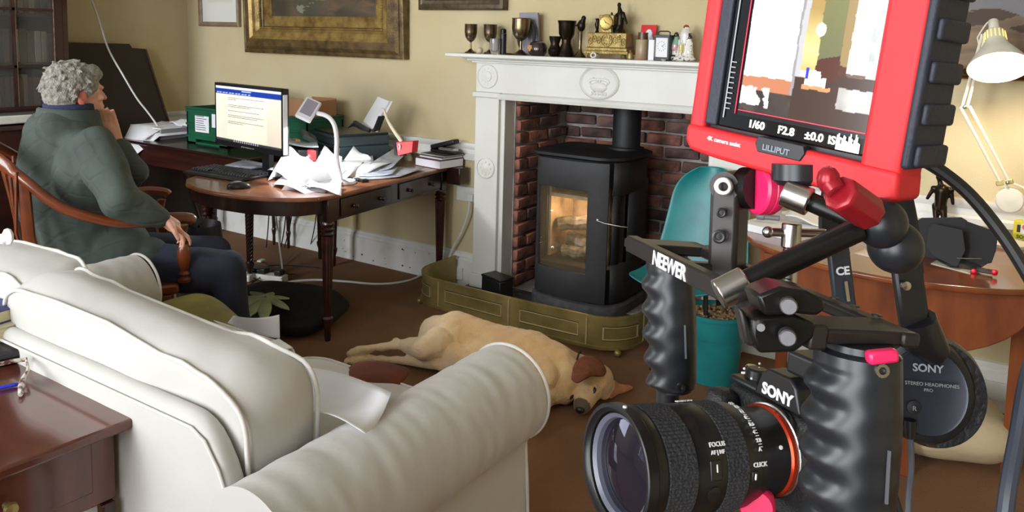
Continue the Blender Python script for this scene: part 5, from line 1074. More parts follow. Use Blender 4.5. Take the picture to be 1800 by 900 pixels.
# ---------------- captain's chair ----------------
PEL = V((-3.229, -1.946, .50)); F = V((.42, .907, 0)).normalized(); RR = V((F.y, -F.x, 0)); UP = V((0, 0, 1))
CHW = mat('orange_brown_wood', (122, 58, 26), .3, rgb2=(88, 40, 18), nscale=4, stretch=(1, 1, 4), coat=.5)
ch = root('captains_armchair', V((PEL.x, PEL.y, 0)), 'orange brown wooden armchair with curved arms that the man sits in', 'chair')
def L_(r, f, z): return V((PEL.x, PEL.y, 0)) + RR * r + F * f + UP * z
CS, CZ = -.05, .03
def Lc(r, f, z): return L_(r + .02, f + CS, z + CZ * (z > .5))
mb = MB(); mb.prism([Lc(-.27, -.26, .42), Lc(.27, -.26, .42), Lc(.29, .25, .42), Lc(-.29, .25, .42)], (0, 0, .045)); obj('seat', mb, CHW, ch, bevel=.012)
obj('front_rail', MB().prism([Lc(-.25, .2, .33), Lc(.27, .2, .33), Lc(.27, .23, .33), Lc(-.25, .23, .33)], (0, 0, .09)), CHW, ch, bevel=.003)
obj('side_rail', MB().prism([Lc(.26, -.22, .30), Lc(.285, -.22, .30), Lc(.285, .22, .30), Lc(.26, .22, .30)], (0, 0, .12)), CHW, ch, bevel=.003)
def bowed(pts): return smooth_path(pts, 6)
armpath = [on('Y', -2.36, 6, 288)] ; 
crest = [Lc(-.27, -.26, .95), Lc(-.1, -.36, .99), Lc(.1, -.36, .98), Lc(.2, -.33, .95)]
rail = [Lc(.13, -.40, 1.0), Lc(.17, -.36, .97), Lc(.24, -.28, .90), Lc(.285, -.16, .79), Lc(.31, .0, .725), Lc(.31, .12, .71), Lc(.30, .22, .715), Lc(.29, .29, .705), Lc(.285, .31, .69)]
mb = MB(); mb.tube(bowed(rail), [(.028, .016)] * 10 + [(.02, .02)] * 20 + [(.021, .027)] * 17 + [(.015, .02)] * 2, 12, flat=(0, 0, 1)); obj('arm_rail', mb, CHW, ch)
mb = MB(); mb.tube(bowed([V((p.x, p.y, p.z)) - RR * 2 * ((p - PEL).dot(RR)) for p in rail]), .02, 10); obj('arm_rail', mb, CHW, ch)
mb = MB(); mb.tube(bowed([Lc(-.13, -.40, 1.0), Lc(-.05, -.42, 1.02), Lc(.05, -.42, 1.02), Lc(.13, -.40, 1.0)]), (.04, .014), 10, flat=(0, 0, 1)); obj('crest_rail', mb, CHW, ch)
for k in range(6):
    r0 = lerp(-.2, .235, k / 5); mb = MB(); mb.tube([Lc(r0 * .95, -.25, .46), Lc(r0, -.31, .70), Lc(r0 * 1.0, -.36 + abs(r0) * .25, .93)], (.022 if k in (5,) else .009, .007), 8, flat=RR); obj('back_slat', mb, CHW, ch)
mb = MB(); mb.tube([Lc(.255, -.22, .46), Lc(.265, -.27, .68), Lc(.24, -.28, .89)], (.022, .012), 8, flat=F); obj('back_post', mb, CHW, ch)
for s in (1, -1):
    b0 = Lc(s * .285, .27, .470); obj('turned_post', MB().lathe(b0, (0, 0, 1), [(.024, 0), (.026, .012), (.014, .022), (.024, .035), (.014, .045), (.02, .06), (.027, .10), (.026, .13), (.018, .16), (.024, .175), (.014, .19), (.012, .2), (.018, .225), (.02, .238)], 18), CHW, ch)
    for f in (-.22, .21): obj('leg', MB().lathe(Lc(s * .25, f, 0), (0, 0, 1), [(.016, 0), (.02, .06), (.026, .2), (.02, .3), (.024, .32), (.024, .42)], 14), CHW, ch)
# ---------------- the man ----------------
SKIN = mat('skin', (214, 158, 132), .55, rgb2=(196, 128, 104), nscale=14)
JACK = mat('dark_green_waxed_jacket', (76, 86, 80), .8, rgb2=(50, 58, 55), nscale=4, bump=.5, bscale=12)
def joint(px, py, d): return at(px, py, d)
HEAD = at(137, 165, 3.30); NECK = at(128, 208, 3.30)
SHR, SHL = at(168, 262, 3.10), at(78, 232, 3.42); CH = lerp(SHR, SHL, .5)
ELR = at(212, 352, 3.02); WRR = at(288, 385, 3.14); 
ELL = at(236, 300, 3.40); WRL = at(204, 252, 3.42); HNDL = at(190, 214, 3.40)
HIPR, HIPL = L_(.11, .0, .53), L_(-.09, .0, .53); KNR = on('Z', .50, 400, 470); KNL = KNR - RR * .26 + V((0, 0, .0)); ANR = on('Z', .09, 372, 560) + V((0, .0, 0)); ANR = V((KNR.x - .02, KNR.y + .06, .1)); ANL = ANR - RR * .24
SP = L_(.02, -.1, .55); MID = lerp(SP, CH, .55) - F * .05
hf = V((.16, .985, -.06)).normalized(); hr2 = hf.cross(UP).normalized(); hu2 = hr2.cross(hf); HX = (hr2, hf, hu2)
def H_(r, f, u): return HEAD + hr2 * r + hf * f + hu2 * u
def fingers(wrist, palm_c, dirn, side, nrm_, curl, ln=.075, r=.0082):
    """palm and four fingers plus thumb as tapered chains"""
    dirn = V(dirn).normalized(); side = V(side); side = (side - dirn * side.dot(dirn)).normalized(); nn = dirn.cross(side)
    if nn.dot(V(nrm_)) < 0: nn = -nn
    out = [('c', wrist, palm_c, .026, .028)]
    for k in range(4): out.append(('c', wrist + side * (k - 1.5) * .010, palm_c + dirn * .03 + side * (k - 1.5) * .019, .016, .0105))
    for k in range(4):
        l = ln * [.86, 1.0, .94, .76][k]; p = palm_c + dirn * .032 + side * (k - 1.5) * .0195; d = dirn.copy(); a = curl * (.8 + .12 * k)
        for j, fr in enumerate((.46, .32, .22)):
            d = (d * math.cos(a) + nn * math.sin(a)).normalized() if j or a > .5 else d
            q = p + d * l * fr * 1.05; out.append(('c', p, q, r * (1.05 - .1 * j), r * (.98 - .12 * j))); p = q
    tb_ = wrist + dirn * .02 - side * .028; t1 = tb_ + dirn * .035 - side * .02 + nn * .012; t2 = t1 + dirn * .03 + nn * .014; out += [('c', tb_, t1, .013, .0105), ('c', t1, t2, .0105, .0085)]
    return out
body = [('e', H_(0, -.01, .025), (.074, .093, .088), HX), ('e', H_(0, .03, -.035), (.056, .066, .07), HX), ('c', H_(0, .055, -.075), H_(0, .07, -.082), .03, .024), ('c', H_(0, .088, .012), H_(0, .106, -.014), .009, .0105), ('e', H_(0, .078, .03), (.045, .018, .012), HX), ('e', H_(0, .092, -.05), (.026, .012, .012), HX),
        ('e', H_(.032, .07, -.01), (.024, .02, .02), HX), ('e', H_(-.032, .07, -.01), (.024, .02, .02), HX), ('e', H_(.079, -.012, -.010), (.011, .021, .035), HX), ('e', H_(-.076, -.012, -.012), (.010, .019, .032), HX), ('c', H_(0, -.02, -.06), NECK, .056, .06),
        ('c', NECK, CH + V((0, 0, -.03)), .06, .09), ('c', SHR, SHL, .06, .06), ('c', CH - V((0, 0, .06)), MID, .13, .12), ('c', MID, SP, .12, .14), ('c', HIPR, HIPL, .11, .11),
        ('c', SHR, ELR, .05, .04), ('c', ELR, WRR, .038, .027), ('c', SHL, ELL, .05, .04), ('c', ELL, WRL, .038, .026), ('c', HIPR, KNR, .085, .058), ('c', HIPL, KNL, .085, .058), ('c', KNR, ANR, .055, .036), ('c', KNL, ANL, .055, .036)]
hd_ = (L_(.30, .31, .72) - WRR); handR = WRR + hd_.normalized() * .05
body += fingers(WRR, WRR + (at(310, 400, 3.18) - WRR).normalized() * .05, at(322, 408, 3.19) - at(300, 392, 3.16), RR * -1, V((0, 0, -1)), .55)
chin = H_(0.0, .085, -.09); body += fingers(WRL, at(193, 226, 3.40), at(187, 196, 3.37) - at(199, 240, 3.42), V((.3, .6, .2)), hr2 * .2 - hf, .32, ln=.07, r=.0088)
def mpaint(p):
    d = p - HEAD; r, f, u = d.dot(hr2), d.dot(hf), d.dot(hu2)
    if (p - H_(.032, .09, .004)).length < .011 or (p - H_(-.032, .09, .004)).length < .011: return S(70, 50, 44)
    if abs(u + .052) < .004 and abs(r) < .024 and f > .08: return S(150, 80, 72)
    if abs(r) > .066 and abs(u) < .06 and abs(f + .012) < .03: return S(206, 112, 96)
    n = mnoise.noise(p * 30) * .5
    return S(*mixc((226, 178, 152), (212, 148, 124), .4 + n))
man = blob('person', body, mat('painted_skin', vcol=True, rough=.5), voxel=.0055, smooth=3, paint=mpaint, org=(PEL.x, PEL.y, 0), label='seated man in green quilted jacket and jeans with hand on chin', cat='person')
jk = [('c', SHR - V((0, 0, .01)), SHL - V((0, 0, .01)), .085, .085), ('c', CH - V((0, 0, .02)) - F * .02, MID - F * .02, .155, .165), ('c', lerp(SHR, CH, .3) - V((0, 0, .08)), lerp(HIPR, MID, .6), .125, .13), ('c', lerp(SHL, CH, .3) - V((0, 0, .08)), lerp(HIPL, MID, .6), .125, .13), ('c', MID - F * .02, SP + V((0, 0, .0)), .17, .175), ('c', HIPR + V((0, 0, .03)), HIPL + V((0, 0, .03)), .14, .14),
      ('c', lerp(HIPR, KNR, .25) + V((0, 0, .01)), HIPR, .105, .12), ('c', SHR, ELR, .088, .074), ('c', ELR, lerp(ELR, WRR, .93), .074, .047), ('c', SHL, ELL, .085, .068), ('c', ELL, lerp(ELL, WRL, .75), .066, .05), ('c', NECK - V((0, 0, .045)) - F * .01, CH, .078, .12)]
MC['dark_green_waxed_jacket']
def quilt_mat():
    m = JACK; nt = m.node_tree; N = nt.nodes; L2 = nt.links
    tc = N.new('ShaderNodeTexCoord'); mp = N.new('ShaderNodeMapping'); mp.inputs['Rotation'].default_value = (.3, .78, .4); L2.new(tc.outputs['Object'], mp.inputs[0])
    ws = []
    for d in ('X', 'Z'):
        w_ = N.new('ShaderNodeTexWave'); w_.bands_direction = d; w_.inputs['Scale'].default_value = 4.4; w_.inputs['Distortion'].default_value = .6; L2.new(mp.outputs[0], w_.inputs[0])
        r = N.new('ShaderNodeMapRange'); r.inputs[1].default_value = 0; r.inputs[2].default_value = .12; L2.new(w_.outputs['Fac'], r.inputs[0]); ws.append(r)
    mm = N.new('ShaderNodeMath'); mm.operation = 'MULTIPLY'; L2.new(ws[0].outputs[0], mm.inputs[0]); L2.new(ws[1].outputs[0], mm.inputs[1])
    bp = N.new('ShaderNodeBump'); bp.inputs['Strength'].default_value = .45; bp.inputs['Distance'].default_value = .004; L2.new(mm.outputs[0], bp.inputs['Height'])
    old = [n for n in N if n.type == 'BUMP' and n != bp][0]; L2.new(bp.outputs[0], old.inputs['Normal'])
    b = N['Principled BSDF']
quilt_mat()
jac = blob('quilted_jacket', jk, JACK, man, voxel=.009, smooth=5, fuzz=(.015, 8))
m = MB()
cpts = []
for k in range(28):
    a = math.radians(-150 + k * 300 / 27) + math.pi; cpts.append((math.cos(a), math.sin(a)))
rings = []
for z_, rr_ in ((-.05, .135), (-.01, .122), (.045, .112), (.05, .106), (.0, .105)):
    rings.append([NECK + V((0, 0, z_ - .01)) + hr2 * (s * rr_ * 1.02) + hf * (-c_ * rr_ * -1.0 - .015) + V((0, 0, .02 * (c_ < 0) * 0)) for c_, s in cpts])
m.loft(rings, caps=False, closed=False); obj('jacket_collar', m, JACK, man, solid=.006, angle=70)
NAVY = mat('navy_jumper', (42, 48, 78), .9, nscale=20, bump=.3, bscale=150)
obj('navy_collar', MB().lathe(NECK + V((0, 0, -.05)) - hf * .012, (0, 0, 1), [(.085, 0), (.096, .05), (.094, .110), (.086, .113), (.078, .08)], 28, caps=False), NAVY, man, solid=.004)
jeans = [('c', HIPR - V((0, 0, .01)), KNR, .105, .075), ('c', HIPL - V((0, 0, .01)), KNL, .105, .075), ('c', HIPR, HIPL, .12, .12), ('c', KNR, lerp(KNR, ANR, .85), .075, .062), ('c', KNL, lerp(KNL, ANL, .85), .075, .062), ('c', KNR + V((0, 0, -.02)), lerp(KNR, HIPR, .4) + V((0, 0, -.03)), .07, .09)]
blob('jeans', jeans, mat('dark_blue_denim', (48, 54, 74), .85, rgb2=(34, 38, 54), nscale=7, bump=.4, bscale=14), man, voxel=.009, smooth=4, fuzz=(.007, 12))
for s, A_ in (('shoe', ANR), ('shoe', ANL)):
    blob('shoe', [('c', V((A_.x, A_.y, .05)) - F * .03, V((A_.x, A_.y, .045)) + F * .15, .045, .035), ('c', V((A_.x, A_.y, .11)), V((A_.x, A_.y, .06)), .045, .045)], BLACKPL, man, voxel=.008)
# hair: a tousled grey cap with locks
hr_shapes = [('e', H_(0, -.028, .048), (.094, .104, .088), HX), ('e', H_(0, -.06, -.005), (.086, .07, .085), HX), ('e', H_(0, -.07, -.055), (.07, .045, .05), HX), ('e', H_(0, .03, .085), (.07, .06, .042), HX), ('e', H_(.058, .0, .03), (.03, .05, .045), HX), ('e', H_(-.058, .0, .03), (.03, .05, .045), HX)]
r_ = random.Random(4)
for k in range(230):
    a = r_.uniform(0, 2 * math.pi); e = r_.uniform(-.55, 1.5); ce = math.cos(e); d = V((ce * math.cos(a), ce * math.sin(a), math.sin(e)))
    if d.y > .55 and d.z < .75: continue
    if d.y > .1 and d.z < .1: continue
    base = H_(d.x * .088, -.03 + d.y * .098, .035 + d.z * .09); nr_ = (base - H_(0, -.02, .02)).normalized(); fall = V((0, 0, -1)) * .6 - hf * .5 + V((r_.uniform(-.7, .7), r_.uniform(-.7, .7), r_.uniform(-.3, .5))); fall = (fall - nr_ * fall.dot(nr_)).normalized(); fall = (fall + nr_ * r_.uniform(.0, .3)).normalized()
    l = r_.uniform(.03, .052); hr_shapes.append(('c', base, base + fall * l, r_.uniform(.008, .012), .003))
HAIRM = mat('tousled_grey_hair', (172, 166, 156), .7, rgb2=(104, 98, 90), nscale=60, bump=.9, bscale=170, detail=6)
HAIRM.node_tree.nodes['Principled BSDF'].inputs['Sheen Weight'].default_value = .2
blob('grey_hair', hr_shapes, HAIRM, man, voxel=.0038, smooth=1, fuzz=(.006, 45))
bg = at(352, 430, 3.85); bt = root('black_rucksack', V((bg.x, bg.y, 0)), 'black rounded rucksack standing on the carpet beyond the man hand', 'bag')
obj('bag_body', MB().loft([[V((bg.x + r * math.cos(a), bg.y + r * .8 * math.sin(a), z)) for a in [k * .3927 for k in range(16)]] for r, z in ((.10, .0), (.13, .05), (.13, .4), (.11, .58), (.07, bg.z + .05), (.02, bg.z + .075))]), BLACKPL, bt); obj('top_strap', MB().tube([V((bg.x - .03, bg.y, bg.z + .06)), V((bg.x, bg.y, bg.z + .10)), V((bg.x + .03, bg.y, bg.z + .06))], .006, 6), BLACKPL, bt)
# ---------------- the dog ----------------
def G(px, py, z): return on('Z', z, px, py)
dogS = [('c', G(770, 590, .11), G(800, 596, .115), .095, .12), ('c', G(800, 592, .115), G(870, 610, .11), .118, .10), ('c', G(870, 610, .11), G(930, 632, .118), .105, .12), ('c', G(930, 632, .118), G(975, 648, .115), .125, .105), ('c', G(800, 612, .085), G(900, 640, .08), .08, .085), ('c', G(905, 645, .085), G(960, 668, .085), .09, .085), ('c', G(975, 650, .115), G(1010, 655, .10), .098, .082), ('c', G(960, 675, .08), G(990, 680, .075), .08, .07)]
skc = G(1045, 668, .092); muz = G(1024, 711, .048); hd3 = (muz - skc).normalized()
dogS += [('c', G(1008, 655, .095), skc, .08, .072), ('e', skc, (.078, .085, .07)), ('c', lerp(skc, muz, .3), muz, .056, .036), ('e', muz + V((.0, 0, .0)), (.038, .038, .034)), ('c', G(1040, 690, .04), G(1034, 708, .03), .032, .024), ('c', G(1060, 675, .06), G(1062, 690, .045), .05, .03)]
# hind legs stretched left
dogS += [('c', G(778, 600, .11), G(748, 612, .105), .088, .058), ('c', G(748, 612, .105), G(705, 606, .085), .056, .026), ('e', G(697, 603, .088), (.024, .022, .022)), ('c', G(700, 606, .085), G(655, 612, .07), .023, .017), ('c', G(655, 612, .07), G(630, 616, .06), .019, .023), ('c', G(630, 616, .06), G(614, 622, .052), .022, .014), ('c', G(634, 613, .066), G(618, 616, .058), .012, .010),
         ('c', G(800, 640, .06), G(755, 636, .05), .045, .032), ('c', G(755, 637, .045), G(700, 633, .026), .028, .018), ('c', G(700, 633, .026), G(645, 630, .02), .018, .017), ('c', G(645, 630, .02), G(618, 634, .02), .021, .018), ('c', G(622, 632, .022), G(607, 637, .018), .012, .010)]
dogS += [('e', G(613, 622, .05), (.012, .014, .012)), ('e', G(609, 634, .02), (.012, .014, .012)), ('c', G(770, 604, .13), G(742, 614, .12), .075, .05), ('c', G(948, 628, .15), G(960, 664, .12), .075, .06), ('c', G(985, 642, .14), G(1000, 668, .10), .075, .07), ('c', G(800, 625, .09), G(838, 648, .06), .06, .05)]
# front legs behind the sofa arm
dogS += [('c', G(955, 680, .07), G(900, 720, .05), .06, .035), ('c', G(900, 720, .05), G(930, 745, .035), .03, .022), ('c', G(930, 745, .03), G(942, 738, .028), .024, .022), ('c', G(975, 685, .05), G(925, 735, .03), .045, .026)]
# tail
dogS += [('c', G(765, 580, .09), G(730, 590, .05), .03, .022), ('c', G(730, 590, .05), G(700, 592, .03), .02, .012)] if False else []
earA, earB = G(1008, 648, .155), G(1020, 632, .16)
ear1 = [('e', lerp(G(1018, 652, .15), G(1030, 640, .15), .3), (.062, .05, .016), None)]
def dogpaint(p):
    c = (214, 176, 126); q = pr_px(p); x, y = q; n = mnoise.noise(p * 14) * .5 + mnoise.noise(p * 50) * .2
    c = mixc((230, 200, 154), (206, 164, 112), .45 + n)
    sm = lambda a, lo, hi: max(0, min(1, (a - lo) / (hi - lo)))
    c = mixc(c, (204, 152, 98), .5 * sm(p.z, .15, .21) * sm(x, 780, 860))
    c = mixc(c, (214, 202, 192), .9 * sm(.115 - p.z, 0, .05) * sm(x, 770, 815) * sm(1000 - x, 20, 90) * sm(y, 612, 632))
    c = mixc(c, (226, 202, 168), .75 * sm(810 - x, 0, 60)); 
    if (p - (muz + hd3 * .03)).length < .044 and p.z < .085: c = mixc(c, (66, 56, 50), .8)
    return S(*c)
RMt = RM.transposed()
def pr_px(p):
    q = RMt @ (V(p) - CAM); return 900 + FPX * q.x / -q.z, 225 - FPX * q.y / -q.z
FUR = mat('golden_fur', vcol=True, rough=.85, bump=.45, bscale=140, sheen=.3)
dog = blob('dog', [s for s in dogS], FUR, voxel=.006, smooth=4, paint=dogpaint, fuzz=(.005, 28), org=G(880, 620, 0), label='golden labrador asleep on its side on the carpet by the fender', cat='dog')
EARM = mat('russet_ear_fur', (132, 72, 42), .9, rgb2=(106, 56, 32), nscale=30, bump=.4, bscale=150)
e0_, e1_, e2_, e3_ = [on('Z', .155, *p) for p in ((1010, 668), (1008, 640), (1048, 632), (1062, 652))]
def earleaf(pts, z0, mname, dz, sc=1):
    m = MB(); cen = sum(pts, V((0, 0, 0))) / len(pts); n = len(pts); sp = smooth_path(pts + [pts[0]], 5)[:-1]
    rings = [[cen + (p - cen) * f + V((0, 0, h)) for p in sp] for f, h in ((.0, dz), (.5, dz * .95), (.85, dz * .6), (1, 0), (.85, -.012), (0, -.015))]; m.loft(rings, caps=False); return obj(mname, m, EARM, dog, sub=1)
earleaf([G(1002, 668, .155), G(1008, 640, .17), G(1026, 626, .175), G(1048, 628, .165), G(1066, 646, .15), G(1064, 660, .15), G(1044, 659, .17), G(1030, 665, .175), G(1014, 673, .165)], 0, 'ear', .02)
earleaf([G(1064, 672, .05), G(1078, 668, .05), G(1090, 676, .025), G(1114, 680, .008), G(1104, 687, .006), G(1086, 692, .012), G(1070, 700, .02)], 0, 'ear', .012).data.materials[0] = mat('tan_ear_fur', (214, 150, 108), .9, rgb2=(190, 124, 86), nscale=30, bump=.4, bscale=150)
DK = mat('dark_eye_line', (30, 22, 20), .4)
def onskin(px, py, z): return on('Z', z, px, py)
for px, py, z, l in ((1045, 686, .125, .012),): m = MB(); a = onskin(px, py - 6, z); b = onskin(px - 1, py + 6, z - .018); m.tube(smooth_path([a, lerp(a, b, .5) + V((.003, -.002, .002)), b], 4), [.0015, .004, .006, .007, .007, .006, .005, .003, .0015], 6); obj('closed_eye', m, DK, dog)
m = MB(); a = onskin(1008, 694, .10); b = onskin(1002, 702, .08); m.tube([a, lerp(a, b, .5), b], [.003, .007, .003], 8); obj('closed_eye', m, DK, dog)
obj('nose', MB().ball(muz + hd3 * .032 + V((0, 0, .0)), (.02, .016, .016), n=14), DK, dog)
cp = [G(992, 690, .05), G(991, 678, .09), G(994, 664, .13), G(1002, 650, .165), G(1010, 640, .165)]
nc = lerp(G(1010, 655, .098), skc, .05); nx_, ny_, nz_ = frame(skc - G(975, 650, .115)); cp = [nc + (nx_ * math.cos(k * .2618) + ny_ * math.sin(k * .2618)) * .092 for k in range(24)]
obj('collar', MB().tube(cp, .004, 8, loop=True), mat('black_collar', (34, 30, 30), .6, bump=.5, bscale=200), dog)
# ---------------- right side: table, lamp and things on it ----------------
TT = .75
RTM = mat('warm_mahogany', (134, 72, 38), .22, rgb2=(98, 48, 26), nscale=3, stretch=(4, 1, 1), coat=.5)
rt_ = root('round_table', (-.33, -.42, 0), 'warm brown drop leaf table with rounded top right of the fireplace', 'table')
tc = V((-.36, -.50, 0)); ell = []
for k in range(40):
    a = 2 * math.pi * k / 40; ell.append(V((tc.x + .60 * math.cos(a), tc.y + .50 * math.sin(a), TT - .022)) if a > math.pi or k == 0 else V((tc.x + .60 * math.cos(a), -.05, TT - .022)))
obj('table_top', MB().prism(ell, (0, 0, .022)), RTM, rt_, bevel=.008, seg=3)
obj('apron', MB().bx(-.82, .06, -.80, -.78, TT - .12, TT - .0225), RTM, rt_, bevel=.003); obj('apron', MB().bx(-.82, .06, -.18, -.16, TT - .12, TT - .0225), RTM, rt_, bevel=.003)
lf_ = [V((-.36 + .44 * math.cos(math.radians(a)), -.83, TT - .03 + .27 * math.sin(math.radians(a)))) for a in range(180, 361, 9)]
obj('hanging_leaf', MB().prism(lf_, (0, .018, 0)), RTM, rt_, bevel=.004)
for x, y in ((.04, -.58), (-.27, -.80), (-.78, -.5), (-.3, -.15)):
    obj('leg', MB().box((x, y, (TT - .12) / 2 + .0), (.045, .045, TT - .12), tp=1.25), RTM, rt_, bevel=.004)
BEIGE = mat('beige_cushion_cotton', (196, 180, 148), .9, rgb2=(182, 164, 130), nscale=5, bump=.3, bscale=30)
cushion('floor_cushion', on('Z', .11, 1655, 735) , ((.93, .36, 0), (-.36, .93, 0), (0, -.1, 1)), (.40, .42, .10), BEIGE, 'plump beige cushion lying on the carpet under the drop leaf table', corner=.5, puff=.05, pipes=False)
s3 = root('skirting_socket', (.02, -.031, .05), 'white double socket on the skirting behind the beige cushion', 'socket'); obj('socket_plate', MB().bx(-.06, .08, -.042, -.031, .05, .13), WPL, s3, bevel=.003); obj('switch', MB().bx(.03, .045, -.046, -.042, .08, .1), WPL, s3); obj('switch', MB().bx(-.03, -.015, -.046, -.042, .08, .1), WPL, s3)
T = lambda px, py, h=0: on('Z', TT + h, px, py)
# anglepoise lamp near the wall
LY = -.22
def ly(px, py): return on('Y', LY, px, py)
LM = mat('white_enamel_lamp', (226, 222, 206), .35, nscale=20)
bs = ly(1773, 375); bs.z = TT; al = root('anglepoise_lamp', bs, 'white anglepoise desk lamp glowing warm beside the moorland painting', 'lamp')
obj('lamp_base', MB().lathe(bs, (0, 0, 1), [(.075, 0), (.078, .012), (.06, .022), (.02, .028)], 28), LM, al)
jt = ly(1775, 352); obj('spring_housing', MB().lathe(jt + V((0, .02, 0)), (0, -1, 0), [(.044, 0), (.049, .004), (.049, .03), (.044, .036), (.0, .038)], 28), LM, al)
j0, j1, j2 = ly(1766, 320), ly(1696, 188), ly(1730, 60); pj = V((.0, 0, .0))
obj('support', MB().tube([jt, j0], .007, 8), LM, al); 
for dx in (-.016, .016): obj('lower_arm', MB().tube([j0 + V((dx, 0, 0)), j1 + V((dx, 0, .004 * (dx > 0)))], .0058, 8), LM, al)
for dx in (-.010, .008): obj('upper_arm', MB().tube([j1 + V((dx, 0, 0)), j2 + V((dx * .6, 0, 0))], .0055, 8), LM, al)
obj('brass_bracket', MB().box(j0 + V((0, 0, -.002)), (.06, .012, .018), (V((.94, 0, .3)), V((0, 1, 0)), V((-.3, 0, .94)))), BRASS, al, bevel=.003, label='brass bracket')
m = MB(); m.ball(j0 + V((.01, -.014, 0)), .008); m.ball(j1, .009); m.ball(j2, .008); obj('joint_screws', m, STEEL, al, kind='stuff')
obj('return_spring', MB().tube(smooth_path([j0 + V((.02, 0, 0)), j0 + V((.07, 0, -.02)), j0 + V((.085, 0, -.07)), jt + V((.05, 0, -.02))], 5), .004, 6), LM, al)
s0, s1 = ly(1746, 36), on('Y', LY - .13, 1756, 126); sax = (s1 - s0).normalized(); sl = (s1 - s0).length
shd = obj('lamp_shade', MB().lathe(s0, sax, [(.014, 0), (.018, .004), (.018, .045), (.03, .052), (.034, .056), (.036, .10), (.048, .125), (.075, .165), (.096, .2), (.105, .218), (.103, .2185), (.09, .195), (.068, .163), (.04, .125), (.03, .1), (.028, .06)], 36, caps=False), LM, al, angle=50)
m = MB(); fx_, fy_, fz_ = frame(sax)
for k in range(16):
    a = k * math.pi / 8; o_ = fx_ * math.cos(a) + fy_ * math.sin(a); m.tube([s0 + sax * .062 + o_ * .0352, s0 + sax * .095 + o_ * .0365], .0022, 5)
obj('vent_slot', m, mat('lit_vent', (240, 210, 120), .5, emis=1.2), shd, kind='stuff')
obj('bulb', MB().ball(s0 + sax * .135, (.028, .028, .034), n=16), mat('glowing_bulb', (255, 232, 190), .5, emis=14), al)
obj('lamp_flex', MB().tube(smooth_path([s0, s0 + V((-.02, 0, -.01)), s0 + V((-.045, 0, -.06)), j2 + V((-.02, 0, -.02)), j2 + V((-.01, 0, -.06))], 5), .003, 6), LM, al)
ll = bpy.data.lights.new('lamp_bulb_light', 'POINT'); ll.energy = 10; ll.color = (1, .80, .52); ll.shadow_soft_size = .03; lo = bpy.data.objects.new('lamp_bulb_light', ll); COL.objects.link(lo); lo.location = s0 + sax * .222
# bronze statuette, boxes, papers
b = on('Y', -.11, 1652, 372); b.z = TT; bst = root('bronze_statuette', b, 'bronze figure of a standing nude on the table near the wall', 'figurine')
blob('figure', [('c', b + V((-.018, 0, .005)), b + V((-.012, 0, .05)), .009, .010), ('c', b + V((-.012, 0, .05)), b + V((-.016, .01, .10)), .011, .017), ('c', b + V((.02, 0, .005)), b + V((.02, -.01, .05)), .009, .010), ('c', b + V((.02, -.01, .05)), b + V((.01, 0, .10)), .011, .017), ('c', b + V((0, 0, .105)), b + V((.002, 0, .17)), .023, .027), ('c', b + V((-.03, 0, .175)), b + V((.035, 0, .175)), .012, .012), ('c', b + V((0, 0, .17)), b + V((-.01, 0, .21)), .012, .01), ('e', b + V((-.012, 0, .225)), (.014, .016, .018)), ('c', b + V((-.03, 0, .175)), b + V((-.05, 0, .13)), .009, .007), ('c', b + V((.035, 0, .175)), b + V((.045, 0, .12)), .009, .007)], BRONZE, bst, voxel=.0035, smooth=2)
obj('base', MB().box(b + V((0, 0, .004)), (.09, .06, .008)), BRONZE, bst, bevel=.002)
p = T(1612, 380); t = root('white_card_box', p, 'white cardboard box with papers on it left of the bronze statuette', 'box'); obj('carton', MB().box(p + V((0, 0, .03)), (.12, .10, .06)), mat('cream_carton', (214, 204, 184), .7), t, bevel=.002); obj('base_tray', MB().box(p + V((.02, -.01, -.0)) + V((0, 0, .004)), (.2, .13, .008)), PAPER, t)
sheet('loose_paper', [p + V((-.06, -.06, .066)), p + V((.09, -.05, .075)), p + V((.09, .05, .07)), p + V((-.06, .05, .064))], PAPER, 'creased white paper on the white box by the statuette', curl=.01)
# box with print
yb = T(1800, 424); SO = root('printed_yellow_box', yb, 'yellow and white printed carton at the right edge of the table', 'box')
obj('carton', MB().box(yb + V((.01, .03, .038)), (.10, .05, .075)), mat('yellow_carton', (232, 214, 64), .5), SO, bevel=.001); fr = yb + V((-.04, .0048, 0))
obj('white_panel', MB().box(fr + V((.06, -.0005, .048)), (.07, .001, .04)), PAPER, SO); obj('green_band', MB().box(fr + V((.05, -.001, .016)), (.0995, .001, .024)), mat('lime_band', (196, 206, 40), .5), SO)
obj('orange_disc', MB().lathe(fr + V((.042, -.001, .056)), (0, -1, 0), [(.013, 0), (.013, .001)], 20), mat('orange_disc', (224, 110, 60), .5), SO); obj('dark_bottle_print', MB().box(fr + V((.018, -.001, .048)), (.012, .001, .03)), BLACKPL, SO)
text('print', '73', fr + V((.035, -.0025, .051)), (1, 0, 0), (0, 0, 1), .014, WHITEINK, SO, bold=.0003); text('print', 'SOLU', fr + V((.012, -.0025, .009)), (1, 0, 0), (0, 0, 1), .02, BLACKPL, SO, bold=.0004)
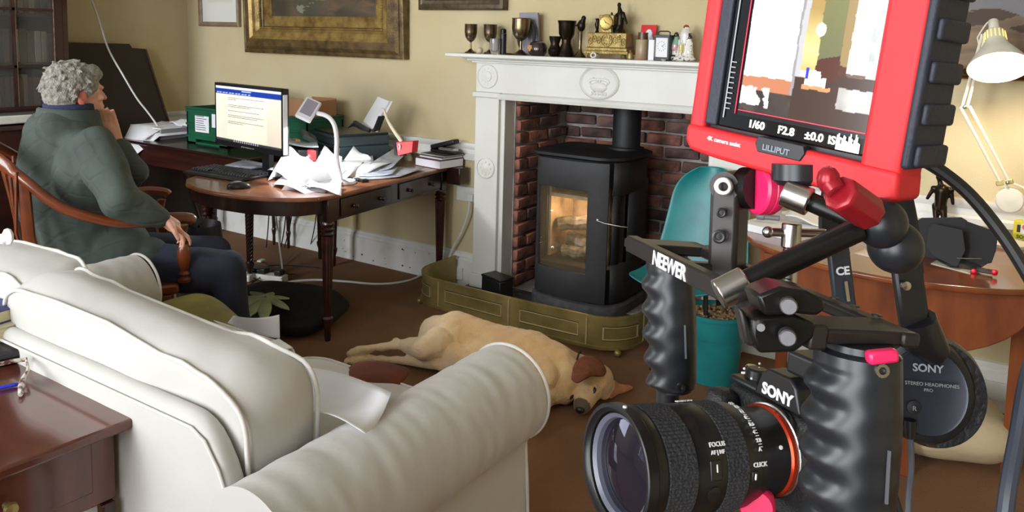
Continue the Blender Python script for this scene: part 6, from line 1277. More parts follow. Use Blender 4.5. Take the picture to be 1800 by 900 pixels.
# sun hood of black panels
p = T(1672, 470); hd2 = root('monitor_sunhood', p, 'folded black camera monitor sunhood lying open on the table', 'sunhood'); HM = mat('black_fabric_board', (30, 29, 30), .75, nscale=30)
def panel(nm, pts, d, par, m_=HM, th=.004):
    q = [on('Y', dd, *a) for a, dd in zip(pts, d)]; nn = (q[1] - q[0]).cross(q[2] - q[0]).normalized() * th; return obj(nm, MB().prism(q, nn), m_, par, bevel=.001)
y0 = p.y
panel('back_panel', [(1606, 392), (1620, 383), (1690, 382), (1700, 388), (1700, 462), (1616, 455)], [y0 + .10] * 6, hd2)
panel('left_flap', [(1631, 402), (1638, 393), (1692, 405), (1697, 440), (1682, 470), (1640, 450), (1628, 435)], [y0 + .05, y0 + .05, y0 + .03, y0 + .02, y0, y0 + .02, y0 + .04], hd2)
panel('right_panel', [(1697, 388), (1754, 408), (1750, 440), (1742, 462), (1694, 470)], [y0 + .10, y0 + .04, y0 + .02, y0, y0 + .05], hd2)
panel('bottom_panel', [(1645, 455), (1742, 458), (1710, 478), (1670, 470)], [y0 + .07, y0 + .05, y0 - .01, y0 - .01], hd2)
obj('silver_edge', MB().tube([on('Y', y0 + .005, 1682, 454), on('Y', y0 + .005, 1726, 455)], .0015, 6), STEEL, hd2)
p = T(1718, 480); t = root('mini_clamp', p, 'tiny red and black camera clamp in front of the sunhood', 'clamp'); obj('clamp_body', MB().box(p + V((.02, 0, .012)), (.05, .02, .014)), BLACKPL, t, bevel=.003)
for dx, dz in ((-.01, .008), (.05, .016)): obj('red_knob', MB().lathe(p + V((dx, -.012, dz)), (0, -1, 0), [(.009, 0), (.010, .003), (.010, .012), (.006, .014)], 14), mat('red_anodised', (200, 20, 46), .3, metal=.5), t)
sheet('silver_card', [T(1636, 464), T(1705, 482), T(1716, 474), T(1650, 456)], mat('silver_card', (190, 184, 170), .4), 'thin silvery card lying under the sunhood front edge', th=.004)
# papers and books left on the table
for i, (px, py, s_, c_, lab) in enumerate([(1372, 408, (.26, .2, .03), PAPER, 'flat white document box on the left of the drop leaf table'), (1430, 392, (.2, .18, .012), mat('cream_magazine', (214, 204, 178), .6), 'cream covered magazine on the pile at the left of the table'), (1600, 400, (.2, .3, .008), PAPER, 'white sheets behind the sunhood near the wall')]):
    p = T(px, py); obj('document_box' if i == 0 else 'magazine', MB().box(p + V((0, 0, s_[2] / 2 + (.031 if i == 1 else 0))), s_, (V((.96, -.28, 0)), V((.28, .96, 0)), V((0, 0, 1)))), c_, label=lab, cat='stationery', bevel=.002)
sheet('open_booklet', [T(1380, 385, .045), T(1460, 398, .045), T(1480, 375, .05), T(1400, 365, .05)], PAPER, 'open white booklet fanned on top of the pile', curl=.014, fn=lambda u, v: .012 * math.sin(u * 6))
obj('grey_torch', MB().lathe(T(1330, 380, .05), (.9, .1, .02), [(.012, 0), (.014, .004), (.014, .03), (.011, .034), (.011, .09)], 16), mat('grey_tube', (110, 108, 112), .4), label='short grey cylinder lying on the white document box', cat='torch')
sheet('long_paper', [T(1500, 445), T(1600, 470), T(1640, 440), T(1560, 425)], mat('pinkish_paper', (214, 196, 184), .8), 'pale pinkish paper lying flat in the middle of the table')
# ---------------- teal shell chair and bucket ----------------
tch = root('teal_shell_chair', (-1.23, -.40, 0), 'teal moulded plastic chair standing right of the stove opening', 'chair')
def shell_pt(u, v):
    s = (u - .5) * 2; w_ = lerp(.235, .17, max(0, v - .45) / .55) if v > .45 else .235
    if v > .85: w_ *= math.sqrt(max(.05, 1 - ((v - .85) / .16) ** 2))
    if v < .1: w_ *= .85 + 1.5 * v
    if v < .5: y = lerp(-.24, .16, v / .5); z = .42 - .02 * math.sin(math.pi * v / .5) + .05 * s * s
    else: t = (v - .5) / .5; y = .16 + .02 * t + .10 * math.sin(t * math.pi / 2) * .8 - .05 * s * s; z = .42 + .50 * t ** 1.1 + .05 * s * s * (1 - t)
    return V((-1.23 + s * w_, -.40 + y, z))
m = MB(); m.grid(16, 26, shell_pt); obj('shell', m, TEAL, tch, solid=.008, sub=1, angle=80)
for sx in (-1, 1):
    for f in (-1, 1): obj('leg', MB().tube([V((-1.23 + sx * .10, -.40 + f * .08, .415)), V((-1.23 + sx * .13, -.40 + f * .10, 0))], .011, 8), mat('dark_chair_metal', (50, 48, 46), .4, metal=.6), tch)
bc_ = on('Z', 0, 1252, 664); bk_ = root('teal_bucket', bc_, 'teal plastic bucket full of wood pellets in front of the teal chair', 'bucket')
obj('bucket_wall', MB().lathe(bc_, (0, 0, 1), [(0, .0), (.105, .0), (.108, .004), (.132, .30), (.138, .30), (.138, .318), (.130, .318), (.102, .012), (0, .012)], 40, caps=False), TEAL, bk_, angle=30)
obj('moulded_ring', MB().lathe(bc_, (0, 0, 1), [(.122, .205), (.1255, .207), (.1262, .213), (.124, .215)], 40, caps=False), TEAL, bk_)
m = MB()
for k in range(160):
    a = random.uniform(0, 6.28); r = .122 * math.sqrt(random.random()); d = V((random.uniform(-1, 1), random.uniform(-1, 1), random.uniform(-.3, .3))).normalized() * .013; c = bc_ + V((r * math.cos(a), r * math.sin(a), .285 + random.uniform(0, .02))); m.cyl(c - d, c + d, .006, n=6)
m.lathe(bc_, (0, 0, 1), [(.122, .2), (.124, .285)], 24)
obj('wood_pellets', m, mat('wood_pellet', (176, 146, 104), .9, rgb2=(130, 100, 66), nscale=60), bk_, kind='stuff')
# ---------------- camera rig close to the viewer ----------------
def K(px, py, d): return at(px, py, d)
def cv(x, y, z): return (RM @ V((x, y, z)))
PINK = mat('pink_anodised', (226, 36, 92), .35, nscale=30); REDA = mat('dark_red_anodised', (150, 24, 36), .3, metal=.3, nscale=30)
REDR = mat('red_silicone', (206, 30, 38), .6, nscale=12); NAVYR = mat('navy_rubber', (34, 37, 50), .6, nscale=20, bump=.1, bscale=200)
GRIP = mat('glossy_black_grip', (28, 30, 34), .36, nscale=20); SATG = mat('satin_gunmetal', (48, 43, 42), .38, metal=.5, nscale=40)
E1, E2 = K(1180, 438, .73), K(1512, 592, .47)
LF, LM0 = K(1078, 822, .575), K(1345, 790, .635); lx = (LF - LM0).normalized(); wx = (E2 - E1).normalized(); wb = (wx - lx * wx.dot(lx)).normalized(); ub = lx.cross(wb)
if ub.z < 0: ub = -ub
lw = (lx - wx * lx.dot(wx)).normalized(); uw = wx.cross(lw); uw = -uw if uw.z < 0 else uw
rigc = (E1 + E2) / 2
rig = root('camera_cage_rig', V((rigc.x, rigc.y, rigc.z - .3)), 'black metal camera cage with two ribbed grips, close in front on the right', 'camera rig')
def bar(a, b, w_, t_, nm, mt, par, side, bev=.002):
    a, b = V(a), V(b); d = (b - a).normalized(); s = (side - d * side.dot(d)).normalized(); u = d.cross(s); return obj(nm, MB().box((a + b) / 2, ((b - a).length, w_, t_), (d, s, u)), mt, par, bevel=bev)
Lw = (E2 - E1).length
hw = .031
fb = bar(E1 - wx * .02 + lw * hw, E2 + wx * .006 + lw * hw, .012, .015, 'front_rail', SATG, rig, lw); bar(E1 - wx * .02 - lw * hw, E2 + wx * .006 - lw * hw, .012, .009, 'rear_rail', SATG, rig, lw)
for k, t_ in enumerate((-.03, .30, .62, .95)):
    c = E1 + wx * Lw * t_; bar(c - lw * (hw + .006), c + lw * (hw + .006), [.034, .012, .016, .034][k], .009, 'cross_plate', SATG, rig, wx)
m = MB()
for t_ in (.04, .11, .18, .45, .52, .74, .82, .9):
    for s in (-1, 1): c = E1 + wx * Lw * t_ + lw * hw * s + uw * .0062; m.lathe(c, uw, [(.0032, 0), (.0032, .0008), (.0018, .001)], 10)
obj('threaded_holes', m, BLACKPL, rig, kind='stuff')
text('printed_name', 'NEEWER', E1 + wx * .045 + lw * (hw + .0064) + uw * -.0055, wx, uw, .0165, WHITEINK, fb, bold=.0004)
def handle(top, bot, r, nm_label, bump=1, knob=None):
    ax_ = (bot - top).normalized(); tv = (CAM - top).normalized(); sd = cv(-1, 0, 0); sd = (sd - ax_ * sd.dot(ax_)).normalized(); fd2 = ax_.cross(sd); H = (bot - top).length; rings = []; n = 28
    for j in range(61):
        t_ = j / 60; prof = 1.0 + .10 * math.sin(math.pi * t_); e = .82 if t_ < .04 or t_ > .97 else 1; ring = []
        bmp = 0 if t_ < .13 or t_ > .95 else math.cos((t_ - .13) / .82 * 2 * math.pi * 4.5) * -.0021 + .001
        for i in range(n):
            a = 2 * math.pi * i / n; c_, s = math.cos(a), math.sin(a); rr = r * prof * e; front_ = max(0, c_) ** 1.5
            ring.append(top + ax_ * H * t_ + sd * (c_ * rr + bmp * front_ * 1.5) + fd2 * (s * rr * 1.12 + bmp * .2 * abs(s)))
        rings.append(ring)
    m = MB(); m.loft(rings); g = obj('grip', m, GRIP, rig, angle=60, label=nm_label)
    for t_, q in ((.08, 1), (.93, 1)):
        c = top + ax_ * H * t_ - sd * r * .1; nn = (-fd2 if (-fd2).dot(tv) > 0 else fd2); c = c + nn * r * 1.13; obj('grip_screw', MB().lathe(c, nn, [(.004, -.002), (.004, .0015), (.0022, .0015), (.0022, -.001)], 12, caps=False), STEEL, g)
    nn = (-fd2 if (-fd2).dot(tv) > 0 else fd2); c = top + ax_ * H * .60 + nn * r * 1.2 - sd * r * .35; obj('seam_slot', MB().box(c, (.0015, .0015, .03), (sd, nn, ax_)), mat('grey_slot', (86, 88, 92), .5), g)
    return g, sd, fd2, nn
h1, sd1, f1, n1 = handle(K(1176, 446, .735), K(1184, 684, .735), .0205, 'far ribbed grip')
h2, sd2, f2, n2 = handle(K(1508, 600, .475), K(1490, 935, .475), .0235, 'near ribbed grip')
obj('pink_button', MB().box(K(1183, 457, .71), (.008, .006, .005), (cv(1, 0, 0), cv(0, 0, 1), cv(0, 1, 0))), PINK, rig, bevel=.001)
obj('pink_button', MB().box(K(1550, 626, .445), (.017, .008, .0075), (cv(.99, .1, 0), cv(0, 0, 1), cv(-.1, .99, 0))), PINK, rig, bevel=.002)
obj('lower_rod', MB().cyl(K(1175, 680, .735), K(1172, 740, .74), .0105), BLACKPL, rig)
br = bar(K(1284, 322, .655), K(1276, 520, .655), .032, .024, 'vertical_bracket', SATG, rig, cv(.55, 0, -.83), bev=.004)
obj('bracket_top', MB().cyl(K(1284, 326, .655) + cv(.55, 0, -.83) * -.016 , K(1284, 326, .655) + cv(.55, 0, -.83) * .016, .0121, n=24), SATG, rig)
fcn = cv(-.83, 0, .55) if False else cv(-.72, -.1, .68)
for px, py, r in ((1272, 328, .0075), (1268, 374, .004), (1264, 416, .0055)):
    c = K(px, py, .636); obj('hex_bolt', MB().lathe(c, cv(-.3, 0, .95), [(r, -.002), (r, .0012), (r * .75, .0018), (r * .5, .0015), (r * .45, -.001)], 20, caps=False), STEEL if r > .007 else BLACKPL, br)
kd = cv(.93, -.05, -.25)
obj('arm_spacer', MB().cyl(K(1308, 330, .65), K(1330, 331, .64), .017, n=24), SATIN, rig)
obj('pink_knob', MB().lathe(K(1326, 331, .64), kd, [(.0195, 0), (.0212, .002), (.0212, .007), (.0205, .0078), (.0212, .0086), (.0212, .014), (.0195, .017), (0, .017)], 36), PINK, rig)
# articulated arm
arm_ = root('articulated_arm', K(1510, 400, .54) - V((0, 0, .1)), 'articulated black arm with silver ends and dark red knob holding the monitor', 'arm')
def cylp(nm, a, b, r, mt, par, n=24, r1=None): return obj(nm, MB().cyl(a, b, r, r1, n), mt, par, bevel=.0012)
cylp('silver_end', K(1262, 519, .53), K(1312, 494, .53), .0105, STEEL, arm_); cylp('lower_tube', K(1308, 497, .53), K(1512, 402, .53), .0080, SATIN, arm_)
cylp('silver_collar', K(1378, 338, .59), K(1424, 356, .58), .0105, STEEL, arm_); cylp('upper_tube', K(1418, 352, .585), K(1512, 392, .56), .0072, SATIN, arm_)
obj('ball_joint', MB().ball(K(1548, 392, .535), .0172, n=28), GRIP, arm_); obj('ball_joint', MB().ball(K(1574, 434, .545), .0182, n=28), GRIP, arm_)
ka, kb_ = K(1474, 338, .50), K(1526, 374, .515); obj('red_knob', MB().lathe(ka, kb_ - ka, [(.010, 0), (.0122, .0015), (.0122, (kb_ - ka).length), (.009, (kb_ - ka).length + .003)], 8), REDA, arm_, bevel=.002); obj('knob_wing', MB().ball(K(1456, 316, .505), (.0075, .0075, .009), n=12).cyl(K(1456, 318, .505), K(1470, 336, .50), .0065), REDA, arm_)
obj('socket_collar', MB().lathe(K(1400, 316, .60), cv(0, -1, 0), [(.018, -.012), (.018, 0), (.014, .004)], 24), GRIP, arm_)
th_ = root('t_handle_screw', K(1390, 455, .62), 'silver T handle clamp screw standing above the cage', 'clamp screw')
cylp('screw_body', K(1392, 392, .62), K(1390, 436, .62), .0075, STEEL, th_); cylp('screw_neck', K(1390, 434, .62), K(1388, 500, .62), .0058, STEEL, th_); cylp('cross_bar', K(1350, 408, .62), K(1452, 410, .62), .0034, STEEL, th_); obj('bar_tip', MB().ball(K(1350, 408, .62), .0046, n=12), STEEL, th_)
cl = root('clamp_block', K(1385, 600, .60), 'black crab clamp with three silver bolts gripping the cage rail', 'clamp')
def slab(nm, pts, d, th2, mt, par, bev=.002, nrm2=None):
    q = [K(*p, d) for p in pts]; return obj(nm, MB().prism(q, cv(0, 0, -th2)), mt, par, bevel=bev)
slab('upper_jaw', [(1332, 520), (1372, 504), (1420, 512), (1448, 528), (1452, 545), (1436, 556), (1400, 552), (1345, 556)], .45, .03, SATIN, cl); slab('lower_jaw', [(1322, 560), (1395, 552), (1436, 570), (1430, 596), (1398, 620), (1335, 622), (1322, 592)], .455, .03, SATIN, cl)
for px, py, r in ((1386, 537, .0048), (1384, 592, .0048), (1337, 573, .0026)): obj('silver_bolt', MB().lathe(K(px, py, .447), cv(-.25, 0, .95), [(r, -.004), (r, .003), (r * .85, .004), (0, .004)], 22), mat('dull_steel', (120, 118, 120), .35, metal=.7), cl)
slab('side_lever', [(1298, 540), (1310, 548), (1330, 600), (1326, 612), (1310, 605)], .46, .012, SATG, cl)
# camera body
cam_ = root('mirrorless_camera', LM0 - ub * .1, 'black mirrorless camera body with big zoom lens pointing left', 'camera')
BODY = mat('camera_black_leatherette', (27, 27, 28), .5, nscale=80, bump=.25, bscale=500); BODT = mat('camera_black_metal', (26, 26, 27), .38, nscale=50)
def cb(w_, l, u): return LM0 + wb * w_ + lx * l + ub * u
def cbox(nm, w0, w1, l0, l1, u0, u1, mt, par, bev=.002): return obj(nm, MB().box(cb((w0 + w1) / 2, (l0 + l1) / 2, (u0 + u1) / 2), (w1 - w0, l1 - l0, u1 - u0), (wb, lx, ub)), mt, par, bevel=bev, seg=3)
bd_ = cbox('camera_body', -.062, .062, -.045, -.008, -.052, .034, BODY, cam_, .008)
cbox('top_plate', -.060, .060, -.042, -.009, .034, .0405, BODT, cam_, .003)
hump = [cb(-.026, -.006, .036), cb(.026, -.006, .036), cb(.019, -.006, .056), cb(.012, -.006, .061), cb(-.012, -.006, .061), cb(-.019, -.006, .056)]
hb = obj('viewfinder_hump', MB().prism(hump, lx * -.042), BODT, cam_, bevel=.002); cbox('grip_bump', -.066, -.040, -.01, .014, -.050, .030, BODY, cam_, .009)
obj('lens_mount', MB().lathe(cb(0, -.008, 0), lx, [(.036, 0), (.036, .006), (.0345, .007)], 40), STEEL, cam_)
text('maker_name', 'SONY', cb(-.0155, -.0052, .0405), wb, ub, .0125, WHITEINK, hb, bold=.0005)
text('model_mark', 'α', cb(.044, -.0072, .012), wb, ub, .012, mat('grey_white_mark', (190, 188, 186), .4), bd_, bold=.0003); text('model_mark', '7', cb(.046, -.0072, .003), wb, ub, .008, mat('blue_mark', (60, 110, 220), .4), bd_, bold=.0003)
for w_, u_, r in ((-.045, .0405, .009), (-.052, .0405, .0055), (.045, .0405, .008)): obj('top_dial', MB().lathe(cb(w_, -.026, u_), ub, [(r, 0), (r, .007), (r * .8, .0085), (0, .0085)], 24), STEEL if r < .006 else BODT, cam_)
m = MB()
for k in range(14): m.ball(cb(random.uniform(-.06, -.035), random.uniform(-.04, -.01), .043 + random.uniform(0, .006)), .0012, n=6)
obj('dial_markings', m, WHITEINK, cam_, kind='stuff'); obj('strap_lug', MB().tube([cb(.066, -.02, .022) + wb * .003 * math.cos(k) + ub * .006 * math.sin(k) for k in [i * .628 for i in range(10)]], .0016, 6, loop=True), STEEL, cam_)
obj('front_lever', MB().ball(cb(.056, -.006, -.012), (.004, .004, .004), n=10), STEEL, cam_)
# device in the hot shoe
hs_ = root('hot_shoe_receiver', cb(.02, -.03, .062), 'small black receiver box in the camera hot shoe with a green light', 'receiver')
rc_ = cbox('receiver_body', .002, .052, -.06, -.01, .063, .081, BODT, hs_, .003); obj('green_light', MB().ball(K(1441, 628, .52), .0014, n=8), mat('green_led', (60, 255, 90), .4, emis=4), hs_); cbox('shoe_foot', .01, .03, -.04, -.02, .061, .0632, STEEL, hs_, .0005)
# lens
ln_ = root('zoom_lens', LM0 + lx * .07 - ub * .06, 'large black zoom lens with ribbed rings and an orange ring at its mount', 'lens')
LL = (LF - LM0).length; RUB = mat('ribbed_rubber', (48, 49, 54), .65, nscale=60, bump=.4, bscale=400); LBL = mat('lens_black', (20, 20, 22), .35, nscale=40)
def lring(nm, prof, mt, par=ln_, n=56, **k): return obj(nm, MB().lathe(LM0, lx, [(r, h * LL) for r, h in prof], n), mt, par, **k)
lring('orange_mount_ring', [(.0345, -.005), (.0350, .0), (.0350, .025), (.0335, .035)], mat('orange_red_ring', (196, 62, 30), .25, metal=.6)); lring('rear_barrel', [(.0335, .03), (.0335, .15), (.036, .20), (.037, .26)], LBL)
zs_ = lring('scale_ring', [(.0375, .255), (.0385, .27), (.0392, .36)], BODT)
def ribbed(nm, r0, h0, h1, teeth=90):
    m = MB(); n = teeth * 2; rings = []
    for h in (h0, h0 + .004, h1 - .004, h1): rings.append([LM0 + lx * h * LL + wb * math.cos(2 * math.pi * i / n) * (r0 + (.0007 if i % 2 and h0 < h < h1 else 0)) + ub * math.sin(2 * math.pi * i / n) * (r0 + (.0007 if i % 2 and h0 < h < h1 else 0)) for i in range(n)])
    m.loft(rings); return obj(nm, m, RUB, ln_, angle=20)
ribbed('zoom_ring', .0402, .36, .50); lring('middle_barrel', [(.040, .50), (.0405, .515), (.0405, .66), (.0395, .675), (.0395, .69)], LBL); ribbed('focus_ring', .0412, .69, .86)
lring('front_barrel', [(.0405, .86), (.0425, .885), (.0432, .93), (.0445, .94), (.0445, .995), (.0435, 1.0), (.0400, 1.0), (.0392, .985), (.037, .94), (.035, .93)], LBL, caps_=0) if False else obj('front_barrel', MB().lathe(LM0, lx, [(r, h * LL) for r, h in [(.0405, .86), (.0425, .885), (.0432, .93), (.0445, .94), (.0445, .995), (.0435, 1.0), (.0415, 1.0), (.0405, .985), (.0385, .975), (.038, .95), (.036, .945), (.035, .90), (.0, .90)]], 56, caps=False), LBL, ln_)
obj('inner_ring', MB().lathe(LM0 + lx * LL * .945, lx, [(.0372, 0), (.037, .003), (.034, .001), (.033, -.003)], 48, caps=False), mat('inner_grey_ring', (84, 84, 96), .35), ln_)
obj('front_element', MB().loft([[LM0 + lx * (LL * .925 + .006 * (1 - f * f)) + (wb * math.cos(a) + ub * math.sin(a)) * .0345 * f for a in [2 * math.pi * i / 40 for i in range(40)]] for f in (1, .85, .65, .4, .15, .01)], caps=False), mat('coated_glass', (62, 58, 72), .03, metal=.75, rgb2=(40, 38, 52)), ln_)
def ltext(s, h, ang, size, mt=WHITEINK, rad=.0415, along=True):
    a = math.radians(ang); nn = wb * math.cos(a) + ub * math.sin(a); tg = (ub * math.cos(a) - wb * math.sin(a)); c = LM0 + lx * h * LL + nn * rad
    text('lens_print', s, c, -lx if along else -tg, tg if along else lx * -1, size, mt, zs_, bold=.0001)
nview = (CAM - LM0); av = math.degrees(math.atan2(nview.dot(ub), nview.dot(wb)))
ltext('FOCUS', .60, av + 8, .0045); ltext('AF | MF', .60, av + 1, .0038); ltext('CLICK', .335, av - 16, .0045, rad=.040); ltext('SIGMA', .58, av + 78, .005)
for k, s in enumerate(['22', '16', '11', '8', '5.6', '4', '2.8', 'A']): ltext(s, .285, av + 62 - k * 9, .0038, rad=.0396)
m = MB()
for k in range(22):
    a = math.radians(av + 66 - k * 3); nn = wb * math.cos(a) + ub * math.sin(a); tg = ub * math.cos(a) - wb * math.sin(a); m.box(LM0 + lx * LL * .26 + nn * .0385, (.003, .0005, .0006), (lx, nn, tg))
obj('scale_ticks', m, WHITEINK, zs_, kind='stuff')
def lbox(nm, h, ang, sz, mt, rad): a = math.radians(ang); nn = wb * math.cos(a) + ub * math.sin(a); tg = ub * math.cos(a) - wb * math.sin(a); return obj(nm, MB().box(LM0 + lx * LL * h + nn * rad, sz, (lx, nn, tg)), mt, ln_, bevel=.0008)
lbox('focus_switch', .58, av - 14, (.010, .002, .014), BODT, .0405); lbox('switch_mark', .575, av - 12, (.0018, .0022, .006), WHITEINK, .0408); lbox('click_switch', .32, av - 26, (.006, .002, .008), BODT, .039); lbox('switch_mark', .32, av - 26, (.0018, .0022, .005), WHITEINK, .0396)
for h, an, r in ((.58, -38, .0058), (.10, 0, .0016), (.975, 60, .0016)):
    a = math.radians(av + an); nn = wb * math.cos(a) + ub * math.sin(a); rad = .0402 if h == .58 else (.0336 if h < .2 else .0444); obj('round_button' if r > .002 else 'white_dot', MB().lathe(LM0 + lx * LL * h + nn * rad, nn, [(r, 0), (r, .0008), (r * .8, .0012), (0, .0012)], 20), BODT if r > .002 else WHITEINK, ln_)
obj('pink_knob', MB().lathe(K(1330, 888, .60), cv(-.4, 0, .9), [(.013, -.008), (.014, 0), (.012, .004), (0, .004)], 24), PINK, rig)
# ---------------- field monitor ----------------
BL_, BR_ = K(1213, 236, .68), K(1584, 322, .54); mr = (BR_ - BL_).normalized(); mW = (BR_ - BL_).length
mu = cv(.125, 1, .16); mu = (mu - mr * mu.dot(mr)).normalized(); mn = mr.cross(mu); mH = .150; mu0 = mu
fm = root('field_monitor', BL_ + mr * mW / 2, 'camera field monitor in red silicone frame showing a live picture of the room', 'monitor')
def mp_(x, y, z=0): return BL_ + mr * x + mu * y + mn * z
def mbox(nm, x0, x1, y0, y1, z0, z1, mt, par=fm, bev=.002, **k): return obj(nm, MB().box(mp_((x0 + x1) / 2, (y0 + y1) / 2, (z0 + z1) / 2), (x1 - x0, y1 - y0, z1 - z0), (mr, mu, mn)), mt, par, bevel=bev, seg=3, **k)
mbox('monitor_body', .006, mW - .004, .006, mH - .006, -.026, -.004, BLACKPL)
mbox('red_frame', 0, .0155, -.0, mH, -.03, .004, REDR, bev=.004); mbox('red_frame', mW - .029, mW, 0, mH, -.03, .005, REDR, bev=.004)
fr_ = obj('red_frame', MB().prism([mp_(.006, -.012, -.03), mp_(.0, -.004, -.03), mp_(0, .010, -.03), mp_(mW, .008, -.03), mp_(mW + .002, -.012, -.03), mp_(mW - .012, -.018, -.03), mp_(.03, -.014, -.03)], mn * .037), REDR, fm, bevel=.004, seg=3)
mbox('black_side_strip', .0145, .0265, .012, mH, -.004, .0025, NAVYR); mbox('glass_bezel', .026, mW - .028, .012, mH, -.004, -.0005, mat('black_gloss_bezel', (14, 14, 16), .12))
nb = obj('name_tab', MB().prism([mp_(.072, .012, .0), mp_(.070, .006, .0), mp_(.073, .0, .0), mp_(.110, .0, .0), mp_(.113, .006, .0), mp_(.111, .012, .0)], mn * .0085), BLACKPL, fm, bevel=.0006)
text('maker_name', 'LILLIPUT', mp_(.0775, .0025, .0088), mr, mu, .0062, mat('grey_letters', (120, 124, 136), .4), nb, bold=.0002)
text('printed_note', '4K camera assist', mp_(.024, .0, .0074), mr, mu, .0048, WHITEINK, fr_, bold=.0001)
def live(u, v):
    u0, v0 = u, v; u += .010 * mnoise.noise(V((u * 10, v * 10, 1))); v += .010 * mnoise.noise(V((u * 16, v * 16, 9)))
    n = fbm(u, v, 5, 4, 3); c = mixc((40, 34, 34), (60, 52, 48), n + .5)
    if v > .18 and u > .0: 
        if u < .40: c = (236, 242, 248) if v > .27 + .0 * u else (150, 96, 70)
        elif u < .46: c = (120, 116, 118)
        elif u < .57: c = mixc((136, 112, 66), (186, 172, 116), max(0, 1 - abs(v - .48) * 4))
        elif u < .74: c = mixc((74, 78, 60), (104, 100, 62), v) if v > .42 + .25 * (u - .57) else (66, 36, 28)
        elif u < .80: c = (122, 102, 66) if v > .4 else (70, 40, 30)
        elif u < .93: c = (242, 246, 250) if v > .36 else (90, 70, 60)
        else: c = mixc((130, 132, 130), (180, 184, 186), n + .5)
    if .42 < u < .46 and .2 < v < 1: c = (150, 148, 150)
    if .05 < u < .36 and v > .3 and (abs(u - .26) < .006 or abs((v * 7) % 1 - .5) < .03) : c = (206, 216, 226)
    if v < .34 and .42 < u: 
        c = (54, 40, 34) if v < .30 or u > .74 else c
        if .50 < u < .66 and .26 < v < .31: c = (222, 214, 200)
        if .48 < u < .70 and .235 < v <= .26: c = (168, 116, 78)
    if .505 < u < .53 and .29 < v < .37: c = (44, 46, 170)
    if .46 < u < .62 and .31 < v < .35 and not (.505 < u < .53): c = (216, 212, 206)
    if (u - .57) ** 2 + ((v - .60) * .9) ** 2 < .0012: c = (255, 250, 236)
    if u < .24 and .08 < v < .20 and n > -.2: c = (206, 206, 206)
    if u > .76 and v < .27 and v > .14: c = mixc((130, 126, 122), (176, 172, 168), n + .4)
    if .57 < u < .72 and v > .85: c = (112, 140, 146)
    if v < .035: c = (26, 22, 26)
    return c
sx0, sx1, sy0, sy1 = .0445, mW - .030, .0245, mH - .004
lv = canvas('live_picture', mp_(sx0, sy0, .0002), mr * (sx1 - sx0), mu * (sy1 - sy0), 170, 170, live, mat('lit_live_screen', vcol=True, rough=.15, emis=.6), fm)
RL = mat('red_ui_line', (220, 30, 60), .4, emis=.6); WL = mat('white_ui_text', (236, 236, 230), .4, emis=.7)
obj('frame_guide_line', MB().box(mp_((sx0 + sx1) / 2, .0285, .0006), (sx1 - sx0, .0007, .0003), (mr, mu, mn)), RL, lv); obj('frame_guide_line', MB().box(mp_(.042, .085, .0006), (.0008, .12, .0003), (mr, mu, mn)), RL, lv)
for s, x in (('1/60', .056), ('F2.8', .083), ('±0.0', .106), ('ISO 6', .125)): text('status_text', s, mp_(x, .0165, .0006), mr, mu, .0085, WL, fm, bold=.0002)
m = MB(); hx = mW - .050
for k in range(18): h = .004 + .010 * abs(math.sin(k * .7 + 1)) * random.uniform(.7, 1); m.box(mp_(hx + k * .001, .0135 + h / 2, .0007), (.001, h, .0002), (mr, mu, mn))
obj('histogram', m, WL, lv, kind='stuff')
m = MB()
for k in range(10): m.box(mp_(.034 + (k % 2) * .0005, .028 + k * .0042, .0006), (.005, .0008, .0003), (mr, mu, mn))
obj('level_meter', m, mat('dim_ui', (150, 150, 156), .4), lv, kind='stuff'); obj('level_bar', MB().box(mp_(.0315, .085, .0006), (.0012, .13, .0003), (mr, mu, mn)), MC['dim_ui'], lv)
# navy rubber side with ridges
mbox('rubber_side', mW - .002, mW + .005, .010, mH, -.044, .0045, NAVYR, bev=.003)
mbox('rubber_back', .01, mW, .012, mH - .0, -.044, -.028, NAVYR, bev=.003)
for k in range(5): mbox('rubber_rib', mW + .003, mW + .0085, .012 + k * .0285, .027 + k * .0285, -.0445, -.001, NAVYR, bev=.0025)
# ---------------- headphones ----------------
hp_ = root('headphones', K(1630, 780, .74), 'black studio headphones hanging behind the near camera grip', 'headphones')
cn = cv(-.22, .10, 1).normalized(); cc = K(1628, 688, .72); HB = mat('headphone_black', (22, 23, 27), .35, nscale=30); HD = mat('headphone_disc', (44, 48, 60), .32, metal=.3, nscale=30)
obj('ear_pad', MB().lathe(cc - cn * .032 + cv(.012, -.004, 0), cn, [(.036, 0), (.046, .004), (.049, .012), (.047, .02), (.045, .026)], 44, x=cv(1, 0, 0), sx=.92, sy=1.05), mat('black_leather_pad', (20, 20, 24), .4, bump=.2, bscale=90), hp_)
obj('ear_cup', MB().lathe(cc - cn * .010, cn, [(.044, 0), (.046, .004), (.043, .010), (.040, .011)], 44, x=cv(1, 0, 0), sx=.92, sy=1.05), HB, hp_); dsc = obj('cup_disc', MB().lathe(cc + cn * .001, cn, [(.037, 0), (.037, .003), (.036, .0045), (.034, .0038), (.0, .0046)], 44, x=cv(1, 0, 0), sx=.92, sy=1.05), HD, hp_)
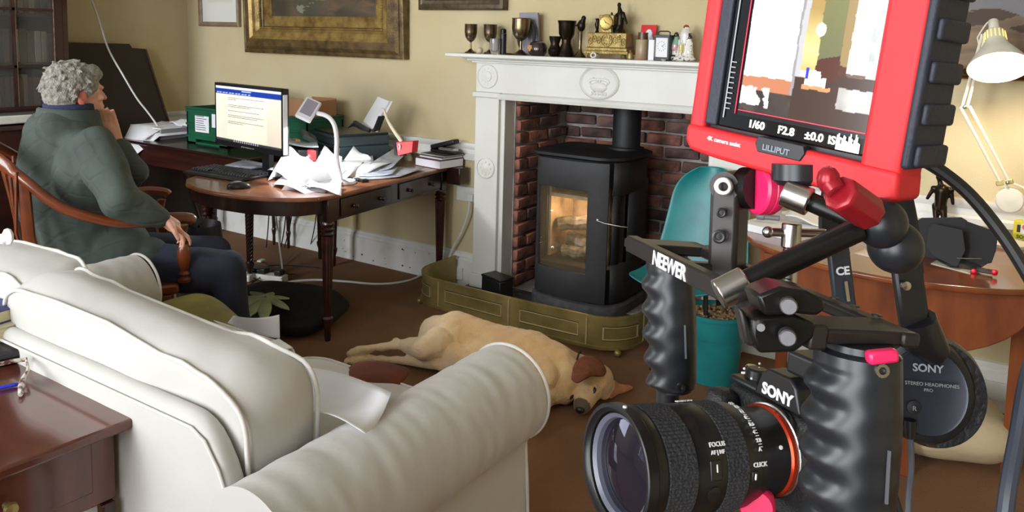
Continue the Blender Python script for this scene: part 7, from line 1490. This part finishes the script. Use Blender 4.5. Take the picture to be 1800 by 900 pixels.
hr_r = cv(1, -.03, .2); text('maker_name', 'SONY', cc + cn * .0065 + cv(-.014, .020, 0), hr_r, cv(0, 1, -.1), .0095, mat('silver_letters', (150, 154, 160), .4), dsc, bold=.0002); text('printed_name', 'STEREO HEADPHONES', cc + cn * .0065 + cv(-.021, .008, 0), hr_r, cv(0, 1, -.1), .0044, MC['silver_letters'], dsc); text('printed_name', 'PRO', cc + cn * .0065 + cv(-.004, .0015, 0), hr_r, cv(0, 1, -.1), .004, MC['silver_letters'], dsc); text('printed_name', 'R', cc + cn * .0075 + cv(-.0145, -.0155, 0), hr_r, cv(0, 1, -.1), .006, MC['silver_letters'], dsc); obj('hub_screw', MB().lathe(cc + cn * .005 + cv(-.0125, -.013, 0), cn, [(.006, 0), (.006, .0015), (0, .002)], 20), HB, dsc)
obj('slider', MB().box(K(1600, 520, .71), (.026, .01, .075), (cv(.99, .14, 0), cv(0, 0, 1), cv(-.14, .99, 0))), HB, hp_, bevel=.003); obj('yoke', MB().tube([K(1612, 560, .71), K(1625, 600, .715), K(1650, 625, .715)], [.016, .018, .012], 12), HB, hp_)
obj('rivet', MB().lathe(K(1592, 502, .70), cv(0, 0, 1), [(.004, -.002), (.004, .002), (0, .003)], 16), STEEL, hp_)
s2_ = obj('slider', MB().box(K(1478, 484, .71), (.019, .008, .068), (cv(.99, .12, 0), cv(0, 0, 1), cv(-.12, .99, 0))), mat('slider_grey', (40, 46, 56), .35), hp_, bevel=.002); text('printed_mark', 'CE', K(1470, 484, .704), cv(1, .1, 0), cv(-.1, 1, 0), .010, WHITEINK, s2_, bold=.0003)
obj('slider_track', MB().box(K(1489, 512, .704), (.003, .001, .018), (cv(.99, .14, 0), cv(0, 0, 1), cv(-.14, .99, 0))), STEEL, s2_)
obj('headband', MB().tube(smooth_path([K(1472, 448, .72), K(1462, 400, .73), K(1470, 330, .76), K(1500, 280, .79), K(1540, 275, .79), K(1572, 320, .76), K(1590, 400, .73), K(1598, 480, .715)], 5), [(.012, .005)], 10, flat=cv(1,0,0)) if 0 else MB().tube(smooth_path([K(1472, 448, .72), K(1462, 400, .73), K(1470, 330, .76), K(1500, 280, .79), K(1540, 275, .79), K(1572, 320, .76), K(1590, 400, .73), K(1598, 480, .715)], 5), [(.012, .005)], 10, flat=cv(1, 0, 0)), HB, hp_)
obj('strain_relief', MB().cyl(K(1600, 738, .71), K(1600, 770, .71), .0055, .004), HB, hp_); obj('headphone_cable', MB().tube(smooth_path([K(1600, 765, .71), K(1602, 820, .71), K(1597, 880, .70), K(1594, 960, .70)], 5), .0026, 8), mat('grey_cable', (86, 90, 98), .5), hp_)
CAB = mat('black_cable', (30, 28, 28), .45, nscale=30)
obj('thick_cable', MB().tube(smooth_path([K(1600, 270, .78), K(1650, 298, .76), (K(1700, 338, .75)), K(1745, 390, .74), K(1790, 455, .73), K(1850, 560, .72)], 5), .0062, 10), CAB, label='thick black video cable curving down from behind the field monitor', cat='cable')
obj('thick_cable', MB().tube(smooth_path([K(1850, 560, .72), K(1810, 650, .7), K(1790, 760, .68), K(1772, 860, .66), K(1760, 960, .65)], 5), .0068, 10), mat('slate_cable', (52, 56, 68), .45), label='slate grey thick cable running down at the right edge', cat='cable')
obj('thin_cable', MB().tube(smooth_path([K(1562, 838, .66), K(1576, 880, .66), K(1590, 930, .66)], 5), .0026, 8), CAB, label='thin black cable between the near grip and the headphone lead', cat='cable')
# tripod carrying the rig, below the view
tcx = LM0 - ub * .06; tr = root('tripod', V((tcx.x, tcx.y, 0)), 'black tripod under the camera cage', 'tripod'); tz = tcx.z - .02
obj('head_plate', MB().box(V((tcx.x, tcx.y, tz)), (.09, .06, .014), (wb, lx, ub)), SATIN, tr, bevel=.002); obj('centre_column', MB().cyl((tcx.x, tcx.y, .55), (tcx.x, tcx.y, tz - .005), .014), SATIN, tr)
for k in range(3):
    a = k * 2.094 + 2.0; obj('leg', MB().cyl((tcx.x, tcx.y, .85), (tcx.x + .32 * math.cos(a), tcx.y + .32 * math.sin(a), 0.0), .014, .010), SATIN, tr)
